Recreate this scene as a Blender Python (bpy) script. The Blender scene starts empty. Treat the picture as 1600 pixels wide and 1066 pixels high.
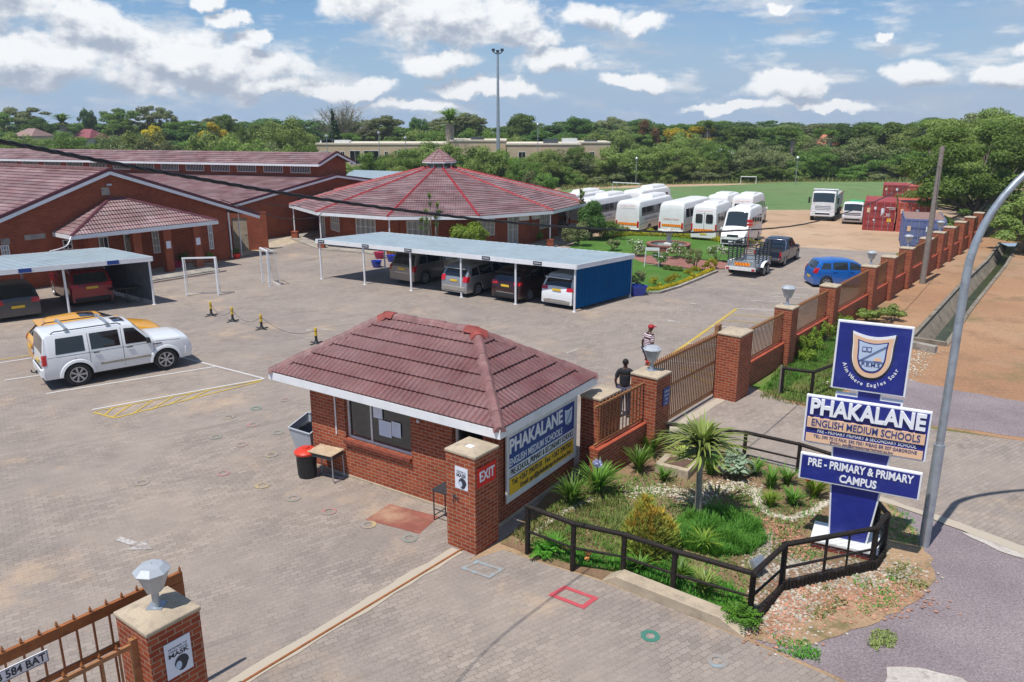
import bpy, bmesh, math, random
import numpy as np
from mathutils import Vector, Matrix
from mathutils.geometry import tessellate_polygon
R = math.radians
random.seed(7)
rng = np.random.default_rng(7)
scene = bpy.context.scene
COL = scene.collection
# ------------------------------------------------------------------ camera
F_PX, HOR, HC = 1222.0, 191.0, 8.2          # focal length in px of the 1600 px photo, horizon row, camera height
PITCH = math.atan((533 - HOR) / F_PX)
cd = bpy.data.cameras.new('camera'); cam = bpy.data.objects.new('camera', cd); COL.objects.link(cam)
cd.sensor_width = 36.0; cd.lens = 36.0 * F_PX / 1600.0; cd.clip_start = 0.1; cd.clip_end = 5000
cam.location = (0, 0, HC); cam.rotation_euler = (math.pi / 2 - PITCH, 0, 0)
scene.camera = cam
# ------------------------------------------------------------------ exposure
scene.view_settings.view_transform = 'Standard'; scene.view_settings.look = 'None'
scene.view_settings.exposure = 0.14; scene.view_settings.gamma = 1.0
scene.view_settings.use_curve_mapping = False
# ------------------------------------------------------------------ sun
SUN_EL, SUN_AZ = R(67), R(228)      # azimuth counted from +X; the sun stands behind the camera to the left
sv = Vector((math.cos(SUN_AZ) * math.cos(SUN_EL), math.sin(SUN_AZ) * math.cos(SUN_EL), math.sin(SUN_EL)))
sl = bpy.data.lights.new('sun', 'SUN'); sl.energy = 4.3; sl.angle = R(0.55); sl.color = (1.0, 0.955, 0.89)
so = bpy.data.objects.new('sun', sl); COL.objects.link(so); so.location = (0, 0, 60)
so.rotation_euler = (-sv).to_track_quat('-Z', 'Y').to_euler()
# ------------------------------------------------------------------ node helper
class NT:
 def __init__(s, tree): s.t = tree; s.n = tree.nodes; s.l = tree.links
 def node(s, ty, **kw):
  n = s.n.new(ty)
  for k, v in kw.items(): setattr(n, k, v)
  return n
 def put(s, sock, v):
  if hasattr(v, 'is_output') or isinstance(v, bpy.types.NodeSocket): s.l.new(v, sock)
  else: sock.default_value = v
 def math(s, op, a, b=None, c=None, clamp=False):
  n = s.node('ShaderNodeMath', operation=op, use_clamp=clamp); s.put(n.inputs[0], a)
  if b is not None: s.put(n.inputs[1], b)
  if c is not None: s.put(n.inputs[2], c)
  return n.outputs[0]
 def vm(s, op, a, b=None, scale=None):
  n = s.node('ShaderNodeVectorMath', operation=op); s.put(n.inputs[0], a)
  if b is not None: s.put(n.inputs[1], b)
  if scale is not None: s.put(n.inputs['Scale'], scale)
  return n.outputs['Value'] if op in ('LENGTH', 'DOT_PRODUCT', 'DISTANCE') else n.outputs['Vector']
 def sep(s, v): n = s.node('ShaderNodeSeparateXYZ'); s.put(n.inputs[0], v); return n.outputs
 def comb(s, x=0., y=0., z=0.):
  n = s.node('ShaderNodeCombineXYZ'); s.put(n.inputs[0], x); s.put(n.inputs[1], y); s.put(n.inputs[2], z); return n.outputs[0]
 def noise(s, vec, scale, detail=3, rough=0.55, dist=0.0):
  n = s.node('ShaderNodeTexNoise'); s.put(n.inputs['Vector'], vec); s.put(n.inputs['Scale'], scale)
  n.inputs['Detail'].default_value = detail; n.inputs['Roughness'].default_value = rough; n.inputs['Distortion'].default_value = dist
  return n.outputs['Fac']
 def ramp(s, fac, lo, hi):            # linear 0..1 between lo and hi
  n = s.node('ShaderNodeMapRange'); s.put(n.inputs[0], fac); s.put(n.inputs[1], lo); s.put(n.inputs[2], hi); return n.outputs[0]
 def smooth(s, fac, lo, hi):
  n = s.node('ShaderNodeMapRange', interpolation_type='SMOOTHSTEP'); s.put(n.inputs[0], fac); s.put(n.inputs[1], lo); s.put(n.inputs[2], hi); return n.outputs[0]
 def mix(s, fac, a, b, mode='MIX'):
  n = s.node('ShaderNodeMix', data_type='RGBA', blend_type=mode)
  s.put(n.inputs[0], fac); s.put(n.inputs[6], a if not isinstance(a, tuple) else c4(a)); s.put(n.inputs[7], b if not isinstance(b, tuple) else c4(b))
  return n.outputs[2]
def c4(c): return tuple(c) + ((1.0,) if len(c) == 3 else ())
# ------------------------------------------------------------------ world: sky with cumulus
world = bpy.data.worlds.new('World'); scene.world = world; world.use_nodes = True
W = NT(world.node_tree); W.n.clear()
sky = W.node('ShaderNodeTexSky', sky_type='NISHITA'); sky.sun_disc = False
sky.sun_elevation = SUN_EL; sky.sun_rotation = math.atan2(sv.x, sv.y); sky.altitude = 1000
sky.air_density = 1.0; sky.dust_density = 0.6; sky.ozone_density = 1.6
tc = W.node('ShaderNodeTexCoord')
sx, sy, sz = W.sep(tc.outputs['Generated'])
az = W.math('ARCTAN2', sx, sy); el = W.math('ARCSINE', sz)
def cloud_field(els):
 p = W.comb(az, els, 0.0)
 warp = W.noise(p, 9.0, 4, 0.6)
 return p
CL = [(60, 35, 175, 70), (350, 108, 165, 46), (240, 75, 70, 34), (120, 112, 200, 34), (690, 40, 105, 50), (600, 20, 70, 40), (790, 50, 70, 40),
  (860, 105, 55, 20), (400, 55, 28, 12), (430, 75, 26, 9), (380, 30, 20, 14), (700, 108, 60, 18), (930, 40, 60, 22), (990, 55, 32, 16), (1360, 125, 45, 22), (1460, 132, 36, 18),
  (1495, 97, 40, 14), (1205, 140, 70, 20), (1570, 25, 40, 32), (560, 140, 80, 16), (760, 140, 90, 14), (980, 132, 55, 14), (60, 130, 120, 20),
  (450, 140, 90, 16), (1180, 32, 14, 8), (1310, 75, 12, 6), (1130, 168, 90, 9), (1250, 170, 60, 8), (650, 165, 90, 8), (-200, 60, 200, 60), (1800, 60, 120, 40), (840, 72, 26, 20), (1010, 10, 22, 12)]
p0 = W.comb(az, el, 0.0)
wz = W.node('ShaderNodeTexNoise'); W.put(wz.inputs['Vector'], p0); wz.inputs['Scale'].default_value = 14; wz.inputs['Detail'].default_value = 5; wz.inputs['Roughness'].default_value = 0.6
wv = W.vm('SCALE', W.vm('SUBTRACT', wz.outputs['Color'], (0.5, 0.5, 0.5)), scale=0.055)
pw = W.vm('ADD', p0, wv)
best = None; best2 = None; pw2 = W.vm('ADD', pw, (-0.008, 0.016, 0))
for (cx, cy, rx, ry) in CL:
 a0 = (cx - 800) / F_PX; e0 = (HOR - cy) / F_PX
 d, d2 = (W.vm('LENGTH', W.vm('MULTIPLY', W.vm('SUBTRACT', q_, (a0, e0 - ry / F_PX * 0.1, 0)), (F_PX / rx, F_PX / ry, 0))) for q_ in (pw, pw2))
 best = d if best is None else W.math('SMOOTH_MIN', best, d, 0.25)
 best2 = d2 if best2 is None else W.math('SMOOTH_MIN', best2, d2, 0.25)
fbm = W.noise(W.vm('MULTIPLY', p0, (1.0, 1.3, 1.0)), 20, 9, 0.56)
fb2 = W.noise(W.vm('MULTIPLY', W.vm('ADD', p0, (-0.007, 0.013, 0)), (1.0, 1.3, 1.0)), 20, 9, 0.56)
m = W.math('SUBTRACT', 1.0, best)
dens = W.smooth(W.math('ADD', m, W.math('MULTIPLY', W.math('SUBTRACT', fbm, 0.5), 1.6)), -0.12, 0.30)
gen = W.noise(W.vm('MULTIPLY', p0, (1.0, 3.2, 1.0)), 11, 7, 0.6)
gd = W.math('MULTIPLY', W.smooth(gen, 0.47, 0.66), W.smooth(el, 0.40, 0.06))
veil = W.math('MULTIPLY', W.smooth(W.noise(W.vm('MULTIPLY', p0, (1.0, 4.5, 1.0)), 3.2, 5, 0.6), 0.25, 0.75), W.math('ADD', W.smooth(az, -0.35, 0.45), 0.25))
r1, r2 = (W.noise(W.vm('MULTIPLY', W.vm('ADD', p0, o_), (1.0, 1.4, 1.0)), 22, 6, 0.58) for o_ in ((0, 0, 0), (-0.006, 0.014, 0)))
relief = W.math('ADD', W.math('ADD', W.math('ADD', 0.60, W.math('MULTIPLY', W.math('SUBTRACT', best2, best), 0.75)), W.math('MULTIPLY', W.math('SUBTRACT', r1, r2), 1.5)), W.math('MULTIPLY', W.math('SUBTRACT', fbm, fb2), 0.9), clamp=True)
relief = W.math('ADD', relief, W.math('MULTIPLY', W.math('SUBTRACT', W.smooth(m, 0.0, 0.9), 0.35), -0.12), clamp=True)
ccol = W.mix(W.smooth(relief, 0.15, 0.9), (0.46, 0.52, 0.63), (1.08, 1.09, 1.10))
gcol = W.mix(relief, (0.52, 0.60, 0.72), (0.9, 0.93, 0.97))
skyc = W.vm('SCALE', sky.outputs['Color'], scale=0.105)
skyg = W.mix(W.smooth(el, 0.16, -0.01), W.mix(1.0, skyc, (0.66, 0.90, 1.12), 'MULTIPLY'), (0.40, 0.55, 0.76))
c1 = W.mix(W.math('MULTIPLY', veil, 0.65), skyg, (0.47, 0.57, 0.72))
c2 = W.mix(W.math('MULTIPLY', gd, 0.8), c1, gcol)
c3 = W.mix(W.math('MULTIPLY', dens, 0.94), c2, ccol)
bg = W.node('ShaderNodeBackground'); W.put(bg.inputs['Color'], c3); bg.inputs['Strength'].default_value = 0.84
wo = W.node('ShaderNodeOutputWorld'); W.l.new(bg.outputs[0], wo.inputs['Surface'])
# ------------------------------------------------------------------ pixel of the photograph -> point on the plane z
_c, _s = math.cos(PITCH), math.sin(PITCH)
def G(px, py, z=0.0):
 dx = (px - 800) / F_PX; dy = (533 - py) / F_PX
 t = (z - HC) / (-_s + dy * _c)
 return Vector((dx * t, (_c + dy * _s) * t, z))
def HY(px, py, Y):
 dx = (px - 800) / F_PX; dy = (533 - py) / F_PX
 t = Y / (_c + dy * _s)
 return Vector((dx * t, Y, HC + (-_s + dy * _c) * t))
def HZ(bx, by, ty):                     # height of an upright thing with its foot at (bx, by) and its top on row ty
 b = G(bx, by); dy = (533 - ty) / F_PX
 return HC + (-_s + dy * _c) * b.y / (_c + dy * _s)
# ------------------------------------------------------------------ materials
M = {}
def newmat(name):
 m = bpy.data.materials.new(name); m.use_nodes = True; t = NT(m.node_tree); t.n.clear()
 o = t.node('ShaderNodeOutputMaterial'); b = t.node('ShaderNodeBsdfPrincipled'); t.l.new(b.outputs[0], o.inputs[0])
 M[name] = m; return m, t, b
def plain(name, col, rough=0.6, metal=0.0, var=0.12, scale=3.0, bump=0.0, bscale=60, spec=0.5, coat=0.0, dirt=None, grain=0.0):
 m, t, b = newmat(name)
 tcx = t.node('ShaderNodeTexCoord'); v = tcx.outputs['Object']
 n = t.noise(v, scale, 4, 0.6)
 lo = tuple(x * (1 - var) for x in col); hi = tuple(min(1, x * (1 + var)) for x in col)
 c = t.mix(t.ramp(n, 0.3, 0.7), lo, hi)
 if grain: c = t.mix(t.ramp(t.noise(v, bscale, 2, 0.7), 0.35, 0.65), t.mix(1.0, c, (1 - grain,) * 3, 'MULTIPLY'), t.mix(1.0, c, (1 + grain,) * 3, 'MULTIPLY'))
 if dirt: c = t.mix(t.math('MULTIPLY', t.smooth(t.noise(v, scale * 1.7, 5, 0.65), 0.5, 0.7), dirt[1]), c, dirt[0])
 t.put(b.inputs['Base Color'], c); b.inputs['Roughness'].default_value = rough; b.inputs['Metallic'].default_value = metal
 b.inputs['Specular IOR Level'].default_value = spec
 if coat: b.inputs['Coat Weight'].default_value = coat; b.inputs['Coat Roughness'].default_value = 0.05
 if bump:
  bp = t.node('ShaderNodeBump'); bp.inputs['Strength'].default_value = bump; bp.inputs['Distance'].default_value = 0.02
  t.put(bp.inputs['Height'], t.noise(v, bscale, 3, 0.6)); t.l.new(bp.outputs[0], b.inputs['Normal'])
 return m
def brick(name, c1, c2, mortar, bw=0.225, rh=0.082, ms=0.011, var=1.0, eff=0.55, rough=0.85):
 m, t, b = newmat(name)
 uv = t.node('ShaderNodeUVMap'); v = uv.outputs[0]
 br = t.node('ShaderNodeTexBrick'); t.put(br.inputs['Vector'], v)
 br.inputs['Scale'].default_value = 1.0; br.inputs['Brick Width'].default_value = bw; br.inputs['Row Height'].default_value = rh
 br.inputs['Mortar Size'].default_value = ms; br.inputs['Mortar Smooth'].default_value = 0.2; br.inputs['Bias'].default_value = 0.0
 br.inputs['Color1'].default_value = c4(c1); br.inputs['Color2'].default_value = c4(c2); br.inputs['Mortar'].default_value = c4(mortar)
 n = t.noise(v, 1.3, 5, 0.6); n2 = t.noise(v, 40, 3, 0.7)
 c = t.mix(t.ramp(n, 0.25, 0.75), t.mix(1.0, br.outputs['Color'], (0.74,) * 3, 'MULTIPLY'), t.mix(1.0, br.outputs['Color'], (1.2,) * 3, 'MULTIPLY'))
 c = t.mix(t.ramp(n2, 0.3, 0.7), t.mix(1.0, c, (0.85,) * 3, 'MULTIPLY'), t.mix(1.0, c, (1.13,) * 3, 'MULTIPLY'))
 c = t.mix(t.math('MULTIPLY', t.smooth(t.noise(v, 9, 4, 0.7), 0.6, 0.72), 0.35 * var), c, mortar)
 t.put(b.inputs['Base Color'], c); b.inputs['Roughness'].default_value = rough; b.inputs['Specular IOR Level'].default_value = 0.25
 bp = t.node('ShaderNodeBump'); bp.inputs['Strength'].default_value = eff; bp.inputs['Distance'].default_value = 0.008
 t.put(bp.inputs['Height'], t.math('SUBTRACT', t.math('MULTIPLY', n2, 0.5), br.outputs['Fac'])); t.l.new(bp.outputs[0], b.inputs['Normal'])
 return m
brick('brick', (0.26, 0.050, 0.022), (0.37, 0.085, 0.034), (0.36, 0.25, 0.175), ms=0.0085)
brick('brick_far', (0.26, 0.056, 0.024), (0.33, 0.078, 0.034), (0.30, 0.13, 0.08), ms=0.008, var=0.4)
brick('brick_dark', (0.20, 0.035, 0.025), (0.27, 0.05, 0.035), (0.42, 0.32, 0.28), bw=0.3, rh=0.09)
plain('red_paint', (0.36, 0.075, 0.035), 0.7, var=0.22, scale=2.5, bump=0.2, bscale=25)
plain('sill_brick', (0.24, 0.06, 0.035), 0.8, var=0.3, scale=8)
plain('concrete', (0.44, 0.36, 0.26), 0.9, var=0.18, scale=2.2, bump=0.35, bscale=45, grain=0.08, dirt=((0.16, 0.14, 0.12), 0.45))
plain('concrete_grey', (0.34, 0.31, 0.27), 0.9, var=0.22, scale=1.3, bump=0.35, bscale=40, grain=0.1, dirt=((0.10, 0.09, 0.075), 0.7))
plain('white_paint', (0.78, 0.79, 0.81), 0.45, var=0.05, scale=1.5, dirt=((0.5, 0.5, 0.48), 0.25))
plain('white_board', (0.72, 0.73, 0.72), 0.5, var=0.05, dirt=((0.42, 0.42, 0.40), 0.4))
plain('drain_concrete', (0.23, 0.195, 0.15), 0.95, var=0.3, scale=0.9, bump=0.5, bscale=25, grain=0.15, dirt=((0.08, 0.07, 0.05), 0.75))
plain('white_metal', (0.72, 0.72, 0.70), 0.5, var=0.1, scale=6, dirt=((0.38, 0.26, 0.18), 0.35))
plain('galvanised', (0.42, 0.46, 0.50), 0.42, metal=0.55, var=0.15, scale=4, dirt=((0.26, 0.27, 0.29), 0.5))
plain('lamp_shell', (0.45, 0.48, 0.51), 0.3, metal=0.2, var=0.08, scale=5)
plain('lamp_glass', (0.42, 0.43, 0.43), 0.3, var=0.06, scale=8)
plain('roof_sheet', (0.34, 0.42, 0.455), 0.4, metal=0.1, var=0.10, scale=1.2, dirt=((0.27, 0.32, 0.33), 0.5))
plain('blue_panel', (0.0, 0.075, 0.22), 0.85, var=0.12, spec=0.08, scale=0.8)
plain('grey_panel', (0.09, 0.095, 0.11), 0.8, var=0.2, scale=2.5)
plain('navy', (0.012, 0.022, 0.21), 0.42, var=0.18, scale=2.4, dirt=((0.04, 0.06, 0.28), 0.4))
plain('sign_blue', (0.01, 0.055, 0.26), 0.5, var=0.06)
plain('sign_yellow', (0.82, 0.50, 0.03), 0.5, var=0.06)
plain('sign_red', (0.66, 0.02, 0.02), 0.5, var=0.08)
plain('peach', (0.80, 0.52, 0.33), 0.5, var=0.06)
plain('pale_blue', (0.50, 0.60, 0.74), 0.5, var=0.04)
plain('paper', (0.70, 0.74, 0.82), 0.6, var=0.03)
plain('ink', (0.03, 0.035, 0.05), 0.6, var=0.1)
plain('letter_white', (0.82, 0.84, 0.88), 0.4, var=0.03)
plain('rust_steel', (0.31, 0.105, 0.028), 0.6, var=0.22, scale=7, dirt=((0.16, 0.05, 0.02), 0.6))
plain('rail_tan', (0.33, 0.15, 0.06), 0.65, var=0.2, scale=7, dirt=((0.22, 0.08, 0.03), 0.5))
plain('dark_steel', (0.035, 0.038, 0.045), 0.5, var=0.2)
plain('creosote', (0.016, 0.012, 0.010), 0.7, var=0.4, scale=12, bump=0.5, bscale=30, spec=0.3, dirt=((0.06, 0.04, 0.03), 0.5))
plain('grey_wood', (0.22, 0.19, 0.165), 0.85, var=0.25, scale=9, bump=0.4, bscale=30)
plain('black_plastic', (0.018, 0.02, 0.024), 0.42, var=0.2)
plain('bin_red', (0.62, 0.045, 0.02), 0.35, var=0.06)
plain('bin_grey', (0.40, 0.43, 0.47), 0.5, var=0.06)
plain('desk_wood', (0.50, 0.39, 0.26), 0.6, var=0.2, scale=9, dirt=((0.25, 0.2, 0.16), 0.6))
plain('rubber', (0.022, 0.022, 0.023), 0.75, var=0.3, scale=10)
plain('rim', (0.50, 0.51, 0.53), 0.32, metal=0.7, var=0.08)
plain('hub_dark', (0.03, 0.03, 0.032), 0.5)
plain('tail_red', (0.50, 0.008, 0.012), 0.18, var=0.05, coat=0.6)
plain('lamp_clear', (0.62, 0.63, 0.66), 0.12, var=0.05, coat=0.8)
plain('orange_lamp', (0.75, 0.20, 0.02), 0.2)
plain('plate_yellow', (0.75, 0.50, 0.03), 0.45, var=0.05)
plain('trim_black', (0.02, 0.021, 0.024), 0.5)
plain('chrome', (0.62, 0.63, 0.65), 0.15, metal=0.95, var=0.02)
plain('under', (0.012, 0.012, 0.013), 0.9)
plain('bollard_yellow', (0.70, 0.46, 0.03), 0.55, var=0.12)
plain('pot_blue', (0.01, 0.045, 0.42), 0.16, var=0.1, coat=0.5)
plain('pot_pink', (0.46, 0.02, 0.09), 0.4)
plain('pot_red', (0.62, 0.03, 0.02), 0.4)
plain('stone', (0.55, 0.52, 0.48), 0.8, var=0.15, bump=0.3)
plain('lid_brown', (0.13, 0.075, 0.05), 0.6, var=0.2, scale=9)
plain('cream_wall', (0.55, 0.43, 0.29), 0.85, var=0.08, scale=0.5, dirt=((0.42, 0.32, 0.22), 0.35))
plain('cream_light', (0.68, 0.60, 0.48), 0.85, var=0.06, scale=0.5)
plain('net', (0.28, 0.28, 0.28), 0.8)
plain('bark', (0.12, 0.095, 0.075), 0.9, var=0.3, scale=5, bump=0.5, bscale=20)
plain('bark_pale', (0.30, 0.26, 0.21), 0.9, var=0.25, scale=3, bump=0.5, bscale=12)
plain('bark_dry', (0.24, 0.205, 0.17), 0.9, var=0.2)
plain('skin_dark', (0.085, 0.042, 0.027), 0.5, var=0.12, scale=9)
plain('hair', (0.008, 0.007, 0.007), 0.8)
plain('shirt_black', (0.012, 0.014, 0.02), 0.8)
plain('jeans', (0.045, 0.055, 0.10), 0.85, var=0.25, scale=14)
plain('shorts_navy', (0.014, 0.018, 0.04), 0.85)
plain('cap_red', (0.38, 0.015, 0.025), 0.7)
plain('red_band', (0.65, 0.03, 0.03), 0.7)
plain('water', (0.10, 0.13, 0.13), 0.08, var=0.1)
plain('drain_water', (0.045, 0.05, 0.02), 0.35, var=0.5, scale=2.5, dirt=((0.05, 0.085, 0.02), 0.8))
def glass(name, col, rough=0.04):
 m, t, b = newmat(name)
 b.inputs['Base Color'].default_value = c4(col); b.inputs['Roughness'].default_value = rough; b.inputs['Specular IOR Level'].default_value = 0.7
 b.inputs['Coat Weight'].default_value = 0.5; b.inputs['Coat Roughness'].default_value = 0.02
 return m
glass('glass_dark', (0.010, 0.012, 0.014)); glass('glass_tint', (0.022, 0.032, 0.036)); glass('glass_house', (0.055, 0.065, 0.07), 0.08)
glass('glass_curtain', (0.30, 0.30, 0.29), 0.25); glass('glass_bus', (0.012, 0.016, 0.022), 0.1)
def paint(name, col, metal=0.0, rough=0.32):
 m, t, b = newmat(name)
 tcx = t.node('ShaderNodeTexCoord'); v = tcx.outputs['Object']; ox, oy, oz = t.sep(v)
 dust = t.math('MULTIPLY', t.smooth(oz, 0.75, 0.15), t.ramp(t.noise(v, 4, 4, 0.6), 0.2, 0.8))
 c = t.mix(t.math('MULTIPLY', dust, 0.35), col, (0.36, 0.27, 0.19))
 t.put(b.inputs['Base Color'], c); b.inputs['Metallic'].default_value = metal
 t.put(b.inputs['Roughness'], t.math('ADD', rough, t.math('MULTIPLY', dust, 0.4)))
 b.inputs['Coat Weight'].default_value = 0.7; b.inputs['Coat Roughness'].default_value = 0.06
 return m
paint('paint_white', (0.76, 0.78, 0.80)); paint('paint_yellow', (0.80, 0.38, 0.012)); paint('paint_grey', (0.05, 0.06, 0.075), 0.4)
paint('paint_red', (0.28, 0.008, 0.018), 0.3); paint('paint_silver', (0.40, 0.41, 0.43), 0.6); paint('paint_champagne', (0.27, 0.25, 0.235), 0.6)
paint('paint_maroon', (0.035, 0.006, 0.008), 0.3); paint('paint_blue', (0.004, 0.13, 0.50), 0.2); paint('paint_navy', (0.03, 0.04, 0.07), 0.4)
plain('bus_white', (0.74, 0.74, 0.73), 0.4, var=0.04, scale=1.0, dirt=((0.55, 0.50, 0.44), 0.25))
plain('truck_white', (0.68, 0.70, 0.72), 0.45, var=0.08, dirt=((0.42, 0.36, 0.30), 0.5))
plain('container_red', (0.34, 0.045, 0.045), 0.6, var=0.18, scale=1.2, dirt=((0.20, 0.06, 0.05), 0.5))
plain('container_orange', (0.45, 0.095, 0.065), 0.6, var=0.18, scale=1.2, dirt=((0.30, 0.06, 0.05), 0.4))
plain('container_blue', (0.135, 0.165, 0.33), 0.6, var=0.15, scale=1.2, dirt=((0.20, 0.20, 0.30), 0.5))
plain('container_roof', (0.28, 0.17, 0.14), 0.7, var=0.2)
plain('tarp_green', (0.02, 0.38, 0.12), 0.5)
plain('skirt_grey', (0.30, 0.27, 0.24), 0.6, var=0.1)
plain('stripe_orange', (0.85, 0.10, 0.01), 0.5); plain('stripe_yellow', (0.85, 0.50, 0.02), 0.5)
plain('text_navy', (0.03, 0.05, 0.2), 0.5); plain('text_red', (0.55, 0.06, 0.05), 0.5)
def tile(name, base, pale, red, metal_sheen=0.5, pitch=0.0):
 m, t, b = newmat(name)
 uv = t.node('ShaderNodeUVMap'); v = uv.outputs[0]; tcx = t.node('ShaderNodeTexCoord'); ob = tcx.outputs['Object']
 n1 = t.noise(ob, 0.8, 6, 0.65); n2 = t.noise(t.vm('MULTIPLY', v, (6.0, 1.2, 1.0)), 3.0, 4, 0.7)
 c = t.mix(t.ramp(n1, 0.3, 0.7), base, pale)
 br = t.node('ShaderNodeTexBrick'); t.put(br.inputs['Vector'], v); br.inputs['Scale'].default_value = 1; br.inputs['Brick Width'].default_value = 1.3; br.inputs['Row Height'].default_value = 0.37; br.inputs['Mortar Size'].default_value = 0.004; br.inputs['Bias'].default_value = 0
 br.inputs['Color1'].default_value = (0.76, 0.76, 0.76, 1); br.inputs['Color2'].default_value = (1.24, 1.2, 1.2, 1); br.inputs['Mortar'].default_value = (0.5, 0.5, 0.5, 1); c = t.mix(1.0, c, br.outputs['Color'], 'MULTIPLY')
 c = t.mix(t.math('MULTIPLY', t.smooth(n2, 0.52, 0.75), 0.75), c, red)
 c = t.mix(t.math('MULTIPLY', t.smooth(t.noise(ob, 14, 5, 0.75), 0.55, 0.75), 0.4), c, tuple(x * 1.5 for x in pale))
 t.put(b.inputs['Base Color'], c); b.inputs['Roughness'].default_value = 0.55; b.inputs['Specular IOR Level'].default_value = metal_sheen
 if pitch:
  ux, uy, uz = t.sep(v)
  w = t.math('SINE', t.math('MULTIPLY', ux, 2 * math.pi / pitch))
  bp = t.node('ShaderNodeBump'); bp.inputs['Strength'].default_value = 0.9; bp.inputs['Distance'].default_value = 0.02
  t.put(bp.inputs['Height'], w); t.l.new(bp.outputs[0], b.inputs['Normal'])
 return m
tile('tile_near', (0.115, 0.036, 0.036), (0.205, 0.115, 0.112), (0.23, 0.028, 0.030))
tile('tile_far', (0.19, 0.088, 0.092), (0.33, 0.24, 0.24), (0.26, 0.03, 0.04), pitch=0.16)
plain('ridge_near', (0.22, 0.105, 0.10), 0.6, var=0.3, scale=3, dirt=((0.30, 0.20, 0.19), 0.7))
plain('ridge_patch', (0.26, 0.05, 0.04), 0.7, var=0.3, scale=5)
plain('ridge_red', (0.30, 0.022, 0.026), 0.5, var=0.15, scale=2)
plain('ridge_dark', (0.115, 0.028, 0.04), 0.6, var=0.2)
# --- ground materials
def paving(name, rot, base=(0.30, 0.25, 0.225)):
 m, t, b = newmat(name)
 tcx = t.node('ShaderNodeTexCoord'); ob = tcx.outputs['Object']
 mp = t.node('ShaderNodeMapping'); t.put(mp.inputs['Vector'], ob); mp.inputs['Rotation'].default_value = (0, 0, -R(rot)); v = mp.outputs[0]
 x, y, z = t.sep(v)
 zig = t.math('MULTIPLY', t.math('SUBTRACT', t.math('PINGPONG', x, 0.0575), 0.02875), 0.42)
 x2 = t.math('ADD', x, t.math('MULTIPLY', t.math('SUBTRACT', t.math('PINGPONG', y, 0.0575), 0.02875), 0.42))
 v2 = t.comb(x2, t.math('ADD', y, zig), 0.0)
 br = t.node('ShaderNodeTexBrick'); t.put(br.inputs['Vector'], v2); br.inputs['Scale'].default_value = 1
 br.inputs['Brick Width'].default_value = 0.23; br.inputs['Row Height'].default_value = 0.115; br.inputs['Mortar Size'].default_value = 0.0042; br.inputs['Mortar Smooth'].default_value = 0.3
 br.inputs['Color1'].default_value = c4(tuple(k * 0.86 for k in base)); br.inputs['Color2'].default_value = c4(tuple(k * 1.1 for k in base)); br.inputs['Mortar'].default_value = c4((0.15, 0.12, 0.10))
 c = br.outputs['Color']
 c = t.mix(t.math('MULTIPLY', t.smooth(t.noise(ob, 0.55, 4, 0.6), 0.42, 0.6), 0.72), c, base)
 big = t.noise(ob, 0.16, 5, 0.6); mid = t.noise(ob, 0.9, 6, 0.65)
 c = t.mix(t.ramp(big, 0.3, 0.7), t.mix(1.0, c, (0.86, 0.86, 0.88), 'MULTIPLY'), t.mix(1.0, c, (1.12, 1.10, 1.06), 'MULTIPLY'))
 c = t.mix(t.ramp(mid, 0.25, 0.75), t.mix(1.0, c, (0.87, 0.86, 0.86), 'MULTIPLY'), t.mix(1.0, c, (1.13, 1.12, 1.10), 'MULTIPLY'))
 c = t.mix(t.math('MULTIPLY', t.smooth(t.noise(t.vm('ADD', ob, (31, 7, 0)), 0.33, 6, 0.68), 0.55, 0.74), 0.6), c, (0.52, 0.37, 0.24))
 c = t.mix(t.math('MULTIPLY', t.smooth(t.noise(t.vm('ADD', ob, (3, 57, 0)), 0.7, 6, 0.7), 0.60, 0.75), 0.5), c, (0.15, 0.125, 0.115))
 c = t.mix(t.ramp(t.noise(ob, 38, 3, 0.75), 0.3, 0.7), t.mix(1.0, c, (0.88,) * 3, 'MULTIPLY'), t.mix(1.0, c, (1.12,) * 3, 'MULTIPLY'))
 st = t.noise(t.vm('MULTIPLY', v, (0.16, 2.6, 1.0)), 0.8, 4, 0.6)
 c = t.mix(t.math('MULTIPLY', t.smooth(st, 0.54, 0.72), 0.30), c, (0.17, 0.145, 0.13))
 oil = t.math('MULTIPLY', t.smooth(t.noise(ob, 2.3, 3, 0.6), 0.68, 0.76), t.smooth(big, 0.45, 0.6))
 c = t.mix(t.math('MULTIPLY', oil, 0.6), c, (0.09, 0.08, 0.075))
 t.put(b.inputs['Base Color'], c); b.inputs['Roughness'].default_value = 0.88; b.inputs['Specular IOR Level'].default_value = 0.25
 bp = t.node('ShaderNodeBump'); bp.inputs['Strength'].default_value = 0.5; bp.inputs['Distance'].default_value = 0.006
 t.put(bp.inputs['Height'], t.math('SUBTRACT', t.math('MULTIPLY', t.noise(ob, 60, 3, 0.7), 0.5), br.outputs['Fac'])); t.l.new(bp.outputs[0], b.inputs['Normal'])
 return m
paving('paving', 34.5, (0.305, 0.262, 0.230)); paving('paving_red', -36, (0.28, 0.10, 0.075)); paving('path_brick', 10, (0.33, 0.15, 0.12))
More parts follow.
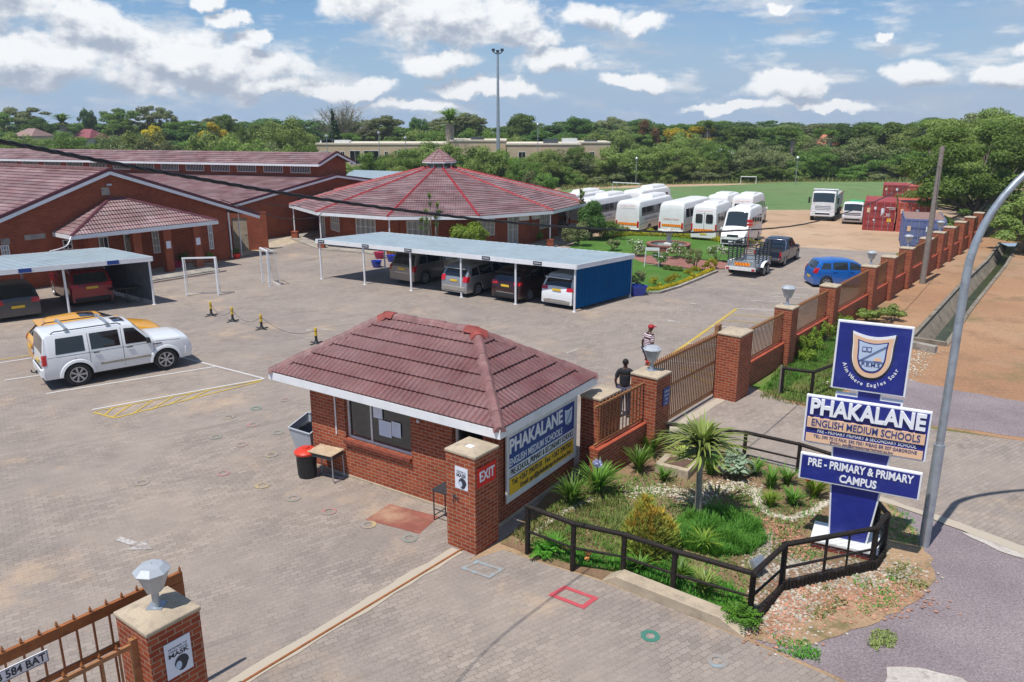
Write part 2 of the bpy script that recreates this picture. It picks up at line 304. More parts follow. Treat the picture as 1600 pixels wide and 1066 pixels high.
def blotch(name, cols, scales, grain=0.15, gscale=30, rough=0.95, bump=0.6, bscale=25, spec=0.15):
 """soil, gravel, turf: several colours in patches of several sizes plus fine grain"""
 m, t, b = newmat(name)
 tcx = t.node('ShaderNodeTexCoord'); ob = tcx.outputs['Object']
 c = cols[0] if not isinstance(cols[0], tuple) else None
 c = t.mix(t.ramp(t.noise(ob, scales[0], 5, 0.6), 0.35, 0.65), cols[0], cols[1])
 for k in range(2, len(cols)):
  c = t.mix(t.math('MULTIPLY', t.smooth(t.noise(t.vm('ADD', ob, (13.0 * k, 7.0 * k, 0)), scales[k - 1], 6, 0.68), 0.5, 0.68), 0.75), c, cols[k])
 c = t.mix(t.ramp(t.noise(ob, gscale, 4, 0.75), 0.3, 0.7), t.mix(1.0, c, (1 - grain,) * 3, 'MULTIPLY'), t.mix(1.0, c, (1 + grain,) * 3, 'MULTIPLY'))
 t.put(b.inputs['Base Color'], c); b.inputs['Roughness'].default_value = rough; b.inputs['Specular IOR Level'].default_value = spec
 bp = t.node('ShaderNodeBump'); bp.inputs['Strength'].default_value = bump; bp.inputs['Distance'].default_value = 0.02
 t.put(bp.inputs['Height'], t.noise(ob, bscale, 4, 0.7)); t.l.new(bp.outputs[0], b.inputs['Normal'])
 return m
blotch('sand', [(0.33, 0.185, 0.105), (0.40, 0.24, 0.14), (0.24, 0.145, 0.09), (0.38, 0.265, 0.18), (0.20, 0.16, 0.08)], [0.15, 0.5, 0.08, 0.35], 0.2, 9, bump=1.0, bscale=7)
blotch('yard_dirt', [(0.40, 0.27, 0.17), (0.49, 0.35, 0.24), (0.27, 0.185, 0.125)], [0.12, 0.35], 0.16, 9)
blotch('veld', [(0.16, 0.15, 0.06), (0.10, 0.14, 0.035), (0.30, 0.22, 0.12)], [0.03, 0.05], 0.2, 3)
blotch('gravel', [(0.23, 0.19, 0.20), (0.30, 0.25, 0.255), (0.19, 0.155, 0.155)], [0.5, 0.25], 0.42, 26, bump=1.0, bscale=30)
blotch('bed_soil', [(0.20, 0.125, 0.075), (0.28, 0.185, 0.115), (0.11, 0.14, 0.045), (0.22, 0.13, 0.085), (0.12, 0.16, 0.04)], [1.2, 1.1, 2.5, 0.8], 0.25, 22, bump=1.0)
blotch('rough_soil', [(0.34, 0.22, 0.13), (0.42, 0.29, 0.18), (0.13, 0.13, 0.05)], [0.9, 1.4], 0.25, 22, bump=1.0)
blotch('pitch_grass', [(0.115, 0.195, 0.070), (0.155, 0.235, 0.095), (0.165, 0.205, 0.09), (0.09, 0.165, 0.06)], [0.03, 0.11, 0.3], 0.14, 2.0, bump=0.3, bscale=6)
blotch('lawn', [(0.060, 0.145, 0.022), (0.085, 0.185, 0.035), (0.13, 0.19, 0.05)], [0.25, 0.6], 0.15, 6, bump=0.6, bscale=14)
blotch('strip_grass', [(0.075, 0.15, 0.025), (0.12, 0.20, 0.04), (0.26, 0.19, 0.10)], [0.6, 0.8], 0.25, 14, bump=1.0, bscale=20)
blotch('old_white', [(0.44, 0.40, 0.36), (0.52, 0.48, 0.43), (0.30, 0.25, 0.22)], [1.5, 3.0], 0.2, 22)
def worn(name, col, keep=0.5, under=(0.285, 0.245, 0.216)):
 m, t, b = newmat(name)
 tcx = t.node('ShaderNodeTexCoord'); ob = tcx.outputs['Object']
 w = t.smooth(t.math('ADD', t.math('MULTIPLY', t.noise(ob, 7, 6, 0.75), 0.6), t.math('MULTIPLY', t.noise(ob, 1.1, 3, 0.6), 0.4)), keep - 0.06, keep + 0.06)
 t.put(b.inputs['Base Color'], t.mix(w, under, col)); b.inputs['Roughness'].default_value = 0.8
 return m
worn('line_white', (0.56, 0.54, 0.52), 0.38); worn('line_yellow', (0.50, 0.35, 0.06), 0.42); worn('mark_white', (0.50, 0.47, 0.45), 0.52); worn('mark_yellow', (0.44, 0.33, 0.15), 0.51)
worn('mark_red', (0.48, 0.07, 0.085), 0.40); worn('mark_redfaint', (0.40, 0.17, 0.16), 0.51); worn('mark_green', (0.05, 0.19, 0.14), 0.40); worn('mark_greenfaint', (0.17, 0.23, 0.19), 0.51); worn('mark_blue', (0.25, 0.36, 0.42), 0.50)
worn('line_faint', (0.44, 0.41, 0.38), 0.5); worn('cement', (0.44, 0.38, 0.30), 0.30, (0.34, 0.27, 0.2))
def leafmat(name, c1, c2, trans=0.42, rough=0.6, nscale=1.2, spec=0.3):
 m = bpy.data.materials.new(name); m.use_nodes = True; t = NT(m.node_tree); t.n.clear(); M[name] = m
 o = t.node('ShaderNodeOutputMaterial'); b = t.node('ShaderNodeBsdfPrincipled'); tr = t.node('ShaderNodeBsdfTranslucent'); mx = t.node('ShaderNodeMixShader')
 tcx = t.node('ShaderNodeTexCoord'); gi = t.node('ShaderNodeNewGeometry'); oi = t.node('ShaderNodeObjectInfo')
 c = t.mix(t.ramp(t.noise(tcx.outputs['Object'], nscale, 3, 0.6), 0.3, 0.7), c1, c2)
 rnd = gi.outputs['Random Per Island']
 c = t.mix(rnd, t.mix(1.0, c, (0.68, 0.70, 0.68), 'MULTIPLY'), t.mix(1.0, c, (1.32, 1.28, 1.25), 'MULTIPLY'))
 hs = t.node('ShaderNodeHueSaturation'); t.put(hs.inputs['Color'], c); t.put(hs.inputs['Value'], t.math('ADD', 0.80, t.math('MULTIPLY', oi.outputs['Random'], 0.5)))
 t.put(hs.inputs['Hue'], t.math('ADD', 0.487, t.math('MULTIPLY', oi.outputs['Random'], 0.022))); c = hs.outputs[0]
 t.put(b.inputs['Base Color'], c); b.inputs['Roughness'].default_value = rough; b.inputs['Specular IOR Level'].default_value = spec
 t.put(tr.inputs['Color'], t.mix(1.0, c, (1.25, 1.3, 0.7), 'MULTIPLY')); mx.inputs[0].default_value = trans
 t.l.new(b.outputs[0], mx.inputs[1]); t.l.new(tr.outputs[0], mx.inputs[2]); t.l.new(mx.outputs[0], o.inputs[0])
 return m
leafmat('leaf_dark', (0.070, 0.145, 0.035), (0.11, 0.20, 0.048)); leafmat('leaf_mid', (0.115, 0.20, 0.040), (0.165, 0.26, 0.058))
leafmat('leaf_acacia', (0.155, 0.225, 0.050), (0.225, 0.29, 0.080), 0.3); leafmat('leaf_olive', (0.155, 0.19, 0.075), (0.21, 0.24, 0.105), 0.25)
leafmat('leaf_grey', (0.130, 0.150, 0.085), (0.182, 0.195, 0.117)); leafmat('leaf_cypress', (0.018, 0.054, 0.019), (0.030, 0.075, 0.027), 0.1)
leafmat('leaf_yellow', (0.42, 0.33, 0.02), (0.52, 0.42, 0.03)); leafmat('leaf_hedge', (0.27, 0.29, 0.02), (0.42, 0.38, 0.03)); leafmat('leaf_lime', (0.175, 0.300, 0.031), (0.250, 0.375, 0.050), 0.3)
leafmat('leaf_aga', (0.090, 0.210, 0.030), (0.165, 0.300, 0.053), 0.3, 0.4); leafmat('leaf_aloe', (0.19, 0.26, 0.06), (0.27, 0.33, 0.09), 0.15, 0.4)
leafmat('leaf_silver', (0.204, 0.288, 0.192), (0.288, 0.372, 0.264), 0.15); leafmat('leaf_pencil', (0.34, 0.38, 0.07), (0.22, 0.30, 0.06), 0.2); leafmat('leaf_pencil_tip', (0.55, 0.38, 0.06), (0.46, 0.36, 0.06), 0.2)
leafmat('leaf_turf', (0.072, 0.240, 0.032), (0.128, 0.320, 0.045), 0.3); leafmat('leaf_fern', (0.084, 0.252, 0.024), (0.144, 0.348, 0.042), 0.35); leafmat('leaf_rust', (0.182, 0.078, 0.039), (0.130, 0.091, 0.046))
leafmat('petal_white', (0.75, 0.76, 0.70), (0.8, 0.8, 0.76), 0.2); leafmat('petal_blue', (0.40, 0.42, 0.78), (0.5, 0.52, 0.85), 0.2); leafmat('petal_red', (0.6, 0.02, 0.01), (0.7, 0.04, 0.02), 0.2)
leafmat('petal_orange', (0.75, 0.36, 0.12), (0.8, 0.42, 0.18), 0.2); leafmat('leaf_weed', (0.162, 0.216, 0.061), (0.230, 0.257, 0.081), 0.2)
leafmat('pebble', (0.33, 0.29, 0.23), (0.50, 0.46, 0.39), 0.0, 0.8); leafmat('pebble_red', (0.40, 0.20, 0.12), (0.50, 0.30, 0.20), 0.0, 0.8)
# ------------------------------------------------------------------ geometry helpers
class MB:
 """collects shapes; build() links them as ONE mesh object"""
 def __init__(s): s.v = []; s.f = []; s.mi = []
 def add(s, vs, fs, mi=0, mat=None):
  o = len(s.v)
  for p in vs:
   p = Vector(p); s.v.append(tuple(mat @ p) if mat else tuple(p))
  for f in fs: s.f.append(tuple(i + o for i in f)); s.mi.append(mi)
  return s
 def box(s, x0, x1, y0, y1, z0, z1, mi=0, mat=None, taper=0.0):
  t = taper
  vs = [(x0, y0, z0), (x1, y0, z0), (x1, y1, z0), (x0, y1, z0), (x0 + t, y0 + t, z1), (x1 - t, y0 + t, z1), (x1 - t, y1 - t, z1), (x0 + t, y1 - t, z1)]
  return s.add(vs, [(3, 2, 1, 0), (4, 5, 6, 7), (0, 1, 5, 4), (1, 2, 6, 5), (2, 3, 7, 6), (3, 0, 4, 7)], mi, mat)
 def bar(s, a, b, r, r2=None, n=8, mi=0, cap=True):
  a = Vector(a); b = Vector(b); r2 = r if r2 is None else r2; d = (b - a).normalized()
  u = d.orthogonal().normalized(); w = d.cross(u)
  vs = [a + (u * math.cos(k * 2 * math.pi / n) + w * math.sin(k * 2 * math.pi / n)) * r for k in range(n)] + \
    [b + (u * math.cos(k * 2 * math.pi / n) + w * math.sin(k * 2 * math.pi / n)) * r2 for k in range(n)]
  fs = [(k, (k + 1) % n, n + (k + 1) % n, n + k) for k in range(n)]
  if cap: fs += [tuple(range(n - 1, -1, -1)), tuple(range(n, 2 * n))]
  return s.add(vs, fs, mi)
 def beam(s, a, b, w, h, up=(0, 0, 1), mi=0):      # rectangular bar
  a = Vector(a); b = Vector(b); d = (b - a).normalized(); up = Vector(up)
  x = d.cross(up).normalized(); y = x.cross(d)
  vs = []
  for p in (a, b):
   for (i, j) in ((-1, -1), (1, -1), (1, 1), (-1, 1)): vs.append(p + x * i * w / 2 + y * j * h / 2)
  return s.add(vs, [(3, 2, 1, 0), (4, 5, 6, 7), (0, 1, 5, 4), (1, 2, 6, 5), (2, 3, 7, 6), (3, 0, 4, 7)], mi)
 def tube(s, pts, r, n=8, mi=0, cap=True):
  pts = [Vector(p) for p in pts]; rs = r if isinstance(r, (list, tuple)) else [r] * len(pts)
  vs = []; u = None
  for i, p in enumerate(pts):
   d = (pts[min(i + 1, len(pts) - 1)] - pts[max(i - 1, 0)]).normalized()
   if u is None: u = d.orthogonal().normalized()
   else: u = (u - d * u.dot(d)).normalized()
   w = d.cross(u)
   vs += [p + (u * math.cos(k * 2 * math.pi / n) + w * math.sin(k * 2 * math.pi / n)) * rs[i] for k in range(n)]
  fs = [(i * n + k, i * n + (k + 1) % n, (i + 1) * n + (k + 1) % n, (i + 1) * n + k) for i in range(len(pts) - 1) for k in range(n)]
  if cap: fs += [tuple(range(n - 1, -1, -1)), tuple(range((len(pts) - 1) * n, len(pts) * n))]
  return s.add(vs, fs, mi)
 def lathe(s, prof, n=16, c=(0, 0, 0), mi=0, rot=0.0, axis='z', cap=True):
  vs = []
  for (r, z) in prof:
   for k in range(n):
    a = rot + k * 2 * math.pi / n; x, y = r * math.cos(a), r * math.sin(a)
    p = (x, y, z) if axis == 'z' else ((x, z, y) if axis == 'y' else (z, x, y))
    vs.append((p[0] + c[0], p[1] + c[1], p[2] + c[2]))
  fs = [(i * n + k, i * n + (k + 1) % n, (i + 1) * n + (k + 1) % n, (i + 1) * n + k) for i in range(len(prof) - 1) for k in range(n)]
  if axis == 'y': fs = [f[::-1] for f in fs]
  if cap: fs += [tuple(range(n - 1, -1, -1)), tuple(range((len(prof) - 1) * n, len(prof) * n))]
  return s.add(vs, fs, mi)
 def prism(s, poly, z0, z1, mi=0, mat=None):
  n = len(poly)
  vs = [(x, y, z0) for x, y in poly] + [(x, y, z1) for x, y in poly]
  return s.add(vs, [tuple(range(n - 1, -1, -1)), tuple(range(n, 2 * n))] + [(k, (k + 1) % n, n + (k + 1) % n, n + k) for k in range(n)], mi, mat)
 def grid(s, P, mi=0):                               # P: rows of points
  nr, nc = len(P), len(P[0])
  return s.add([p for r in P for p in r], [(i * nc + j, i * nc + j + 1, (i + 1) * nc + j + 1, (i + 1) * nc + j) for i in range(nr - 1) for j in range(nc - 1)], mi)
 def poly(s, pts, mi=0): return s.add(pts, [tuple(range(len(pts)))], mi)
 def ball(s, c, r, n=10, m=7, mi=0, sc=(1, 1, 1)):
  prof = [(max(0.001, r * math.sin(math.pi * i / m)), -r * math.cos(math.pi * i / m)) for i in range(m + 1)]
  o = len(s.v); s.lathe(prof, n, (0, 0, 0), mi)
  for i in range(o, len(s.v)):
   p = s.v[i]; s.v[i] = (p[0] * sc[0] + c[0], p[1] * sc[1] + c[1], p[2] * sc[2] + c[2])
  return s
 def build(s, name, mat, parent=None, smooth=None, bevel=0.0, uv=False, fix=True, loc=None, rot=None):
  me = bpy.data.meshes.new(name); me.from_pydata(s.v, [], s.f)
  mats = mat if isinstance(mat, (list, tuple)) else [mat]
  for m in mats: me.materials.append(M[m] if isinstance(m, str) else m)
  if len(mats) > 1: me.polygons.foreach_set('material_index', s.mi)
  me.update()
  if fix:
   bm = bmesh.new(); bm.from_mesh(me); bmesh.ops.recalc_face_normals(bm, faces=bm.faces); bm.to_mesh(me); bm.free()
  if uv: boxuv(me)
  if smooth is not None:
   me.polygons.foreach_set('use_smooth', [True] * len(me.polygons)); me.set_sharp_from_angle(angle=R(smooth))
  o = bpy.data.objects.new(name, me); COL.objects.link(o)
  if parent is not None: o.parent = parent
  if loc is not None: o.location = loc
  if rot is not None: o.rotation_euler = rot
  if bevel:
   b = o.modifiers.new('bevel', 'BEVEL'); b.width = bevel; b.segments = 2; b.limit_method = 'ANGLE'; b.angle_limit = R(35)
  return o
def boxuv(me, off=(0, 0)):
 """UV in metres: along the wall / up the wall, or along the eave / up the slope"""
 uvl = me.uv_layers.new(name='uv'); co = [v.co for v in me.vertices]
 for p in me.polygons:
  n = p.normal
  if abs(n.z) > 0.999: u = Vector((1, 0, 0)); v = Vector((0, 1, 0))
  else:
   u = Vector((-n.y, n.x, 0)).normalized(); v = n.cross(u)
   if v.z < 0: v = -v
  for li in p.loop_indices:
   c = co[me.loops[li].vertex_index]; uvl.data[li].uv = (c.dot(u) + off[0], c.dot(v) + off[1])
def tag(o, label=None, cat=None, group=None, kind=None):
 if label: o['label'] = label
 if cat: o['category'] = cat
 if group: o['group'] = group
 if kind: o['kind'] = kind
 return o
def thing(name, label, cat, loc=(0, 0, 0), rotz=0.0, group=None, scale=1.0):
 o = bpy.data.objects.new(name, None); COL.objects.link(o); o.empty_display_size = 0.2
 o.location = loc; o.rotation_euler = (0, 0, R(rotz))
 if scale != 1.0: o.scale = (scale,) * 3
 return tag(o, label, cat, group)
def kids(o): return [c for c in bpy.data.objects if c.parent is o]
def dup(root, loc=None, rotz=None, label=None, group=None, scale=None, skip=()):
 r = root.copy(); COL.objects.link(r)
 if loc is not None: r.location = loc
 if rotz is not None: r.rotation_euler = (0, 0, R(rotz))
 if scale is not None: r.scale = (scale,) * 3 if not isinstance(scale, tuple) else scale
 if label: r['label'] = label
 if group: r['group'] = group
 for ch in kids(root):
  if ch.name.split('.')[0] in skip: continue
  c = ch.copy(); COL.objects.link(c); c.parent = r
  for g in kids(ch):
   d = g.copy(); COL.objects.link(d); d.parent = c
 return r
def sheet(name, pts, z, mat, kind='structure', label=None, holes=()):
 loops = [[Vector((p[0], p[1], 0)) for p in pts]] + [[Vector((p[0], p[1], 0)) for p in h] for h in holes]
 flat = [p for l in loops for p in l]; tris = tessellate_polygon(loops)
 m = MB(); m.add([(p.x, p.y, z) for p in flat], [tuple(t) for t in tris])
 o = m.build(name, mat, fix=False)
 me = o.data
 if sum(p.normal.z for p in me.polygons) < 0: me.flip_normals()
 return tag(o, label=label, kind=kind)
def jag(pts, amp, step, seed=1):                       # uneven outline
 rnd = random.Random(seed); out = []; n = len(pts)
 for i in range(n):
  a = Vector(pts[i][:2]); b = Vector(pts[(i + 1) % n][:2]); L = (b - a).length; k = max(1, int(L / step))
  nn = Vector((-(b - a).y, (b - a).x)).normalized()
  for j in range(k): out.append(a.lerp(b, j / k) + nn * rnd.uniform(-amp, amp) * (0 if j == 0 else 1))
 return out
_tc = {}
def text(s, size, mat, parent, loc=(0, 0, 0), rot=(0, 0, 0), width=None, extrude=0.004, bold=0.0, align='CENTER', name='lettering', sx=1.0, shear=0.0, space=1.0):
 cu = bpy.data.curves.new(name, 'FONT'); cu.body = s; cu.size = size; cu.align_x = align; cu.align_y = 'CENTER'
 cu.extrude = extrude; cu.offset = bold * size; cu.shear = shear; cu.resolution_u = 3; cu.space_character = space
 tmp = bpy.data.objects.new('tmp_text', cu); COL.objects.link(tmp)
 dg = bpy.context.evaluated_depsgraph_get(); me = bpy.data.meshes.new_from_object(tmp.evaluated_get(dg)); me.name = name
 bpy.data.objects.remove(tmp); bpy.data.curves.remove(cu)
 if width:
  xs = [v.co.x for v in me.vertices]; w = max(xs) - min(xs); k = width / w
  for v in me.vertices: v.co.x *= k
 elif sx != 1.0:
  for v in me.vertices: v.co.x *= sx
 me.materials.clear(); me.materials.append(M[mat])
 o = bpy.data.objects.new(name, me); COL.objects.link(o); o.parent = parent; o.location = loc; o.rotation_euler = rot
 return o
# ------------------------------------------------------------------ foliage
def quads_mesh(name, C, U, V, mats, mi=None):
 """C centres, U,V half vectors (n,3) -> one quad (leaf) each"""
 n = len(C); co = np.empty((n, 4, 3)); co[:, 0] = C - U - V * .15; co[:, 1] = C - V; co[:, 2] = C + U + V * .1; co[:, 3] = C + V
 me = bpy.data.meshes.new(name); me.vertices.add(n * 4); me.vertices.foreach_set('co', co.reshape(-1))
 me.loops.add(n * 4); me.loops.foreach_set('vertex_index', np.arange(n * 4, dtype=np.int32))
 me.polygons.add(n); me.polygons.foreach_set('loop_start', np.arange(n, dtype=np.int32) * 4); me.polygons.foreach_set('loop_total', np.full(n, 4, dtype=np.int32))
 for m in mats: me.materials.append(M[m])
 if mi is not None: me.polygons.foreach_set('material_index', mi.astype(np.int32))
 me.update(calc_edges=True); return me
def leaves(blobs, n, size, flat=0.0, shell=0.5, up=0.5, seed=0, asp=0.55):
 """blobs: (x,y,z,rx,ry,rz). returns C,U,V"""
 r = np.random.default_rng(seed); B = np.array(blobs, float); vol = (B[:, 3] * B[:, 4] + B[:, 3] * B[:, 5] + B[:, 4] * B[:, 5])
 idx = r.choice(len(B), n, p=vol / vol.sum()); d = r.normal(size=(n, 3)); d /= np.linalg.norm(d, axis=1)[:, None]
 rad = (shell + (1 - shell) * r.random(n) ** 0.6)[:, None] * (1 + 0.10 * r.normal(size=n))[:, None]
 C = B[idx, :3] + d * B[idx, 3:6] * rad
 nrm = d + np.array([0, 0, up]) + 0.55 * r.normal(size=(n, 3)); nrm /= np.linalg.norm(nrm, axis=1)[:, None]
 t = r.normal(size=(n, 3)); t -= (t * nrm).sum(1)[:, None] * nrm; t /= np.linalg.norm(t, axis=1)[:, None]; b = np.cross(nrm, t)
 s = size * (0.6 + 0.8 * r.random(n))[:, None]
 return C, t * s, b * s * asp
def crown_obj(name, blobs, n, size, mat, parent, seed=0, **kw):
 C, U, V = leaves(blobs, n, size, seed=seed, **kw)
 mats = mat if isinstance(mat, (list, tuple)) else [mat]
 mi = None
 if len(mats) > 1: mi = np.random.default_rng(seed + 5).integers(0, len(mats), n)
 me = quads_mesh(name, C, U, V, mats, mi); o = bpy.data.objects.new(name, me); COL.objects.link(o); o.parent = parent; return o
def subblobs(blobs, k, fr, seed=0, flatten=0.8):
 """break every blob into k smaller clumps near its surface: uneven outline, gaps, light and dark clumps"""
 r = random.Random(seed); out = []
 for (x, y, z, a, b, c) in blobs:
  for _ in range(k):
   th = r.uniform(0, 2 * math.pi); u = r.uniform(-0.55, 1.0); q = math.sqrt(1 - u * u); e = r.uniform(0.6, 1.0)
   f = fr * r.uniform(0.7, 1.3)
   out.append((x + a * q * math.cos(th) * e, y + b * q * math.sin(th) * e, z + c * u * e, a * f, b * f, c * f * flatten))
 return out
def limbs(mb, base, top, r0, blobs, k, seed=0, trunks=1):
 rr = random.Random(seed); base = Vector(base); top = Vector(top)
 for t in range(trunks):
  o = Vector((rr.uniform(-1, 1), rr.uniform(-1, 1), 0)) * r0 * (trunks - 1) * 3.0
  mid = base.lerp(top, 0.5) + Vector((rr.uniform(-1, 1), rr.uniform(-1, 1), 0)) * r0 * 1.5 + o * .6
  mb.tube([base + o * 0.3 + Vector((0, 0, -0.05)), base.lerp(mid, .5) + o * .2, mid, top + o], [r0 * 1.25, r0, r0 * 0.8, r0 * 0.55], 8)
  for i in range(k):
   b = rr.choice(blobs); e = Vector(b[:3]) + Vector((0, 0, -b[5] * .2)); s = mid.lerp(top + o, rr.uniform(0.2, 1.0)); m = s.lerp(e, 0.5) + Vector((rr.uniform(-.2, .2), rr.uniform(-.2, .2), rr.uniform(-0.1, .25))) * (e - s).length * .4
   mb.tube([s, m, e], [r0 * 0.45, r0 * 0.28, r0 * 0.08], 5)
def strap_clump(name, mat, n, h, spread, w, parent=None, seed=0, droop=0.5, seg=4, loc=(0, 0, 0), base=0.03, tip=0.12, lean=0.15):
 """tuft of arching strap leaves: agapanthus, grass, aloe"""
 r = random.Random(seed); mb = MB()
 for i in range(n):
  a = r.uniform(0, 2 * math.pi); d = Vector((math.cos(a), math.sin(a), 0)); sd = Vector((-d.y, d.x, 0)); L = h * r.uniform(0.65, 1.15); sp = spread * r.uniform(0.3 + lean, 1.1)
  o = Vector((r.gauss(0, base), r.gauss(0, base), 0)); P = []
  for k in range(seg + 1):
   t = k / seg; z = L * (t * (1 + droop) - droop * 1.0 * t * t * (1 + sp / h * .4)); x = sp * (t ** 1.35)
   ww = w * (1 - (1 - tip) * t ** 2) * (0.6 + 0.4 * min(1, t * 4)); c = o + d * x + Vector((0, 0, max(z, 0.01)))
   P.append([c - sd * ww / 2 + Vector((0, 0, ww * .12)), c, c + sd * ww / 2 + Vector((0, 0, ww * .12))])
  mb.grid(P)
 return mb.build(name, mat, parent, smooth=60, fix=False, loc=loc)
# ------------------------------------------------------------------ roofs with real courses
def roof_plane(mb, e0, e1, t0, t1, course=0.36, lift=0.035, wave=0.0, pitch=0.13, step=None, mi=0):
 """e0,e1 eave ends; t0,t1 top ends (t0 over e0). Courses overlap like pressed tile sheets."""
 e0, e1, t0, t1 = (Vector(p) for p in (e0, e1, t0, t1))
 xa = (e1 - e0).normalized(); nrm = xa.cross((t0 + t1) / 2 - (e0 + e1) / 2).normalized()
 if nrm.z < 0: nrm = -nrm
 sl = ((t0 + t1) / 2 - (e0 + e1) / 2); up = (sl - xa * sl.dot(xa)); Ls = up.length; up.normalize()
 nc = max(1, round(Ls / course))
 def at(x, s): return e0 + xa * x + up * s
 def xl(s): return (t0 - e0).dot(xa) * s / Ls
 def xr(s): return (e1 - e0).dot(xa) + (t1 - e1).dot(xa) * s / Ls
 for i in range(nc):
  s0 = Ls * i / nc; s1 = Ls * (i + 1) / nc
  if wave:
   x0 = min(xl(s0), xl(s1)); x1 = max(xr(s0), xr(s1)); k = max(2, int((x1 - x0) / (pitch / 6)))
   xs = [x0 + (x1 - x0) * j / k for j in range(k + 1)]
  else: xs = None
  rows = []
  for (s, lf) in ((s0, -lift * 0.15), (s0, lift), (s0 + (s1 - s0) * .5, lift * .5), (s1, 0.0)):
   a, b = xl(s), xr(s)
   if xs is None: X = [a, b]
   else: X = [min(max(x, a), b) for x in xs]
   rows.append([at(x, s) + nrm * (lf + (wave * (0.5 + 0.5 * math.cos(2 * math.pi * x / pitch)) ** 0.7 if wave and lf >= 0 else 0)) for x in X])
  mb.grid(rows, mi)
# ------------------------------------------------------------------ ground
def g2(*pix): return [G(x, y) for x, y in pix]
drainTL = g2((1420, 532), (1500, 446), (1543, 406), (1562, 380)); drainTR = g2((1478, 541), (1520, 480), (1572, 415), (1592, 380))
hole = drainTL + drainTR[::-1]
big = [(-600, -60), (600, -60), (600, 520), (-600, 520)]
sheet('ground', big, 0.0, 'veld', holes=[hole])
wallA, wallB = G(745, 868), G(1487.5, 401); wdir = (wallB - wallA).normalized(); wfar = wallA + wdir * 75
sheet('sandy_verge', [wallA + wdir * 10.5, G(1290, 640), G(1600, 690), (60, 14), (85, 40), (70, 78), wfar], 0.004, 'sand', holes=[hole])
sheet('dirt_yard', [G(1130, 392), G(1240, 386), G(1400, 396), wfar, G(1460, 322), G(1262, 328), G(1100, 330), G(860, 330), (-10, 74), (-6, 56), G(900, 376)], 0.004, 'yard_dirt')
sheet('playing_field', [G(862, 330), G(1262, 328), G(1450, 312), G(1500, 300), G(1445, 284), G(1230, 285), G(1130, 290), G(860, 297)], 0.010, 'pitch_grass')
sheet('field_edge', [G(850, 331), G(1262, 330), G(1262, 289), G(1160, 287), G(1020, 289), G(830, 294)], 0.006, 'yard_dirt')
yard = [Vector((-70, -12, 0)), wallA - wdir * 24, wallA + wdir * 32, G(1400, 395.5), G(1250, 386.5), G(1110, 388), G(960, 377), Vector((3, 60, 0)), Vector((-3, 74, 0)), Vector((-75, 78, 0))]
sheet('paved_yard', yard, 0.008, 'paving')
apron = [wallA - wdir * 24, wallA - wdir * 0.3, G(785, 860), G(860, 885), G(937, 908), G(1050, 952), G(1165, 1001), G(1300, 1060), G(1400, 1115), G(1560, 1220), (9, 3.0), (9, -12), (-4, -12)]
sheet('paved_entrance', apron, 0.011, 'paving')
drive = [wallA + wdir * 8.1, wallA + wdir * 13.2, G(1230, 628), G(1300, 650), G(1600, 690), (46, 14.5), (46, 9), G(1600, 868), G(1500, 826), G(1440, 803), G(1370, 776), G(1250, 743), G(1160, 708)]
sheet('driveway', drive, 0.011, 'paving')
bed = jag([G(782, 850), G(860, 882), G(937, 905), G(1160, 992), G(1182, 978), G(1228, 907), G(1362, 887), G(1381, 868), G(1381, 800), G(1366, 776), G(1250, 745), G(1160, 710), G(1042, 690), G(975, 715), G(905, 722)], 0.03, 0.3)
sheet('garden_bed', bed, 0.015, 'bed_soil')
sheet('soil_margin', [G(690, 885), G(800, 900), G(850, 890), G(937, 916), G(1060, 965), G(1180, 1020), G(1420, 1130), G(1500, 900), G(1400, 780), G(1250, 735), G(1040, 680), G(900, 715)], 0.003, 'rough_soil')
sheet('gravel', [G(1392, 786), G(1440, 806), G(1500, 829), G(1600, 872), (46, 8.8), (46, -12), (9, -12), (9, 3.0), G(1560, 1210), G(1400, 1105), G(1300, 1054), G(1180, 1002), G(1182, 985), G(1362, 887)], 0.006, 'gravel')
sheet('stony_soil', jag([G(1180, 1000), G(1176, 985), G(1228, 906), G(1362, 886), G(1381, 868), G(1379, 798), G(1372, 780), G(1400, 792), G(1412, 815), G(1444, 852), G(1462, 905), G(1440, 935), G(1385, 962), G(1330, 985), G(1290, 1000), G(1230, 1010)], 0.09, 0.22, 3), 0.016, 'rough_soil')
sheet('verge_grass', jag([wallA + wdir * 13.3, wallA + wdir * 23.5, G(1405, 520), G(1330, 600), G(1296, 634), G(1230, 626)], 0.08, 0.4, 5), 0.010, 'strip_grass')
sheet('upper_gravel', jag([G(1330, 590), G(1420, 592), G(1500, 612), G(1600, 628), (40, 18), (40, 15), G(1600, 684), G(1310, 646)], 0.15, 0.5, 6), 0.009, 'gravel')
for k, pp in enumerate(([(1500, 832), (1560, 845), (1700, 878), (1700, 905), (1560, 862)], [(1385, 1044), (1440, 1046), (1500, 1060), (1560, 1100), (1480, 1120), (1380, 1075)],
      [(1372, 776), (1440, 799), (1500, 818), (1600, 856), (1600, 868), (1500, 829), (1440, 806), (1372, 784)])):
 sheet('old_paint' if k < 2 else 'concrete_edging', jag(g2(*pp), 0.03, 0.25, k), 0.020 + k * .002, 'old_white' if k < 2 else 'cement')
def strip(name, a, b, w, z, mat, amp=0.0, kind='structure'):
 d = (b - a).normalized(); n = Vector((-d.y, d.x, 0)) * w / 2
 pts = [a + n, b + n, b - n, a - n]
 if amp: pts = jag(pts, amp, 0.35, 9)
 return sheet(name, pts, z, mat, kind)
off = Vector((-wdir.y, wdir.x, 0))
strip('gate_rail_strip', wallA - wdir * 14 + off * .42, wallA - wdir * 0.1 + off * .42, 0.30, 0.017, 'cement', 0.03)
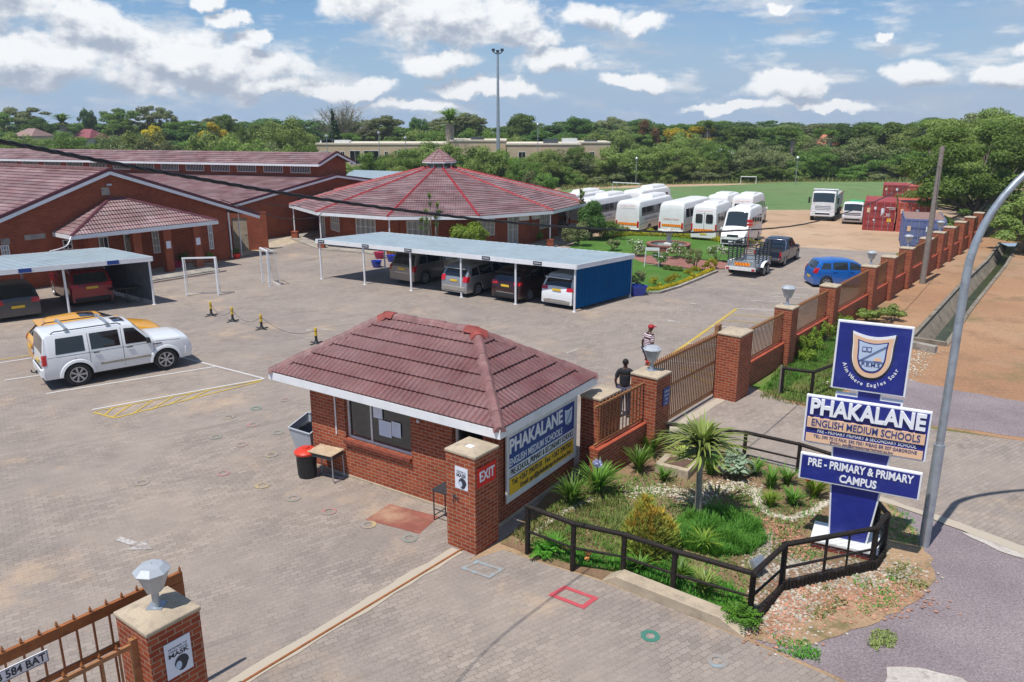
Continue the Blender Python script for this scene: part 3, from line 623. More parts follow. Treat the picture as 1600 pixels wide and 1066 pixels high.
strip('gate_rail_strip', wallA + wdir * 7.5 + off * .1, wallA + wdir * 13.4 + off * .1, 0.3, 0.017, 'cement', 0.03)
m = MB(); m.beam(wallA - wdir * 14 + off * .36 + Vector((0, 0, .026)), wallA + off * .36 + Vector((0, 0, .026)), .035, .02)
tag(m.build('gate_rail', 'rust_steel'), 'thin rusty steel ground rail running from the exit pillar to the lower left gate', 'rail')
kerbline = g2((992, 456), (1008, 460), (1030, 459), (1060, 450), (1090, 438), (1120, 425.5))
lawn1 = g2((975, 400), (1010, 414), (1060, 421), (1098, 424), (1118, 424)) + kerbline[::-1] + g2((975, 450), (930, 440))
sheet('lawn', lawn1, 0.060, 'lawn')
sheet('lawn', g2((905, 372), (965, 369), (1050, 369), (1110, 376), (1150, 384), (1165, 388), (1152, 410), (1110, 408), (1050, 402), (985, 399), (930, 410), (880, 400)), 0.060, 'lawn')
sheet('brick_path', g2((940, 396), (985, 399), (1050, 402.5), (1110, 409), (1152, 411), (1135, 421), (1098, 422), (1060, 419), (1010, 412), (960, 405)), 0.055, 'path_brick')
m = MB(); kl = [p + Vector((0, 0, .06)) for p in kerbline]
for a, b in zip(kl[:-1], kl[1:]): m.beam(a, b + (b - a).normalized() * .02, .16, .13)
tag(m.build('garden_kerb', 'concrete_grey', bevel=0.01), kind='structure')
zb = -0.6
m = MB(); bl = [G(1458, 533, zb), G(1509, 470, zb), G(1556, 416, zb), G(1575, 385, zb)]; br_ = [G(1474, 541, zb), G(1517, 484, zb), G(1568, 418, zb), G(1590, 385, zb)]
TL = [p + Vector((0, 0, .02)) for p in drainTL]; TR = [p + Vector((0, 0, .02)) for p in drainTR]
m.grid([TL, bl]); m.grid([br_, TR]); m.poly([TL[0], TR[0], br_[0], bl[0]])
mm = m.build('storm_drain', 'drain_concrete', fix=False); tag(mm, kind='structure')
m = MB(); m.grid([[p + Vector((0, 0, .0)) for p in bl], [p for p in br_]]); tag(m.build('drain_bed', 'drain_water', fix=False), kind='structure')
m = MB()
for a, b in zip(TL[:-1], TL[1:]): m.beam(a + Vector((0, 0, .01)), b + Vector((0, 0, .01)), .16, .07)
for a, b in zip(TR[:-1], TR[1:]): m.beam(a + Vector((0, 0, .01)), b + Vector((0, 0, .01)), .16, .07)
m.beam(TL[0] + Vector((0, 0, .03)), TR[0] + Vector((0, 0, .03)), .2, .22)
tag(m.build('drain_edge', 'drain_concrete'), kind='structure')
m = MB(); a, b = G(1410, 541), G(1462, 552); m.beam(a + Vector((0, 0, .12)), b + Vector((0, 0, .12)), .25, .3)
tag(m.build('headwall', 'concrete_grey', bevel=.02), 'low concrete headwall at the near end of the storm drain', 'headwall')
sheet('footpath', g2((365, 398), (372, 402), (470, 378), (520, 384), (600, 398), (620, 392), (520, 372), (470, 363)), 0.013, 'concrete')
a, b = G(942, 907), G(1163, 996); d = (b - a).normalized(); n = Vector((-d.y, d.x, 0)); L = (b - a).length
m = MB(); z = .20
prof = [(0.0, 0.02), (0.28, z), (L - .45, z), (L, 0.02)]
P = []
for (s, h) in prof: P.append([a + d * s - n * .02, a + d * s - n * .02 + Vector((0, 0, h)), a + d * s + n * .30 + Vector((0, 0, h)), a + d * s + n * .30])
m.grid(P); tag(m.build('kerb', 'concrete', bevel=.015), 'raised sandy concrete kerb below the near timber fence', 'kerb')
# ------------------------------------------------------------------ markings
def line(name, p, q, w, mat, z=0.018): return strip(name, G(*p), G(*q), w, z, mat)
line('parking_line', (72, 616), (336, 573.5), .09, 'line_white'); line('parking_line', (7, 595), (298, 553), .09, 'line_white')
line('parking_line', (144, 641), (413, 592.5), .09, 'line_white'); line('parking_line', (280, 558), (413, 592.5), .09, 'line_white', .0195)
line('parking_line', (-20, 571), (120, 549), .09, 'line_white'); line('parking_line', (-20, 566), (120, 545), .08, 'line_yellow')
tri = g2((146, 645), (180, 654), (408, 597)); m = []
line('hatch_line', (146, 645), (180, 654), .08, 'line_yellow'); line('hatch_line', (180, 654), (409, 596), .08, 'line_yellow', .0192)
line('hatch_line', (150, 643), (410, 594.5), .06, 'line_yellow', .0194)
for k, (x0, y0, x1, y1) in enumerate([(164, 649, 178, 637), (176, 653, 205, 633), (205, 649, 238, 627), (236, 641, 270, 621), (262, 634, 300, 615), (290, 627, 330, 609)]): line('hatch_line', (x0, y0), (x1, y1), .06, 'line_yellow', .0196)
line('parking_line', (1030, 568.7), (1151, 483), .13, 'line_yellow')
for t in range(10):
 x = 1036 + (1151 - 1036) * t / 9; y = 564 + (483 - 564) * t / 9; dx = 62 + t * 3.5
 line('parking_line', (x, y), (x + dx, y + 4.5 + .2 * t), .07, 'line_yellow' if t % 3 else 'line_white', .0184)
for (x0, y0, x1, y1) in [(1172, 470, 1228, 473), (1193, 463, 1250, 466), (1206, 458.5, 1262, 462), (1232, 449, 1290, 452), (1160, 482, 1225, 486), (1075, 585, 1120, 604), (1060, 575, 1130, 590)]:
 line('parking_line', (x0, y0), (x1, y1), .07, 'line_white' if y0 < 500 else 'line_yellow')
def ring(px, py, r, mat, w=.08):
 c = G(px, py); n = 22; m = MB(); P = [[c + Vector((math.cos(a) * q, math.sin(a) * q, .019)) for a in [2 * math.pi * k / n for k in range(n + 1)]] for q in (r - w, r)]
 m.grid(P); o = m.build('painted_ring', mat, fix=False); 
 if o.data.polygons[0].normal.z < 0: o.data.flip_normals()
 tag(o, kind='structure')
for x, y, c in [(337, 683.5, 'greenfaint'), (348, 740.5, 'redfaint'), (409.6, 759.5, 'yellow'), (377.5, 695.5, 'redfaint'), (423.7, 711.5, 'yellow'), (433.6, 676.6, 'greenfaint'), (395.5, 664.6, 'redfaint'), (357.7, 652.6, 'yellow'),
    (400, 639, 'greenfaint'), (222, 755, 'yellow'), (514, 800, 'redfaint'), (458.5, 779.7, 'greenfaint'), (575.7, 821, 'yellow'), (640, 842, 'greenfaint'), (446.5, 625.6, 'redfaint'), (1121, 1034, 'blue')]: ring(x, y, .17, 'mark_' + c)
ring(1016, 995, .16, 'mark_green', .085)
def frame(pts, w, mat):
 P = g2(*pts)
 for k in range(4):
  a, b = P[k], P[(k + 1) % 4]; d = (b - a).normalized() * w / 2
  strip('painted_box', a - d, b + d, w, .019 + .0006 * k, mat)
frame([(862, 931), (883, 919), (930, 936), (911, 950)], .09, 'mark_red'); frame([(724, 889), (746, 879), (784, 891), (764, 903)], .08, 'mark_blue')
def arrow(tip, tail, w, mat='mark_white'):
 a, b = G(*tail), G(*tip); d = (b - a).normalized(); n = Vector((-d.y, d.x, 0)); L = (b - a).length; h = min(.45, L * .5)
 sheet('painted_arrow', [a + n * w * .3, b - d * h + n * w * .3, b - d * h + n * w, b, b - d * h - n * w, b - d * h - n * w * .3, a - n * w * .3], .0195, mat)
arrow((238, 860), (183, 842), .24); arrow((516, 516), (478, 517), .25, 'line_faint'); arrow((1078, 474), (1096, 477), .25, 'line_faint'); arrow((1040, 500), (1062, 505), .2, 'line_faint')
line('parking_line', (884, 553), (905, 545), .08, 'line_faint')
sheet('brick_mat', g2((571, 813), (609, 788), (686, 808), (655, 835)), .0125, 'paving_red')
# ------------------------------------------------------------------ guard house (local x to the right along the front, y into the depth)
GH_ROT = -33.7
P0 = G(781, 684, 2.25); P0.z = 0
ex = Vector((math.cos(R(GH_ROT)), math.sin(R(GH_ROT)), 0)); ey = Vector((-ex.y, ex.x, 0))
gh = thing('guard_house', 'small brick guard house with red tiled hip roof beside the exit pillar', 'guard house', P0, GH_ROT)
XL, XR, YF, YB, HW, WT = -5.86, -0.33, 0.42, 3.62, 2.42, 0.22
WIN = (-4.72, -2.68, 1.0, 2.12); DOOR = (-1.52, -0.72, 0.0, 2.08)
m = MB()       # front wall with window and door openings
for (a, b, z0, z1) in [(XL, WIN[0], 0, HW), (WIN[1], DOOR[0], 0, HW), (DOOR[1], XR, 0, HW), (WIN[0], WIN[1], 0, WIN[2]), (WIN[0], WIN[1], WIN[3], HW), (DOOR[0], DOOR[1], DOOR[3], HW)]: m.box(a, b, YF, YF + WT, z0, z1)
m.box(XL, XL + WT, YF + WT, YB, 0, HW); m.box(XR - WT, XR, YF + WT, YB, 0, HW); m.box(XL + WT, XR - WT, YB - WT, YB, 0, HW)
m.build('wall', 'brick', gh, uv=True)
m = MB(); m.box(XL + WT, XR - WT, YF + WT, YB - WT, 0.02, 0.06); m.build('floor', 'concrete_grey', gh)
m = MB(); m.box(XL + WT, XR - WT, YF + WT, YB - WT, 2.36, 2.40); m.build('ceiling', 'white_board', gh)
m = MB(); m.box(XL - .02, XR + .02, YF - .02, YB + .02, -.02, .07); m.build('plinth', 'concrete', gh, bevel=.01)
m = MB(); a, b, z0, z1 = WIN; yy = YF + .10
for bx in [(a, a + .06, z0, z1), (b - .06, b, z0, z1), (a + .06, b - .06, z0, z0 + .06), (a + .06, b - .06, z1 - .05, z1), (a + .73, a + .78, z0 + .06, z1 - .05)]: m.box(bx[0], bx[1], yy, yy + .05, bx[2], bx[3])
w = m.build('window', 'white_metal', gh)
m = MB(); m.box(a + .06, b - .06, yy + .02, yy + .028, z0 + .06, z1 - .05); m.build('pane', 'glass_tint', w)
m = MB(); m.box(a + .16, a + .70, yy + .055, yy + .06, z0 + .08, z1 - .08); m.build('curtain', 'grey_panel', w)
m = MB()
for (u0, u1, v0, v1) in [(.84, 1.12, .68, .98), (1.0, 1.38, .28, .66), (1.395, 1.66, .34, .70)]: m.box(a + u0, a + u1, yy - .008, yy - .004, z0 + v0, z0 + v1)
m.build('notice', 'paper', w)
m = MB()
for q in range(9):
 for (u0, u1, v0) in [(1.04, 1.34, .33), (1.42, 1.63, .38)]: m.box(a + u0, a + u1 - (q * 37 % 5) * .02, yy - .0105, yy - .009, z0 + v0 + q * .033, z0 + v0 + q * .033 + .008)
m.build('notice_text', 'pale_blue', w)
m = MB()
for k in range(28):
 u = a - .02 + k * (b - a + .04) / 28; m.box(u + .003, u + (b - a + .04) / 28 - .003, YF - .09, YF + .10, z0 - .085, z0 - .004)
m.build('window_sill', 'sill_brick', gh, bevel=.004)
m = MB(); a, b, _, z1 = DOOR; m.box(a, a + .05, YF + .12, YF + .18, .06, z1); m.box(b - .05, b, YF + .12, YF + .18, .06, z1); m.box(a + .05, b - .05, YF + .12, YF + .18, z1 - .05, z1)
dr = m.build('door', 'white_metal', gh)
m = MB(); m.box(a + .05, a + .09, YF + .2, YF + .95, .08, z1 - .06); m.build('leaf', 'dark_steel', dr)
m = MB(); m.box(a - .02, b + .02, YF - .06, YF + .22, .0, .105); m.build('doorstep', 'concrete', gh)
m = MB(); m.box(-3.3, -1.9, 1.9, 2.5, .7, .74); m.box(-3.25, -3.2, 1.95, 2.45, .06, .7); m.box(-2.0, -1.95, 1.95, 2.45, .06, .7); m.build('inside_counter', 'grey_wood', gh)
m = MB(); m.tube([(-5.0 + .0, YF - .02, 1.05), (-5.0, YF - .02, 2.3)], .018); m.build('conduit', 'white_paint', gh)
m = MB(); m.bar((-2.42, YF - .03, 1.98), (-2.42, YF - .03, 2.18), .008); m.ball((-2.42, YF - .04, 1.94), .045); m.build('wall_light', 'lamp_clear', gh)
EL, ER, EB, ZE, ZR = -6.76, 0.0, 4.04, 2.40, 3.66
r0 = Vector((-4.72, 2.02, ZR)); r1 = Vector((-2.02, 2.02, ZR))
m = MB()
roof_plane(m, (EL, 0, ZE), (ER, 0, ZE), r0, r1, .375, .045, .022, .135)
roof_plane(m, (ER, 0, ZE), (ER, EB, ZE), r1, r1 + Vector((0, .001, 0)), .375, .045, .022, .135)
roof_plane(m, (ER, EB, ZE), (EL, EB, ZE), r1, r0, .375, .045, .022, .135)
roof_plane(m, (EL, EB, ZE), (EL, 0, ZE), r0 + Vector((0, .001, 0)), r0, .375, .045, .022, .135)
rf = m.build('roof', 'tile_near', gh, uv=True, smooth=45, fix=False)
m = MB()
def ridge_tile(m, a, b, w=.13, h=.085, seg=.42):
 a = Vector(a); b = Vector(b); L = (b - a).length; k = max(1, int(L / seg)); d = (b - a) / k; s = d.normalized().cross(Vector((0, 0, 1))).normalized()
 for i in range(k):
  p = a + d * i - d * .03; q = a + d * (i + 1) + d * .03; up = Vector((0, 0, 1)); o = up * (.012 * (i % 2))
  P = [[e + s * x * w + up * y + o for (x, y) in ((-1, -.03), (-.62, h * .55), (-.3, h), (.3, h), (.62, h * .55), (1, -.03))] for e in (p, q)]
  m.grid(P); m.poly(P[0]); m.poly(P[1][::-1])
for e in ((EL, 0, ZE), (ER, 0, ZE), (ER, EB, ZE), (EL, EB, ZE)): ridge_tile(m, e, r0 if e[0] == EL else r1)
ridge_tile(m, r0, r1); m.build('ridge_cap', 'ridge_near', rf)
for rq, o_, hs in ((r1, r0, ((ER, 0, ZE), (ER, EB, ZE))), (r0, r1, ((EL, 0, ZE), (EL, EB, ZE)))):
 m = MB(); u_ = Vector((0, 0, .018))
 for q_ in [o_] + [Vector(h) for h in hs]: ridge_tile(m, rq + u_, rq + u_ + (q_ - rq).normalized() * .26, .17, .085, .14)
 m.build('sealant_patch', 'ridge_patch', rf, smooth=60)
m = MB(); z0, z1 = 2.21, 2.405
m.box(EL, ER, -.02, .0, z0, z1); m.box(EL, ER, EB, EB + .02, z0, z1); m.box(EL - .02, EL, -.02, EB + .02, z0, z1); m.box(ER, ER + .02, -.02, EB + .02, z0, z1)
m.build('fascia', 'white_paint', gh, bevel=.004)
m = MB()
for (a, b, c, d_) in [(EL, ER, .0, YF), (EL, ER, YB, EB), (EL, XL, YF, YB), (XR, ER, YF, YB)]: m.box(a, b, c, d_, 2.30, 2.315)
m.build('soffit', 'white_board', gh)
def ghp(x, y, z=0): return P0 + ex * x + ey * y + Vector((0, 0, z))
bd = thing('wall_sign', 'large blue, white and yellow school name board on the side wall of the guard house', 'sign', ghp(XR + .05, 0.0), GH_ROT + 90)
y0, y1, z0, z1 = .62, 3.52, .52, 1.98      # local x of board = along the wall
m = MB(); m.box(y0 - .03, y1 + .03, -.05, 0, z0 - .03, z1 + .12); m.build('backing_frame', 'white_board', bd, bevel=.01)
H = z1 - z0 - .16; zt = z1 - .03; zb2 = z0 + .13; fy = -.056
u0, u1 = y0 + .05, y1 - .14; Hs = zt - zb2
def flat(nm, mat, a, b, c, d, t=.004, par=bd, y=fy): q = MB(); q.box(a, b, y - t, y, c, d); return q.build(nm, mat, par)
zy = zb2 + Hs * .285; zw = zb2 + Hs * .47
flat('yellow_band', 'sign_yellow', u0, u1, zb2, zy); flat('white_band', 'white_paint', u0, u1, zy, zw); flat('blue_band', 'sign_blue', u0, u1, zw, zt)
flat('thin_line', 'sign_blue', u0, u1, zy + .005, zy + .03, .006)
rt = (math.pi / 2, 0, 0); Lb = u1 - u0
text('PHAKALANE', .44, 'letter_white', bd, (u0 + Lb * .395, fy - .008, zt - Hs * .165), rt, width=Lb * .80, bold=.03)
text('ENGLISH MEDIUM SCHOOLS', .24, 'letter_white', bd, (u0 + Lb * .395, fy - .008, zw + Hs * .095), rt, width=Lb * .80, bold=.006)
text('PRE-SCHOOL, PRIMARY & SECONDARY SCHOOLS', .2, 'ink', bd, (u0 + Lb * .5, fy - .008, (zy + zw) / 2 + .015), rt, width=Lb * .97, bold=.0)
text('Tel: +267 3907010   Fax: +267 3907501', .185, 'ink', bd, (u0 + Lb * .5, fy - .008, zy - Hs * .085), rt, width=Lb * .93, bold=.004)
text('Email: pps@phakalaneprischool.ac.bw', .16, 'ink', bd, (u0 + Lb * .55, fy - .008, zb2 + Hs * .07), rt, width=Lb * .80, bold=.0)
def shield(cx, cz, w, h, n=10):
 P = [(cx - w / 2, cz + h / 2)]
 for k in range(1, n): t = k / n; P.append((cx - w / 2 + w * t, cz + h / 2 - h * .09 * math.sin(math.pi * t)))
 P.append((cx + w / 2, cz + h / 2)); z1 = cz + h * .02; P.append((cx + w * .47, cz + h * .25))
 R_ = []
 for k in range(n + 1): t = k / n * math.pi / 2; R_.append((w * .465 * math.cos(t) ** .85 if k < n else 0, z1 - (z1 - cz + h / 2) * math.sin(t) ** 1.05))
 P += [(cx + x, z) for x, z in R_] + [(cx - x, z) for x, z in R_[-2::-1]]; P.append((cx - w * .47, cz + h * .25)); return P
def shield_obj(nm, mat, par, cx, cz, w, h, y, t=.004):
 P = shield(cx, cz, w, h); q = MB(); n = len(P)
 q.add([(x, y, z) for x, z in P] + [(x, y - t, z) for x, z in P], [tuple(range(n)), tuple(range(2 * n - 1, n - 1, -1))] + [(k, (k + 1) % n, n + (k + 1) % n, n + k) for k in range(n)])
 return q.build(nm, mat, par)
cs = shield_obj('crest', 'letter_white', bd, u0 + Lb * .9, zw + Hs * .29, .33, .42, fy - .006)
shield_obj('crest_face', 'pale_blue', cs, u0 + Lb * .9, zw + Hs * .295, .25, .33, fy - .011)
m = MB(); m.beam((u0 + Lb * .9 - .11, fy - .017, zw + Hs * .20), (u0 + Lb * .9 + .11, fy - .017, zw + Hs * .40), .004, .02, up=(0, 1, 0)); m.build('crest_stripe', 'sign_blue', cs)
text('P.E.M.S', .07, 'sign_blue', cs, (u0 + Lb * .9, fy - .017, zw + Hs * .15), rt)
# ------------------------------------------------------------------ pillars
PH = 2.14
def pillar(name, label, c, rot, w=.74, d=.72, h=PH, cap='concrete', group=None, bands=False, cat='pillar', over=.02):
 t = thing(name, label, cat, c, rot, group); m = MB(); m.box(-w / 2, w / 2, -d / 2, d / 2, -.02, h - .11); m.build('shaft', 'brick', t, uv=True)
 m = MB(); q = over
 m.add([(-w / 2 - q, -d / 2 - q, h - .11), (w / 2 + q, -d / 2 - q, h - .11), (w / 2 + q, d / 2 + q, h - .11), (-w / 2 - q, d / 2 + q, h - .11), (-w / 2 - q, -d / 2 - q, h - .045), (w / 2 + q, -d / 2 - q, h - .045), (w / 2 + q, d / 2 + q, h - .045), (-w / 2 - q, d / 2 + q, h - .045), (-w * .2, -d * .2, h), (w * .2, -d * .2, h), (w * .2, d * .2, h), (-w * .2, d * .2, h)],
   [(3, 2, 1, 0), (0, 1, 5, 4), (1, 2, 6, 5), (2, 3, 7, 6), (3, 0, 4, 7), (4, 5, 9, 8), (5, 6, 10, 9), (6, 7, 11, 10), (7, 4, 8, 11), (8, 9, 10, 11)])
 m.build('cap', cap, t, bevel=.018); return t
def mask_poster(label, x, y, z, rot, par_c, w=.32, h=.46):
 t = thing('poster', label, 'poster', par_c, rot); t.location.z = z
 q = MB(); q.box(x - w / 2, x + w / 2, y - .006, y, -h / 2, h / 2); q.build('sheet', 'paper', t)
 rr = (math.pi / 2, 0, 0)
 text('REMEMBER TO', .034, 'ink', t, (x, y - .008, h * .30), rr, width=w * .72, extrude=.001); text('WEAR YOUR', .036, 'ink', t, (x, y - .008, h * .22), rr, width=w * .72, extrude=.001)
 text('MASK', .085, 'ink', t, (x, y - .008, h * .11), rr, width=w * .78, bold=.03, extrude=.001)
 q = MB(); Q = [(x + .10 * math.cos(a) * (1.0 if a < 3.2 else .8) + .03, -.10 + .115 * math.sin(a)) for a in [k * 2 * math.pi / 18 for k in range(18)]]
 q.add([(u, y - .0095, v) for u, v in Q], [tuple(range(18))]); q.build('head_print', 'ink', t, fix=False)
 q = MB(); Q = [(x - .015 + .042 * math.cos(a), -.12 + .062 * math.sin(a)) for a in [k * 2 * math.pi / 14 for k in range(14)]]
 q.add([(u, y - .0115, v) for u, v in Q], [tuple(range(14))]); q.build('face_print', 'pale_blue', t, fix=False)
 return t
EXR = -36.8; a_, b_, c_ = G(699, 850), G(744.2, 868.5), G(779.7, 845); EC = (a_ + c_) / 2
ep = pillar('exit_pillar', 'square brick pillar with a red exit sign and a poster at the corner of the guard house', EC, EXR)
m = MB(); m.box(-.05, .10, -.15, -.02, PH, PH + .004); m.build('paper_scrap', 'white_paint', ep)
es = thing('exit_sign', 'red EXIT sign on the right face of the brick pillar', 'sign', EC, EXR + 90)
m = MB(); m.box(-.30, .27, -.375 - .008, -.375, 1.42, 1.82); m.build('plate', 'sign_red', es)
text('EXIT', .30, 'letter_white', es, (-.015, -.388, 1.62), rt, width=.46, bold=.02)
mask_poster('white mask poster on the left face of the pillar that carries the exit sign', .03, -.362, 1.56, EXR, EC)
m = MB(); m.bar((-.14, -.40, 1.16), (-.14, -.34, 1.16), .015); m.bar((-.2, -.39, 1.19), (-.06, -.39, 1.12), .012); m.bar((-.15, -.39, 1.15), (-.17, -.40, .98), .01)
m.build('gate_bolt', 'dark_steel', ep)
LPC = (G(177.7, 957, 2.1) + G(312, 945, 2.1)) / 2; LPC.z = 0; LPR = -36.5
lp = pillar('gate_pillar', 'near brick gate pillar with a mask poster and an octagonal lamp on its cap', LPC, LPR, w=.76, d=.72)
mask_poster('white mask poster on the near gate pillar below the octagonal lamp', .0, -.39, 1.55, LPR + 90, LPC, .36, .52)
def pier_lamp(c, z, label, s=1.0, group='lamps on the wall pillars', rot=10):
 t = thing('pillar_lamp', label, 'lamp', (c[0], c[1], z), rot, group, s)
 m = MB(); m.box(-.10, .10, -.10, .10, 0, .012)
 m.lathe([(.055, .012), (.05, .03), (.045, .20), (.07, .23)], 12); m.build('base', 'galvanised', t, smooth=35)
 m = MB(); m.lathe([(.08, .22), (.11, .24), (.21, .51)], 8, rot=.3); m.build('lantern', 'lamp_glass', t)
 m = MB(); m.lathe([(.225, .51), (.235, .53), (.15, .60), (.05, .615), (.012, .62), (.012, .635)], 8, rot=.3); m.build('lid', 'lamp_shell', t, bevel=.006); return t
pier_lamp(LPC, PH, 'octagonal metal lamp on the near lower left gate pillar', 1.0, rot=0)
def gate(name, label, a, b, z0, z1, mat, bar_step, spikes=True, bw=.03, top=(.05, .13), mid=(.62, .08), thick=.04, endbox=False):
 L = (b - a).length; rot = math.degrees(math.atan2((b - a).y, (b - a).x)); t = thing(name, label, 'gate', a, rot)
 m = MB(); m.box(0, L, -top[0] / 2, top[0] / 2, z1 - top[1], z1); m.box(0, L, -thick / 2, thick / 2, z0, z0 + .10); m.box(0, .06, -thick / 2, thick / 2, z0 + .10, z1 - top[1]); m.box(L - .06, L, -thick / 2, thick / 2, z0 + .10, z1 - top[1])
 if mid: zz = z0 + (z1 - z0) * mid[0]; m.box(.06, L - .06, -thick / 2, thick / 2, zz, zz + mid[1])
 gf = m; m = MB(); k = int(L / bar_step)
 for i in range(1, k): x = L * i / k; m.box(x - bw / 2, x + bw / 2, -.016, .016, z0 + .10, z1 - top[1])
 m.build('bars', mat, t)
 if spikes:
  m = gf
  for i in range(k + 1):
   x = .02 + (L - .04) * i / k; m.box(x - .011, x + .011, -.011, .011, z1, z1 + .03, 1); m.lathe([(.022, .03), (.022, .035), (.001, .095)], 5, (x, 0, z1), mi=1)
 gf.build('gate_frame', [mat, 'rust_steel'], t)
 return t, L
o3 = Vector((-wdir.y, wdir.x, 0))
ga = G(-60, 1010, 1.75); gb = G(283, 893, 1.95)
gdir = Vector((wdir.x, wdir.y, 0)); ge = Vector((gb.x, gb.y, 0)); gs_ = ge - gdir * 6.5
gt, GL = gate('sliding_gate', 'rusty orange sliding gate with spikes behind the near left pillar', gs_, ge, .12, 1.96, 'rust_steel', .205, top=(.06, .15), bw=.022)
m = MB(); m.box(GL - .55, GL, -.035, .035, 1.50, 1.80); m.build('end_plate', 'rust_steel', gt)
ha = LPC - gdir * 5.0 + Vector((.0, -.0, 0)) ; hb = LPC - gdir * .37 - o3 * .10
ft, FL = gate('fence_panel', 'tan steel railing panel bolted to the near left gate pillar', ha - o3 * .10, hb, .42, 1.86, 'rail_tan', .205, top=(.045, .06), mid=None, bw=.022)
m = MB(); m.box(-.0 + FL - .07, FL + .05, -.035, .035, .3, 1.92); m.build('end_post', 'rail_tan', ft)
np_ = thing('number_plate', 'white number plate wired to the rusty sliding gate', 'number plate', gs_, math.degrees(math.atan2(gdir.y, gdir.x)))
px_ = None
best = min([(abs(0), 0)]);
_dx = (33 - 800) / F_PX; _dy = (533 - 1040) / F_PX; _d = Vector((_dx, _c + _dy * _s, -_s + _dy * _c)); _n = Vector((-gdir.y, gdir.x, 0)); _p = _d * (_n.dot(gs_) / _n.dot(_d)); pzz = _p.z + HC - 1.585
bx = (Vector((_p.x, _p.y, 0)) - gs_).dot(gdir); np_.location.z = pzz
m = MB(); m.box(bx - .34, bx + .30, -.05, -.035, 1.50, 1.67); m.build('plate', 'letter_white', np_, bevel=.004)
m = MB(); m.box(bx - .33, bx + .29, -.0535, -.051, 1.506, 1.512); m.box(bx - .33, bx + .29, -.0535, -.051, 1.658, 1.664); m.box(bx + .284, bx + .29, -.0535, -.051, 1.512, 1.658); m.build('border', 'ink', np_)
text('B 584 BAT', .15, 'ink', np_, (bx - .02, -.055, 1.585), rt, width=.56, bold=.02, extrude=.001)
# ------------------------------------------------------------------ right boundary: stub pier, pedestrian fence, walk pier, gate, gate pier, wall
WROT = math.degrees(math.atan2(wdir.y, wdir.x))
def onwall(px, py, z):                                     # distance along the wall line of the point seen at px,py at height z
 p = G(px, py, z); return (Vector((p.x, p.y, 0)) - wallA).dot(wdir)
def W(s, o=0.0, z=0.0): return wallA + wdir * s + o3 * o + Vector((0, 0, z))
stub = W(onwall(935, 612, 2.0) + .1, .35)
pillar('corner_pillar', 'brick pillar with a tilted concrete cap at the back corner of the guard house', stub, WROT, w=.9, d=.55, h=2.02)
s_walk = onwall(1035, 582, 2.14); s_gate = onwall(1162, 517, 2.14)
pw = pillar('gate_pillar', 'brick pillar with a lamp and a small blue notice, left of the second gate', W(s_walk), WROT, w=.72, d=.74)
pg = pillar('gate_pillar', 'wide brick pillar where the closed second gate ends', W(s_gate), WROT, w=.95, d=.74)
nb = thing('notice_sign', 'small blue notice on the pillar left of the second gate', 'sign', W(s_walk), WROT)
m = MB(); m.box(-.02, .30, -.392, -.375, 1.25, 1.72); m.build('plate', 'sign_blue', nb)
for k, s_ in enumerate(('ENTRANCE', 'FOR SCHOOL', 'BUSES', 'ONLY')): text(s_, .07, 'letter_white', nb, (.14, -.396, 1.62 - k * .105), rt, width=.24 if k < 2 else .14, extrude=.001)
pier_lamp(W(s_walk), PH, 'octagonal lamp on the pillar left of the second gate', 1.05)
gt2, _ = gate('sliding_gate', 'closed tan steel gate across the second driveway', W(s_walk + .36, .40), W(s_gate - .1, .40), .12, 2.02, 'rail_tan', .11, top=(.05, .09), mid=(.52, .07), bw=.022)
m = MB(); m.box(4.3, 4.36, -.04, .04, 2.02, 2.3); m.box(4.56, 4.62, -.04, .04, 2.02, 2.3); m.box(4.36, 4.56, -.04, .04, 2.24, 2.3); m.build('latch_frame', 'rail_tan', gt2)
def wall_panel(s0, s1, label, lowh=.86, group='brick wall and railing panels between the pillars', o=0.0, toph=1.98, step=.115):
 L = s1 - s0; t = thing('fence_panel', label, 'fence', W(s0, o), WROT, group)
 m = MB(); m.box(0, L, -.11, .11, -.02, lowh - .07); m.build('low_wall', 'brick', t, uv=True)
 m = MB(); m.box(0, L, -.14, .14, lowh - .07, lowh); m.build('coping', 'red_paint', t, bevel=.01)
 m = MB(); m.box(0, L, -.02, .02, lowh + .05, lowh + .10); m.box(0, L, -.02, .02, toph - .13, toph - .08)
 k = int(L / step)
 for i in range(1, k): x = L * i / k; m.box(x - .011, x + .011, -.011, .011, lowh + .10, toph - .13); m.lathe([(.02, -.02), (.02, 0), (.001, .07)], 4, (x, 0, toph - .06)); m.box(x - .009, x + .009, -.009, .009, toph - .08, toph - .06)
 m.build('railing', 'rail_tan', t); return t
wall_panel(onwall(962, 640, 1.9) - .15, s_walk - .36, 'short brick and railing panel beside the person in black', group=None, step=.15)
pc = [(1243.7, 478), (1309, 444.5), (1365.5, 413.5), (1393.7, 398.9), (1422.5, 385.6), (1448, 370.5), (1465.5, 361), (1482.5, 353)]
ss = [onwall(x, y, 2.14) for x, y in pc]
ords = ['first', 'second', 'third', 'fourth', 'fifth', 'sixth', 'seventh', 'eighth', 'ninth', 'tenth', 'eleventh']
ss += [ss[-1] + 3.3, ss[-1] + 6.6, ss[-1] + 9.9]
prev = s_gate + .475
for i, s in enumerate(ss):
 pillar('wall_pillar', ords[i] + ' brick wall pillar beyond the second gate pillar', W(s), WROT, w=.62, d=.62, group='brick pillars of the boundary wall')
 wall_panel(prev, s - .31, 'brick and railing panel just before the ' + ords[i] + ' wall pillar beyond the second gate', group='brick wall and railing panels between the pillars')
 prev = s + .31
 if i in (0, 2, 4, 6): pier_lamp(W(s, .0), PH, 'octagonal lamp on the ' + ords[i] + ' wall pillar beyond the second gate', .98 if i else 1.1)
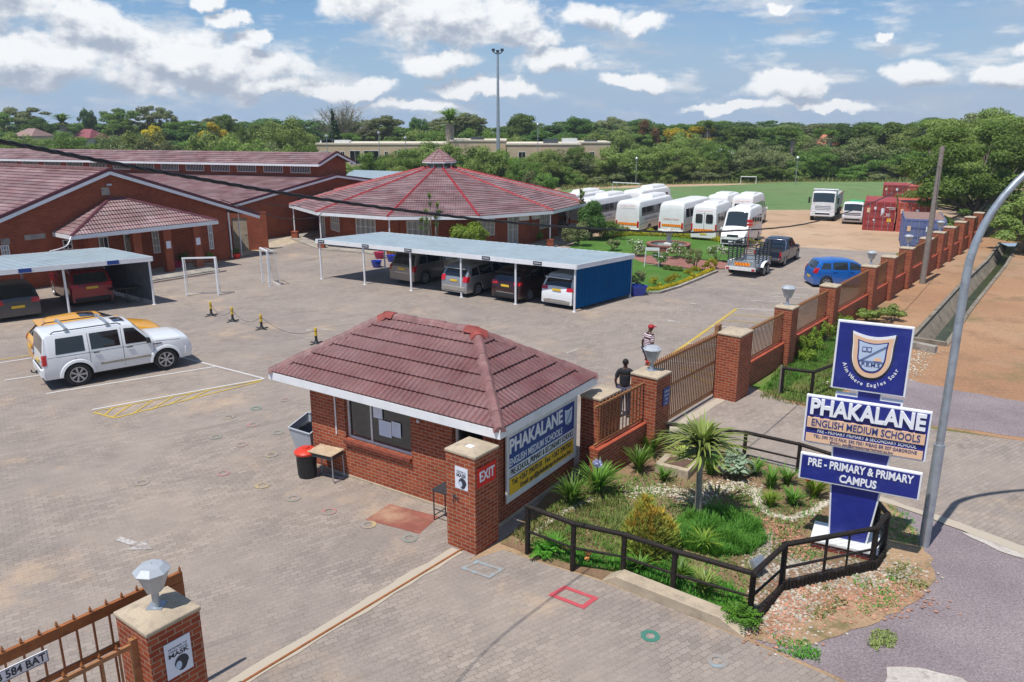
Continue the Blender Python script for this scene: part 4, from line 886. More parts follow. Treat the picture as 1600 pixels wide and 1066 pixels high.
# ------------------------------------------------------------------ pylon sign
sd = math.degrees(math.atan2(-.58, 1.12)); SC = Vector((6.70, 13.90, 0))
sg = thing('pylon_sign', 'tall blue school pylon sign with three boards on a tapered stem in the garden', 'sign', SC, sd)
def xs_at(p): return None
m = MB()
def slab(m, P, y0, y1):      # P: (x,z) outline
 n = len(P); m.add([(x, y0, z) for x, z in P] + [(x, y1, z) for x, z in P], [tuple(range(n)), tuple(range(2 * n - 1, n - 1, -1))] + [(k, (k + 1) % n, n + (k + 1) % n, n + k) for k in range(n)])
stem = [(-.39, .22), (.32, .22), (.60, 2.75), (.60, 3.22), (.24, 3.22), (.24, 3.6), (-.20, 3.6), (-.20, 3.22), (-.56, 3.22), (-.56, 2.75)]
slab(m, stem, -.045, .10); m.build('stem', 'white_paint', sg)
m = MB(); st2 = [(-.36, .235), (.29, .235), (.565, 2.75), (.565, 3.19), (.21, 3.19), (.21, 3.6), (-.17, 3.6), (-.17, 3.19), (-.53, 3.19), (-.53, 2.75)]
slab(m, st2, -.052, -.046); m.build('stem_face', 'navy', sg)
def board(name, x0, x1, z0, z1, y=-.10):
 q = MB(); q.box(x0, x1, y - .0, y + .09, z0, z1); o = q.build(name, 'white_paint', sg, bevel=.012)
 q = MB(); q.box(x0 + .035, x1 - .035, y - .006, y - .001, z0 + .035, z1 - .035); q.build('face', 'navy', o); return o
b1 = board('crest_board', -.66, .62, 3.33, 4.66); fx = -.02; yb = -.108
shield_obj('crest_shadow', 'ink', b1, fx + .0, 4.03, .78, .90, yb); 
shield_obj('crest_rim', 'letter_white', b1, fx, 4.06, .72, .86, yb - .006, .02); shield_obj('crest_peach', 'peach', b1, fx, 4.035, .68, .80, yb - .028)
shield_obj('crest_blue', 'navy', b1, fx, 4.04, .52, .62, yb - .034); shield_obj('crest_field', 'pale_blue', b1, fx, 4.045, .47, .56, yb - .040)
m = MB(); m.beam((fx - .20, yb - .048, 3.95), (fx + .225, yb - .048, 4.27), .004, .03, up=(0, 1, 0)); m.beam((fx - .215, yb - .049, 3.955), (fx + .215, yb - .049, 3.955), .004, .02, up=(0, 1, 0)); m.build('crest_stripe', 'navy', b1)
m = MB(); m.box(fx - .17, fx - .095, yb - .052, yb - .046, 4.13, 4.22); m.box(fx - .085, fx - .01, yb - .052, yb - .046, 4.13, 4.22); m.build('book', 'navy', b1)
m = MB(); m.box(fx - .16, fx - .105, yb - .056, yb - .053, 4.145, 4.205); m.box(fx - .075, fx - .02, yb - .056, yb - .053, 4.145, 4.205); m.build('book_page', 'pale_blue', b1)
m = MB(); m.add([(fx + .11 + .07 * math.cos(a), yb - .050, 3.972 + .07 * math.sin(a)) for a in [k * math.pi / 10 for k in range(11)]], [tuple(range(11))]); m.build('sun_print', 'peach', b1, fix=False)
text('P.E.M.S', .10, 'text_navy', b1, (fx, yb - .047, 3.885), rt, bold=.01, width=.31)
mot = 'Aim Where Eagles Soar'
for i, ch in enumerate(mot):                       # motto set on an arc under the shield
 if ch == ' ': continue
 a = R(-163 + 146 * (i + .5) / len(mot)); text(ch, .10, 'letter_white', b1, (fx + .47 * math.cos(a), yb - .004, 4.02 + .54 * math.sin(a)), (math.pi / 2, -(a + math.pi / 2), 0), extrude=.002, bold=.012, name='motto_letter')
b2 = board('name_board', -1.06, 1.10, 2.16, 3.14, -.14); y2 = -.148
def fl2(nm, mat, a, b, c, d, t, par, y): q = MB(); q.box(a, b, y - t, y, c, d); return q.build(nm, mat, par, bevel=.004)
text('PHAKALANE', .42, 'letter_white', b2, (.02, y2 - .03, 2.92), rt, width=1.98, bold=.035, extrude=.028)
fl2('peach_strip', 'peach', -1.00, 1.04, 2.50, 2.71, .03, b2, y2); text('ENGLISH MEDIUM SCHOOLS', .2, 'text_navy', b2, (.02, y2 - .034, 2.605), rt, width=1.88, bold=.012)
text('PRE - PRIMARY PRIMARY & SECONDARY SCHOOL', .10, 'letter_white', b2, (.06, y2 - .004, 2.435), rt, width=1.72, bold=.0)
fl2('tan_strip', 'peach', -1.00, 1.04, 2.20, 2.375, .008, b2, y2)
text('TEL: 390 7010 FAX: 390 7501 P/BAG BR 307 GABORONE', .09, 'text_navy', b2, (.04, y2 - .012, 2.325), rt, width=1.80, bold=.0)
text('EMAIL: pps@phakalaneprischool.ac.bw', .075, 'text_navy', b2, (.0, y2 - .012, 2.245), rt, width=1.1, bold=.0)
b3 = board('campus_board', -1.06, 1.09, 1.38, 1.93, -.14)
text('PRE - PRIMARY & PRIMARY', .22, 'letter_white', b3, (.02, y2 - .006, 1.77), rt, width=1.86, bold=.03); text('CAMPUS', .22, 'letter_white', b3, (.02, y2 - .006, 1.53), rt, width=.66, bold=.03)
ply = thing('sign_plinth', 'low brick plinth with a whitewashed top under the pylon sign', 'plinth', SC, sd)
m = MB(); m.box(-.66, .50, -.30, .46, -.02, .16); m.build('brick_base', 'brick_dark', ply, uv=True)
m = MB(); m.box(-.70, .54, -.34, .50, .16, .22); m.build('slab', 'white_board', ply, bevel=.01)
# ------------------------------------------------------------------ timber rail fences
def rail_fence(label, foots, tops, extra=(), mesh=True, mid=True, r=.055):
 """foots/tops: lists of 3D points"""
 t = thing('timber_fence', label, 'fence', foots[0]); o = foots[0]
 for f, tp in zip(foots, tops): q = MB(); q.bar(f - o - Vector((0, 0, .05)), tp - o, r, r * .92, 10); q.build('post', 'creosote', t, smooth=40)
 for (f, tp, rr) in extra: q = MB(); q.bar(f - o, tp - o, rr, rr, 7); q.build('post', 'creosote', t, smooth=40)
 q = MB(); pts = [p - o + Vector((0, 0, .03)) for p in tops]
 for a, b in zip(pts[:-1], pts[1:]): q.bar(a - (b - a).normalized() * .05, b + (b - a).normalized() * .05, r * .95, r * .85, 9)
 q.build('top_rail', 'creosote', t, smooth=40)
 if mid:
  q = MB(); 
  for (f1, t1), (f2, t2) in zip(zip(foots, tops), list(zip(foots, tops))[1:]): q.bar(f1.lerp(t1, .5) - o, f2.lerp(t2, .5) - o, .028, .024, 7)
  q.build('middle_rail', 'creosote', t, smooth=40)
 if mesh:
  q = MB()
  for (f1, t1), (f2, t2) in zip(zip(foots, tops), list(zip(foots, tops))[1:]):
   L = (f2 - f1).length; k = int(L / .075)
   for i in range(k): u = i / k; q.beam(f1.lerp(f2, u) - o, t1.lerp(t2, u) - o, .0022, .0022)
   for j in range(1, 11): v = j / 11; q.beam(f1.lerp(t1, v) - o, f2.lerp(t2, v) - o, .0022, .0022)
  q.build('wire_mesh', 'galvanised', t, fix=False)
 return t
def up(p, h): return p + Vector((0, 0, h))
F = g2((824.4, 865.4), (894.7, 891.4), (973, 902), (1050.7, 930), (1171, 966)); Hs_ = [1.0, .96, .86, .86, .84]
rail_fence('long dark timber rail fence along the front of the garden', F, [up(p, h) for p, h in zip(F, Hs_)], mesh=False)
F2 = [G(1171, 966), G(1220, 922), G(1361, 888), G(1378, 868), G(1368, 830)]; H2 = [.84, .90, .82, .86, .60]
T2 = [up(p, h) for p, h in zip(F2, H2)]
rail_fence('angled dark timber fence with wire mesh in front of the sign plinth', F2, T2, extra=[(F2[1].lerp(F2[2], .45), T2[1].lerp(T2[2], .45), .028), (F2[1].lerp(F2[2], .70), T2[1].lerp(T2[2], .70), .02)])
F3 = g2((1041.6, 704), (1162, 718), (1245.7, 738), (1363, 778)); rail_fence('dark timber rail fence at the back of the garden by the second driveway', F3, [up(p, .70) for p in F3], mesh=False, r=.05)
F4 = g2((1220.5, 615), (1284.7, 614)); T4 = [up(p, .80) for p in F4]; F4 += g2((1345, 590)); T4 += [up(F4[-1], .8)]
T4[1] = G(1271, 583, .8) ; F4[1] = Vector((T4[1].x, T4[1].y, 0))
rail_fence('short dark timber fence on the grass beyond the second driveway', F4, T4, mid=False, mesh=False, r=.055)
q = MB(); a = G(1217, 616); q.bar(a, up(a, .95), .03, .03); tag(q.build('stake', 'grey_wood'), 'thin grey stake beside the short timber fence', 'stake')
ed = thing('log_edging', 'row of short dark upright logs edging the garden below the angled fence', 'edging', F2[0]); q = MB()
path = [G(1178, 978), F2[1] + Vector((.0, -.05, 0)), F2[2] + Vector((.05, -.06, 0)), F2[3] + Vector((.06, 0, 0))]; rr = random.Random(4)
for a, b in zip(path[:-1], path[1:]):
 k = int((b - a).length / .085)
 for i in range(k): p = a.lerp(b, i / k) - F2[0]; q.bar(p - Vector((0, 0, .05)), p + Vector((0, 0, .19 + rr.uniform(-.02, .03))), .043, .04, 7)
q.build('logs', 'creosote', ed, smooth=40)
# ------------------------------------------------------------------ street lamp, utility pole, cables
lp0 = G(1443, 853); s1 = thing('street_lamp', 'tall galvanised street lamp pole with a curved arm beside the pylon sign', 'street lamp', lp0)
m = MB(); pts = [(0, 0, -.1), (0, 0, 1.2), (0, 0, 6.3)]; m.tube([(0, 0, -.1), (0, 0, 2.2)], [.10, .10], 14); m.build('lower_pole', 'galvanised', s1, smooth=40)
arm = [(0, 0, 2.2)] + [(0, 0, 5.5)]
for k in range(1, 13): a = k / 12 * R(80); rr_ = 2.6; arm.append((rr_ * (1 - math.cos(a)) * 1.0, 0.0, 5.5 + rr_ * math.sin(a)))
arm.append((3.6, 0, 8.35)); m = MB(); m.tube(arm, [.075] * 2 + [.07 - .002 * k for k in range(12)] + [.045], 14); m.build('curved_arm', 'galvanised', s1, smooth=40)
m = MB(); m.box(3.5, 4.2, -.14, .14, 8.3, 8.44); m.build('lamp_head', 'lamp_shell', s1, bevel=.04)
up0 = G(1440.8, 443.3); s2 = thing('utility_pole', 'weathered leaning wooden pole standing between the boundary wall and the drain', 'utility pole', up0)
tp = HY(1473, 228, up0.y + .5) - up0; m = MB(); m.bar((0, 0, -.2), tp, .155, .115, 12); m.build('pole', 'grey_wood', s2, smooth=40)
def cable(label, pts, r, twist=False, sub=10):
 t = MB(); P = [Vector(p) for p in pts]; Q = []
 for i in range(len(P) - 1):
  p0_, p1_, p2_, p3_ = P[max(i - 1, 0)], P[i], P[i + 1], P[min(i + 2, len(P) - 1)]
  for k in range(sub): u = k / sub; Q.append(.5 * ((2 * p1_) + (p2_ - p0_) * u + (2 * p0_ - 5 * p1_ + 4 * p2_ - p3_) * u * u + (3 * p1_ - p0_ - 3 * p2_ + p3_) * u ** 3))
 Q.append(P[-1])
 if twist:
  for ph in (0, 2.1, 4.2):
   t.tube([p + Vector((0, math.cos(i * .42 + ph), math.sin(i * .42 + ph))) * r * .85 for i, p in enumerate(Q)], r * .78, 6)
 else: t.tube(Q, r, 6)
 o = t.build('overhead_cable', 'trim_black', smooth=60); tag(o, label, 'cable'); return o
cpx = [(-160, 196, 4.8), (0, 221, 5.7), (160, 252, 6.7), (320, 281, 7.7), (480, 308, 8.8), (640, 330, 10), (800, 348, 11.6), (960, 359, 13.8), (1120, 362, 17), (1280, 345, 23), (1400, 300, 31)]
cable('thick twisted black cable sagging across the whole view from the upper left', [HY(x, y, d) for x, y, d in cpx] + [up0 + tp * .86], .0125, True, 34)
cable('thin pale cable between the portico roof and the round building', [HY(400, 315, 45), HY(430, 321, 46), HY(470, 322, 48)], .02)
cable('pale cable looping from the gable building to the round building eave', [HY(345, 312, 44.5), HY(400, 330, 46), HY(448, 342, 47), HY(490, 340, 48), HY(503, 333, 49)], .022)
q = MB(); a, b, c = G(111, 370, 2.7), G(100, 385, 2.35), G(78, 393, 2.3)
cable('white hose hanging from the portico corner to the left carport roof', [a, b + Vector((.1, 0, 0)), c], .03).data.materials[0] = M['white_paint']
# ------------------------------------------------------------------ helpers for walls given by base point and direction
def ray_wall(px, py, P0_, ang):
 dx = (px - 800) / F_PX; dy = (533 - py) / F_PX; d = Vector((dx, _c + dy * _s, -_s + dy * _c)); a = R(ang); n = Vector((-math.sin(a), math.cos(a), 0))
 t = n.dot(P0_) / n.dot(d); p = d * t; p.z += HC; s = (Vector((p.x, p.y, 0)) - P0_).dot(Vector((math.cos(a), math.sin(a), 0))); return s, p.z
def window_on(par, x0, x1, z0, z1, y, nx=2, nz=2, glassm='glass_curtain', fr=.05, out=-1, name='window', bars=0):
 """window in the plane y of the parent, facing -y (out=-1)"""
 m = MB(); d = .03 * out; A, B = min(y, y + d), max(y, y + d)
 m.box(x0, x1, A, B, z0, z0 + fr); m.box(x0, x1, A, B, z1 - fr, z1); m.box(x0, x0 + fr, A, B, z0 + fr, z1 - fr); m.box(x1 - fr, x1, A, B, z0 + fr, z1 - fr)
 for i in range(1, nx): u = x0 + (x1 - x0) * i / nx; m.box(u - .018, u + .018, A, B, z0 + fr, z1 - fr)
 for i in range(1, nz): v = z0 + (z1 - z0) * i / nz; m.box(x0 + fr, x1 - fr, A + .003, B - .003, v - .018, v + .018)
 for i in range(bars): u = x0 + (x1 - x0) * (i + .5) / bars; m.box(u - .008, u + .008, A - .01, A - .002, z0 + fr, z1 - fr)
 w = m.build(name, 'white_metal', par)
 m = MB(); m.box(x0 + fr, x1 - fr, y + .002 * out - .002, y + .002 * out + .002, z0 + fr, z1 - fr); m.build('pane', glassm, w); return w
def fascia_line(m, a, b, h=.2, t=.04, up_=.0):
 a = Vector(a); b = Vector(b); m.beam(a + Vector((0, 0, up_)), b + Vector((0, 0, up_)), t, h)
# ------------------------------------------------------------------ gable building A with portico (local x along the gable wall away from the camera, -y outward)
CA = G(361, 405); CA.z = 0; AR = 52
ba = thing('school_building', 'brick school building with a wide gable wall and a hipped portico at the left edge', 'building', CA, AR)
def pt(s, out, z): return Vector((s, -out, z))
ap = (-6.87, 5.72); re_ = (2.1, 2.55); le = (-15.9, 2.45)
m = MB()     # end wall with openings cut by layers
lowr = [(-15.2, .35), ]
def wallz(s): return min(ap[1] - .12 + (s - ap[0]) * .358 if s < ap[0] else ap[1] - .12 - (s - ap[0]) * .353, 99)
P = [(-15.2, -.02), (0, -.02), (0, wallz(0)), (ap[0], wallz(ap[0])), (-15.2, wallz(-15.2))]
n = len(P); m.add([(x, 0, z) for x, z in P] + [(x, .22, z) for x, z in P], [tuple(range(n)), tuple(range(2 * n - 1, n - 1, -1))] + [(k, (k + 1) % n, n + (k + 1) % n, n + k) for k in range(n)])
m.box(-.22, 0, .22, 24, -.02, 3.1); m.box(-15.2, -14.98, .22, 24, -.02, 2.7)
m.build('wall', 'brick_far', ba, uv=True)
dA = Vector((math.cos(R(152 - AR)), math.sin(R(152 - AR)), 0)) * 26
m = MB(); o = Vector((0, -.25, 0))
roof_plane(m, Vector((le[0], 0, le[1])) + o + dA, Vector((le[0], 0, le[1])) + o, Vector((ap[0], 0, ap[1])) + o + dA, Vector((ap[0], 0, ap[1])) + o, .37, .04)
roof_plane(m, Vector((re_[0], 0, re_[1])) + o, Vector((re_[0], 0, re_[1])) + o + dA, Vector((ap[0], 0, ap[1])) + o, Vector((ap[0], 0, ap[1])) + o + dA, .37, .04)
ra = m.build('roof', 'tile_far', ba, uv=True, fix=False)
m = MB()
for e in (le, re_): fascia_line(m, (e[0], -.30, e[1] - .13), (ap[0], -.30, ap[1] - .13), .17, .05)
m.build('fascia', 'white_paint', ba)
m = MB()
for e in (le, re_): fascia_line(m, (e[0], -.25, e[1] + .05), (ap[0], -.25, ap[1] + .05), .16, .16)
m.build('verge_cap', 'ridge_dark', ra)
m = MB(); fascia_line(m, Vector((ap[0], -.25, ap[1] + .07)), Vector((ap[0], -.25, ap[1] + .07)) + dA, .14, .25); m.build('ridge_cap', 'ridge_near', ra)
for (p, q, nx, nz, gm) in [((0, 384), (16, 398), 3, 2, 'glass_curtain'), ((97, 375), (114, 389), 2, 2, 'glass_dark'), ((236, 361), (251, 395), 2, 3, 'glass_curtain'), ((323.5, 351), (334.5, 389), 2, 3, 'glass_curtain'), ((153, 371), (172, 398), 2, 1, 'glass_house')]:
 s0, z1 = ray_wall(p[0], p[1], CA, AR); s1_, z0 = ray_wall(q[0], q[1], CA, AR); window_on(ba, s0, s1_, z0, z1, -.001, nx, nz, gm)
s0, z1 = ray_wall(192, 366, CA, AR); s1_, _ = ray_wall(219, 366, CA, AR)
m = MB(); m.box(s0, s0 + .06, -.04, 0, .1, z1); m.box(s1_ - .06, s1_, -.04, 0, .1, z1); m.box(s0 + .06, s1_ - .06, -.04, 0, z1 - .06, z1); dd = m.build('door', 'white_metal', ba)
m = MB(); m.box(s0 + .06, s1_ - .06, -.012, -.003, .1, z1 - .06); m.build('doorway', 'glass_dark', dd); m = MB(); m.box(s0 + .75, s0 + .80, -.3, -.02, .1, z1 - .1); m.build('open_leaf', 'glass_house', dd)
s0, z0 = ray_wall(164.7, 299, CA, AR); m = MB(); m.box(s0 - .22, s0 + .22, -.02, .0, z0 - .2, z0 + .2)
for k in range(5): m.box(s0 - .2, s0 + .2, -.03, -.02, z0 - .17 + k * .08, z0 - .14 + k * .08)
m.build('vent', 'concrete_grey', ba)
s0, z0 = ray_wall(168, 289, CA, AR); m = MB(); m.box(s0 - .12, s0 + .16, -.16, 0, z0 - .04, z0 + .06); m.build('flood_light', 'galvanised', ba)
s0, z0 = ray_wall(38, 371, CA, AR); s1_, _ = ray_wall(72, 375, CA, AR); m = MB(); m.box(s0, s1_ , -.02, 0, z0 - .15, z0 + .1); m.build('wall_tablet', 'concrete_grey', ba)
s0, z0 = ray_wall(8, 376, CA, AR); m = MB(); m.box(s0 - .2, s0 + .2, -.02, 0, z0 - .2, z0 + .1); m.build('vent', 'concrete_grey', ba)
po = 2.15; pz = 2.75
m = MB(); A_, B_ = Vector((-10.05, -po, pz)), Vector((-1.95, -po, pz)); C_, D_ = Vector((-1.95, -.02, pz)), Vector((-10.05, -.02, pz)); T0, T1 = Vector((-7.1, -.25, 4.22)), Vector((-6.3, -.25, 4.22))
roof_plane(m, A_, B_, T0, T1, .30, .035); roof_plane(m, D_, A_, T0 + Vector((0, .02, 0)), T0, .30, .035); roof_plane(m, B_, C_, T1, T1 + Vector((0, .02, 0)), .30, .035)
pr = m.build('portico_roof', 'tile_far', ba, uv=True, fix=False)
m = MB(); 
for a, b in ((A_, T0), (B_, T1)): ridge_tile(m, a, b, .10, .07, .4)
ridge_tile(m, T0, T1, .12, .08); m.build('ridge_cap', 'ridge_dark', pr)
m = MB()
for a, b in ((A_, B_), (B_, C_), (D_, A_)): fascia_line(m, a - Vector((0, 0, .11)), b - Vector((0, 0, .11)), .2, .05)
m.build('portico_fascia', 'white_paint', ba)
m = MB(); m.box(-10.0, -2.0, -po + .05, 0, 2.52, 2.55); m.build('portico_ceiling', 'white_board', ba)
for s, ou in ((-4.9, 1.62), (-3.15, 1.68), (-6.6, 1.6), (-8.9, 1.6)): m = MB(); m.box(s - .22, s + .22, -ou - .2, -ou + .2, -.02, 2.54); m.build('portico_pillar', 'brick_far', ba, uv=True)
for s, ou in ((-4.9, 1.62), (-3.15, 1.68)):
 m = MB(); m.box(s - .13, s + .13, -ou - .215, -ou - .202, 1.45, 1.85); m.build('notice', 'paper', ba)
m = MB(); m.box(-9.6, -2.8, -3.3, 0, -.02, .14); m.box(-9.6, -2.6, -3.55, -3.3, -.02, .07); m.build('portico_floor', 'concrete_grey', ba, bevel=.02)
m = MB(); m.box(-9.6, -2.6, -3.57, -3.551, -.02, .09); m.build('step_edge', 'brick_dark', ba)
for (x, y, h) in ((378, 400, 2.7),):
 m = MB(); p = G(x, y); m.bar((0, 0, 0), (0, 0, h), .045); o = m.build('canopy_post', 'white_paint', loc=p); tag(o, 'thin white steel post at the right corner of the gable wall', 'post')
m = MB(); m.tube([(.06, -.08, .1), (.06, -.08, 2.9)], .05); m.build('downpipe', 'white_paint', ba)
# ------------------------------------------------------------------ hall B with clerestory
CB = G(400, 375.5); CB.z = 0; BR = 55
hb_ = thing('school_hall', 'long brick hall with a raised strip of barred windows under its upper roof', 'building', CB, BR)
apB = (8.1, 4.20); lB = (-3.4, 2.45); rB = (12.0, 3.55)
dB = Vector((math.cos(R(163 - BR)), math.sin(R(163 - BR)), 0)) * 34
m = MB(); P = [(-2.3, -.02), (11.0, -.02), (11.0, 3.55), (apB[0], 4.1), (-2.3, 2.52)]; n = len(P)
m.add([(x, 0, z) for x, z in P] + [(x, .22, z) for x, z in P], [tuple(range(n)), tuple(range(2 * n - 1, n - 1, -1))] + [(k, (k + 1) % n, n + (k + 1) % n, n + k) for k in range(n)])
a = Vector((-2.3, .1, 1.25)); m.beam(a, a + dB, .2, 2.5)
m.build('wall', 'brick_far', hb_, uv=True)
m = MB(); o = Vector((0, -.3, 0))
roof_plane(m, Vector((lB[0], 0, lB[1])) + o + dB, Vector((lB[0], 0, lB[1])) + o, Vector((7.0, 0, 4.12)) + o + dB, Vector((7.0, 0, 4.12)) + o, .37, .04)
roof_plane(m, Vector((rB[0], 0, rB[1])) + o, Vector((rB[0], 0, rB[1])) + o + dB, Vector((7.0, 0, 4.12)) + o, Vector((7.0, 0, 4.12)) + o + dB, .37, .04)
rb = m.build('lower_roof', 'tile_far', hb_, uv=True, fix=False)
m = MB(); fascia_line(m, (lB[0], -.35, lB[1] - .1), (7.8, -.35, 4.10), .15, .05); fascia_line(m, (7.8, -.35, 4.1), (rB[0], -.35, rB[1] - .1), .15, .05); m.build('fascia', 'white_paint', hb_)
m = MB(); fascia_line(m, (lB[0], -.3, lB[1] + .06), (7.6, -.3, 4.24), .13, .14); fascia_line(m, (7.6, -.3, 4.24), (rB[0], -.3, rB[1] + .06), .13, .14); m.build('verge_cap', 'ridge_dark', rb)
m = MB(); c0, c1, zc0, zc1 = 6.75, 9.4, 4.0, 5.12; P = [(c0, zc0), (c1, zc0), (c1, zc1), ((c0 + c1) / 2, 5.8), (c0, zc1)]; n = len(P); q0 = Vector((0, .3, 0))
m.add([Vector((x, 0, z)) + q0 for x, z in P] + [Vector((x, 0, z)) + q0 + dB for x, z in P], [tuple(range(n)), tuple(range(2 * n - 1, n - 1, -1))] + [(k, (k + 1) % n, n + (k + 1) % n, n + k) for k in range(n)])
m.build('clerestory_wall', 'brick_far', hb_, uv=True)
m = MB(); e = .55; zr_ = 5.92; zx = 5.10
roof_plane(m, Vector((c0 - e, 0, zx)) + dB, Vector((c0 - e, -.15, zx)), Vector(((c0 + c1) / 2, 0, zr_)) + dB, Vector(((c0 + c1) / 2, -.15, zr_)), .34, .04)
roof_plane(m, Vector((c1 + e, -.15, zx)), Vector((c1 + e, 0, zx)) + dB, Vector(((c0 + c1) / 2, -.15, zr_)), Vector(((c0 + c1) / 2, 0, zr_)) + dB, .34, .04)
rc = m.build('upper_roof', 'tile_far', hb_, uv=True, fix=False)
m = MB(); fascia_line(m, Vector((c0 - e, -.15, zx - .1)), Vector((c0 - e, 0, zx - .1)) + dB, .16, .04); 
for xx in (c0 - e, c1 + e): fascia_line(m, (xx, -.19, zx - .1), ((c0 + c1) / 2, -.19, zr_ - .12), .15, .04)
m.build('upper_fascia', 'white_paint', hb_)
m = MB()
for xx in (c0 - e, c1 + e): fascia_line(m, (xx, -.15, zx + .05), ((c0 + c1) / 2, -.15, zr_ + .05), .13, .14)
m.build('verge_cap', 'ridge_dark', rc)
ud = dB.normalized(); side = Vector((-ud.y, ud.x, 0)); side = side if side.x < 0 else -side
nw = 13
for k in range(nw):                                 # barred clerestory windows along the slanted long side
 a = Vector((c0, .3, 0)) + ud * (.9 + k * 2.45); w = MB()
 for (u0, u1, v0, v1) in [(0, 1.75, 4.36, 4.41), (0, 1.75, 4.93, 4.98), (0, .05, 4.41, 4.93), (1.70, 1.75, 4.41, 4.93)] + [(.05 + j * .15, .068 + j * .15, 4.41, 4.93) for j in range(1, 11)]:
  p = a + ud * (u0 + u1) / 2 + side * .02 + Vector((0, 0, (v0 + v1) / 2)); w.beam(p - ud * (u1 - u0) / 2, p + ud * (u1 - u0) / 2, .03, v1 - v0)
 wo_ = w.build('clerestory_window', 'white_metal', hb_)
 w = MB(); p = a + ud * .875 + side * .004 + Vector((0, 0, 4.67)); w.beam(p - ud * .84, p + ud * .84, .006, .54); w.build('pane', 'glass_house', wo_)
s0, z0 = ray_wall(379, 378, CB, BR); m = MB(); s0 = -1.5
lk = thing('link_wall', 'brick link wall with a pale steel door between the gable building and the hall', 'wall', G(366, 392), 12)
m = MB(); m.box(-2.6, .0, 0, .22, -.02, 2.5); m.box(.95, 2.2, 0, .22, -.02, 2.5); m.box(0, .95, 0, .22, 2.15, 2.5); m.build('wall', 'brick_far', lk, uv=True)
m = MB(); m.box(0, .95, .05, .09, 0, 2.15); d_ = m.build('door', 'concrete', lk); 
for k in range(6): pass
m = MB(); m.box(.8, .86, .03, .05, 1.0, 1.1); m.build('handle', 'chrome', d_)
m = MB(); m.box(-.55, -.25, -.15, 0, 1.35, 1.75); m.build('fire_hose_box', 'pot_red', lk, bevel=.01)
m = MB(); p = HY(585, 272, 78); q = HY(612, 276, 74); m.add([(p.x - 2, 72, 3.2), (p.x + 5, 72, 3.0), (p.x + 6, 82, 3.2), (p.x - 3, 82, 3.5)], [(0, 1, 2, 3)]); m.box(p.x - 2.2, p.x + 5.2, 72, 82, 0, 2.9)
tag(m.build('shed', 'roof_sheet', fix=False), 'low shed with a pale sheet roof just visible behind the hall gable', 'shed')
# ------------------------------------------------------------------ round building
RC = Vector((-5.45, 60.2, 0)); NR = 12; RE = 11.1; RW = 9.0; A0 = R(-102.3) - math.pi / NR * 0
rbld = thing('round_building', 'round brick building with a many-sided tiled roof, red hips and a little cupola', 'building', RC, 0)
def rp(r, k, z): a = A0 + k * 2 * math.pi / NR; return Vector((r * math.cos(a), r * math.sin(a), z))
m = MB(); ZC = 4.95
for k in range(NR): roof_plane(m, rp(RE, k, 2.5), rp(RE, k + 1, 2.5), rp(1.0, k, ZC), rp(1.0, k + 1, ZC), .36, .04)
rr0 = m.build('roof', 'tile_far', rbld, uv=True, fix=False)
for k in range(NR): m = MB(); ridge_tile(m, rp(RE, k, 2.52), rp(1.0, k, ZC + .02), .10, .07, .5); m.build('hip_cap', 'ridge_red', rr0)
m = MB()
for k in range(NR): fascia_line(m, rp(RE, k, 2.38), rp(RE, k + 1, 2.38), .2, .05)
m.build('fascia', 'white_paint', rbld)
m = MB()
for k in range(NR): m.poly([rp(RE - .03, k, 2.32), rp(RE - .03, k + 1, 2.32), rp(RW - .3, k + 1, 2.32), rp(RW - .3, k, 2.32)])
m.build('soffit', 'white_board', rbld)
m = MB()
for k in range(NR): a, b = rp(RW, k, 1.2), rp(RW, k + 1, 1.2); m.beam(a, b, .22, 2.4)
m.build('wall', 'brick_far', rbld, uv=True)
def on_round(k, u0, u1, z0, z1, **kw):         # window on facet k
 a, b = rp(RW, k, 0), rp(RW, k + 1, 0); d = (b - a); L = d.length; d.normalize(); ang = math.atan2(d.y, d.x)
 w = window_on(rbld, u0 * L, u1 * L, z0, z1, -.112, **kw); w.location = a; w.rotation_euler = (0, 0, ang)
 return w
for k, u0, u1, z0, z1, nx in [(-3, .25, .75, .9, 2.0, 4), (-2, .08, .28, .2, 2.1, 2), (-2, .55, .9, .9, 2.0, 4), (-1, .25, .6, .9, 2.0, 4), (0, .10, .42, .9, 2.0, 4), (1, .10, .38, .9, 2.0, 4), (1, .6, .78, .2, 2.1, 2), (2, .3, .62, .9, 2.0, 4)]:
 on_round(k, u0, u1, z0, z1, nx=nx, nz=2, glassm='glass_curtain', bars=8)
for k, u in ((-2, .38), (1, .85), (2, .1)):
 m = MB(); a, b = rp(RW, k, 0), rp(RW, k + 1, 0); d = (b - a).normalized(); n_ = Vector((d.y, -d.x, 0)); p = a.lerp(b, u) + n_ * .25 + Vector((0, 0, 2.0)); m.beam(p - d * .4, p + d * .4, .3, .5); m.build('air_conditioner', 'white_board', rbld, bevel=.02)
for k in (-4, -3, -2, -1, 0, 1, 2, 3):
 for u in (0.0,):
  a = rp(RE - .25, k, 0); m = MB(); m.bar(a + Vector((0, 0, .55)), a + Vector((0, 0, 2.4)), .045); m.build('veranda_post', 'white_paint', rbld)
  m = MB(); m.box(a.x - .22, a.x + .22, a.y - .22, a.y + .22, -.02, .5); m.box(a.x - .24, a.x + .24, a.y - .24, a.y + .24, .5, .56); m.build('pedestal', 'brick_far', rbld, uv=True)
m = MB()
for k in range(NR): m.poly([rp(RE + .1, k, .1), rp(RE + .1, k + 1, .1), rp(RW - .2, k + 1, .1), rp(RW - .2, k, .1)]); m.poly([rp(RE + .1, k, 0), rp(RE + .1, k + 1, 0), rp(RE + .1, k + 1, .1), rp(RE + .1, k, .1)])
m.build('veranda_floor', 'concrete_grey', rbld, fix=False)
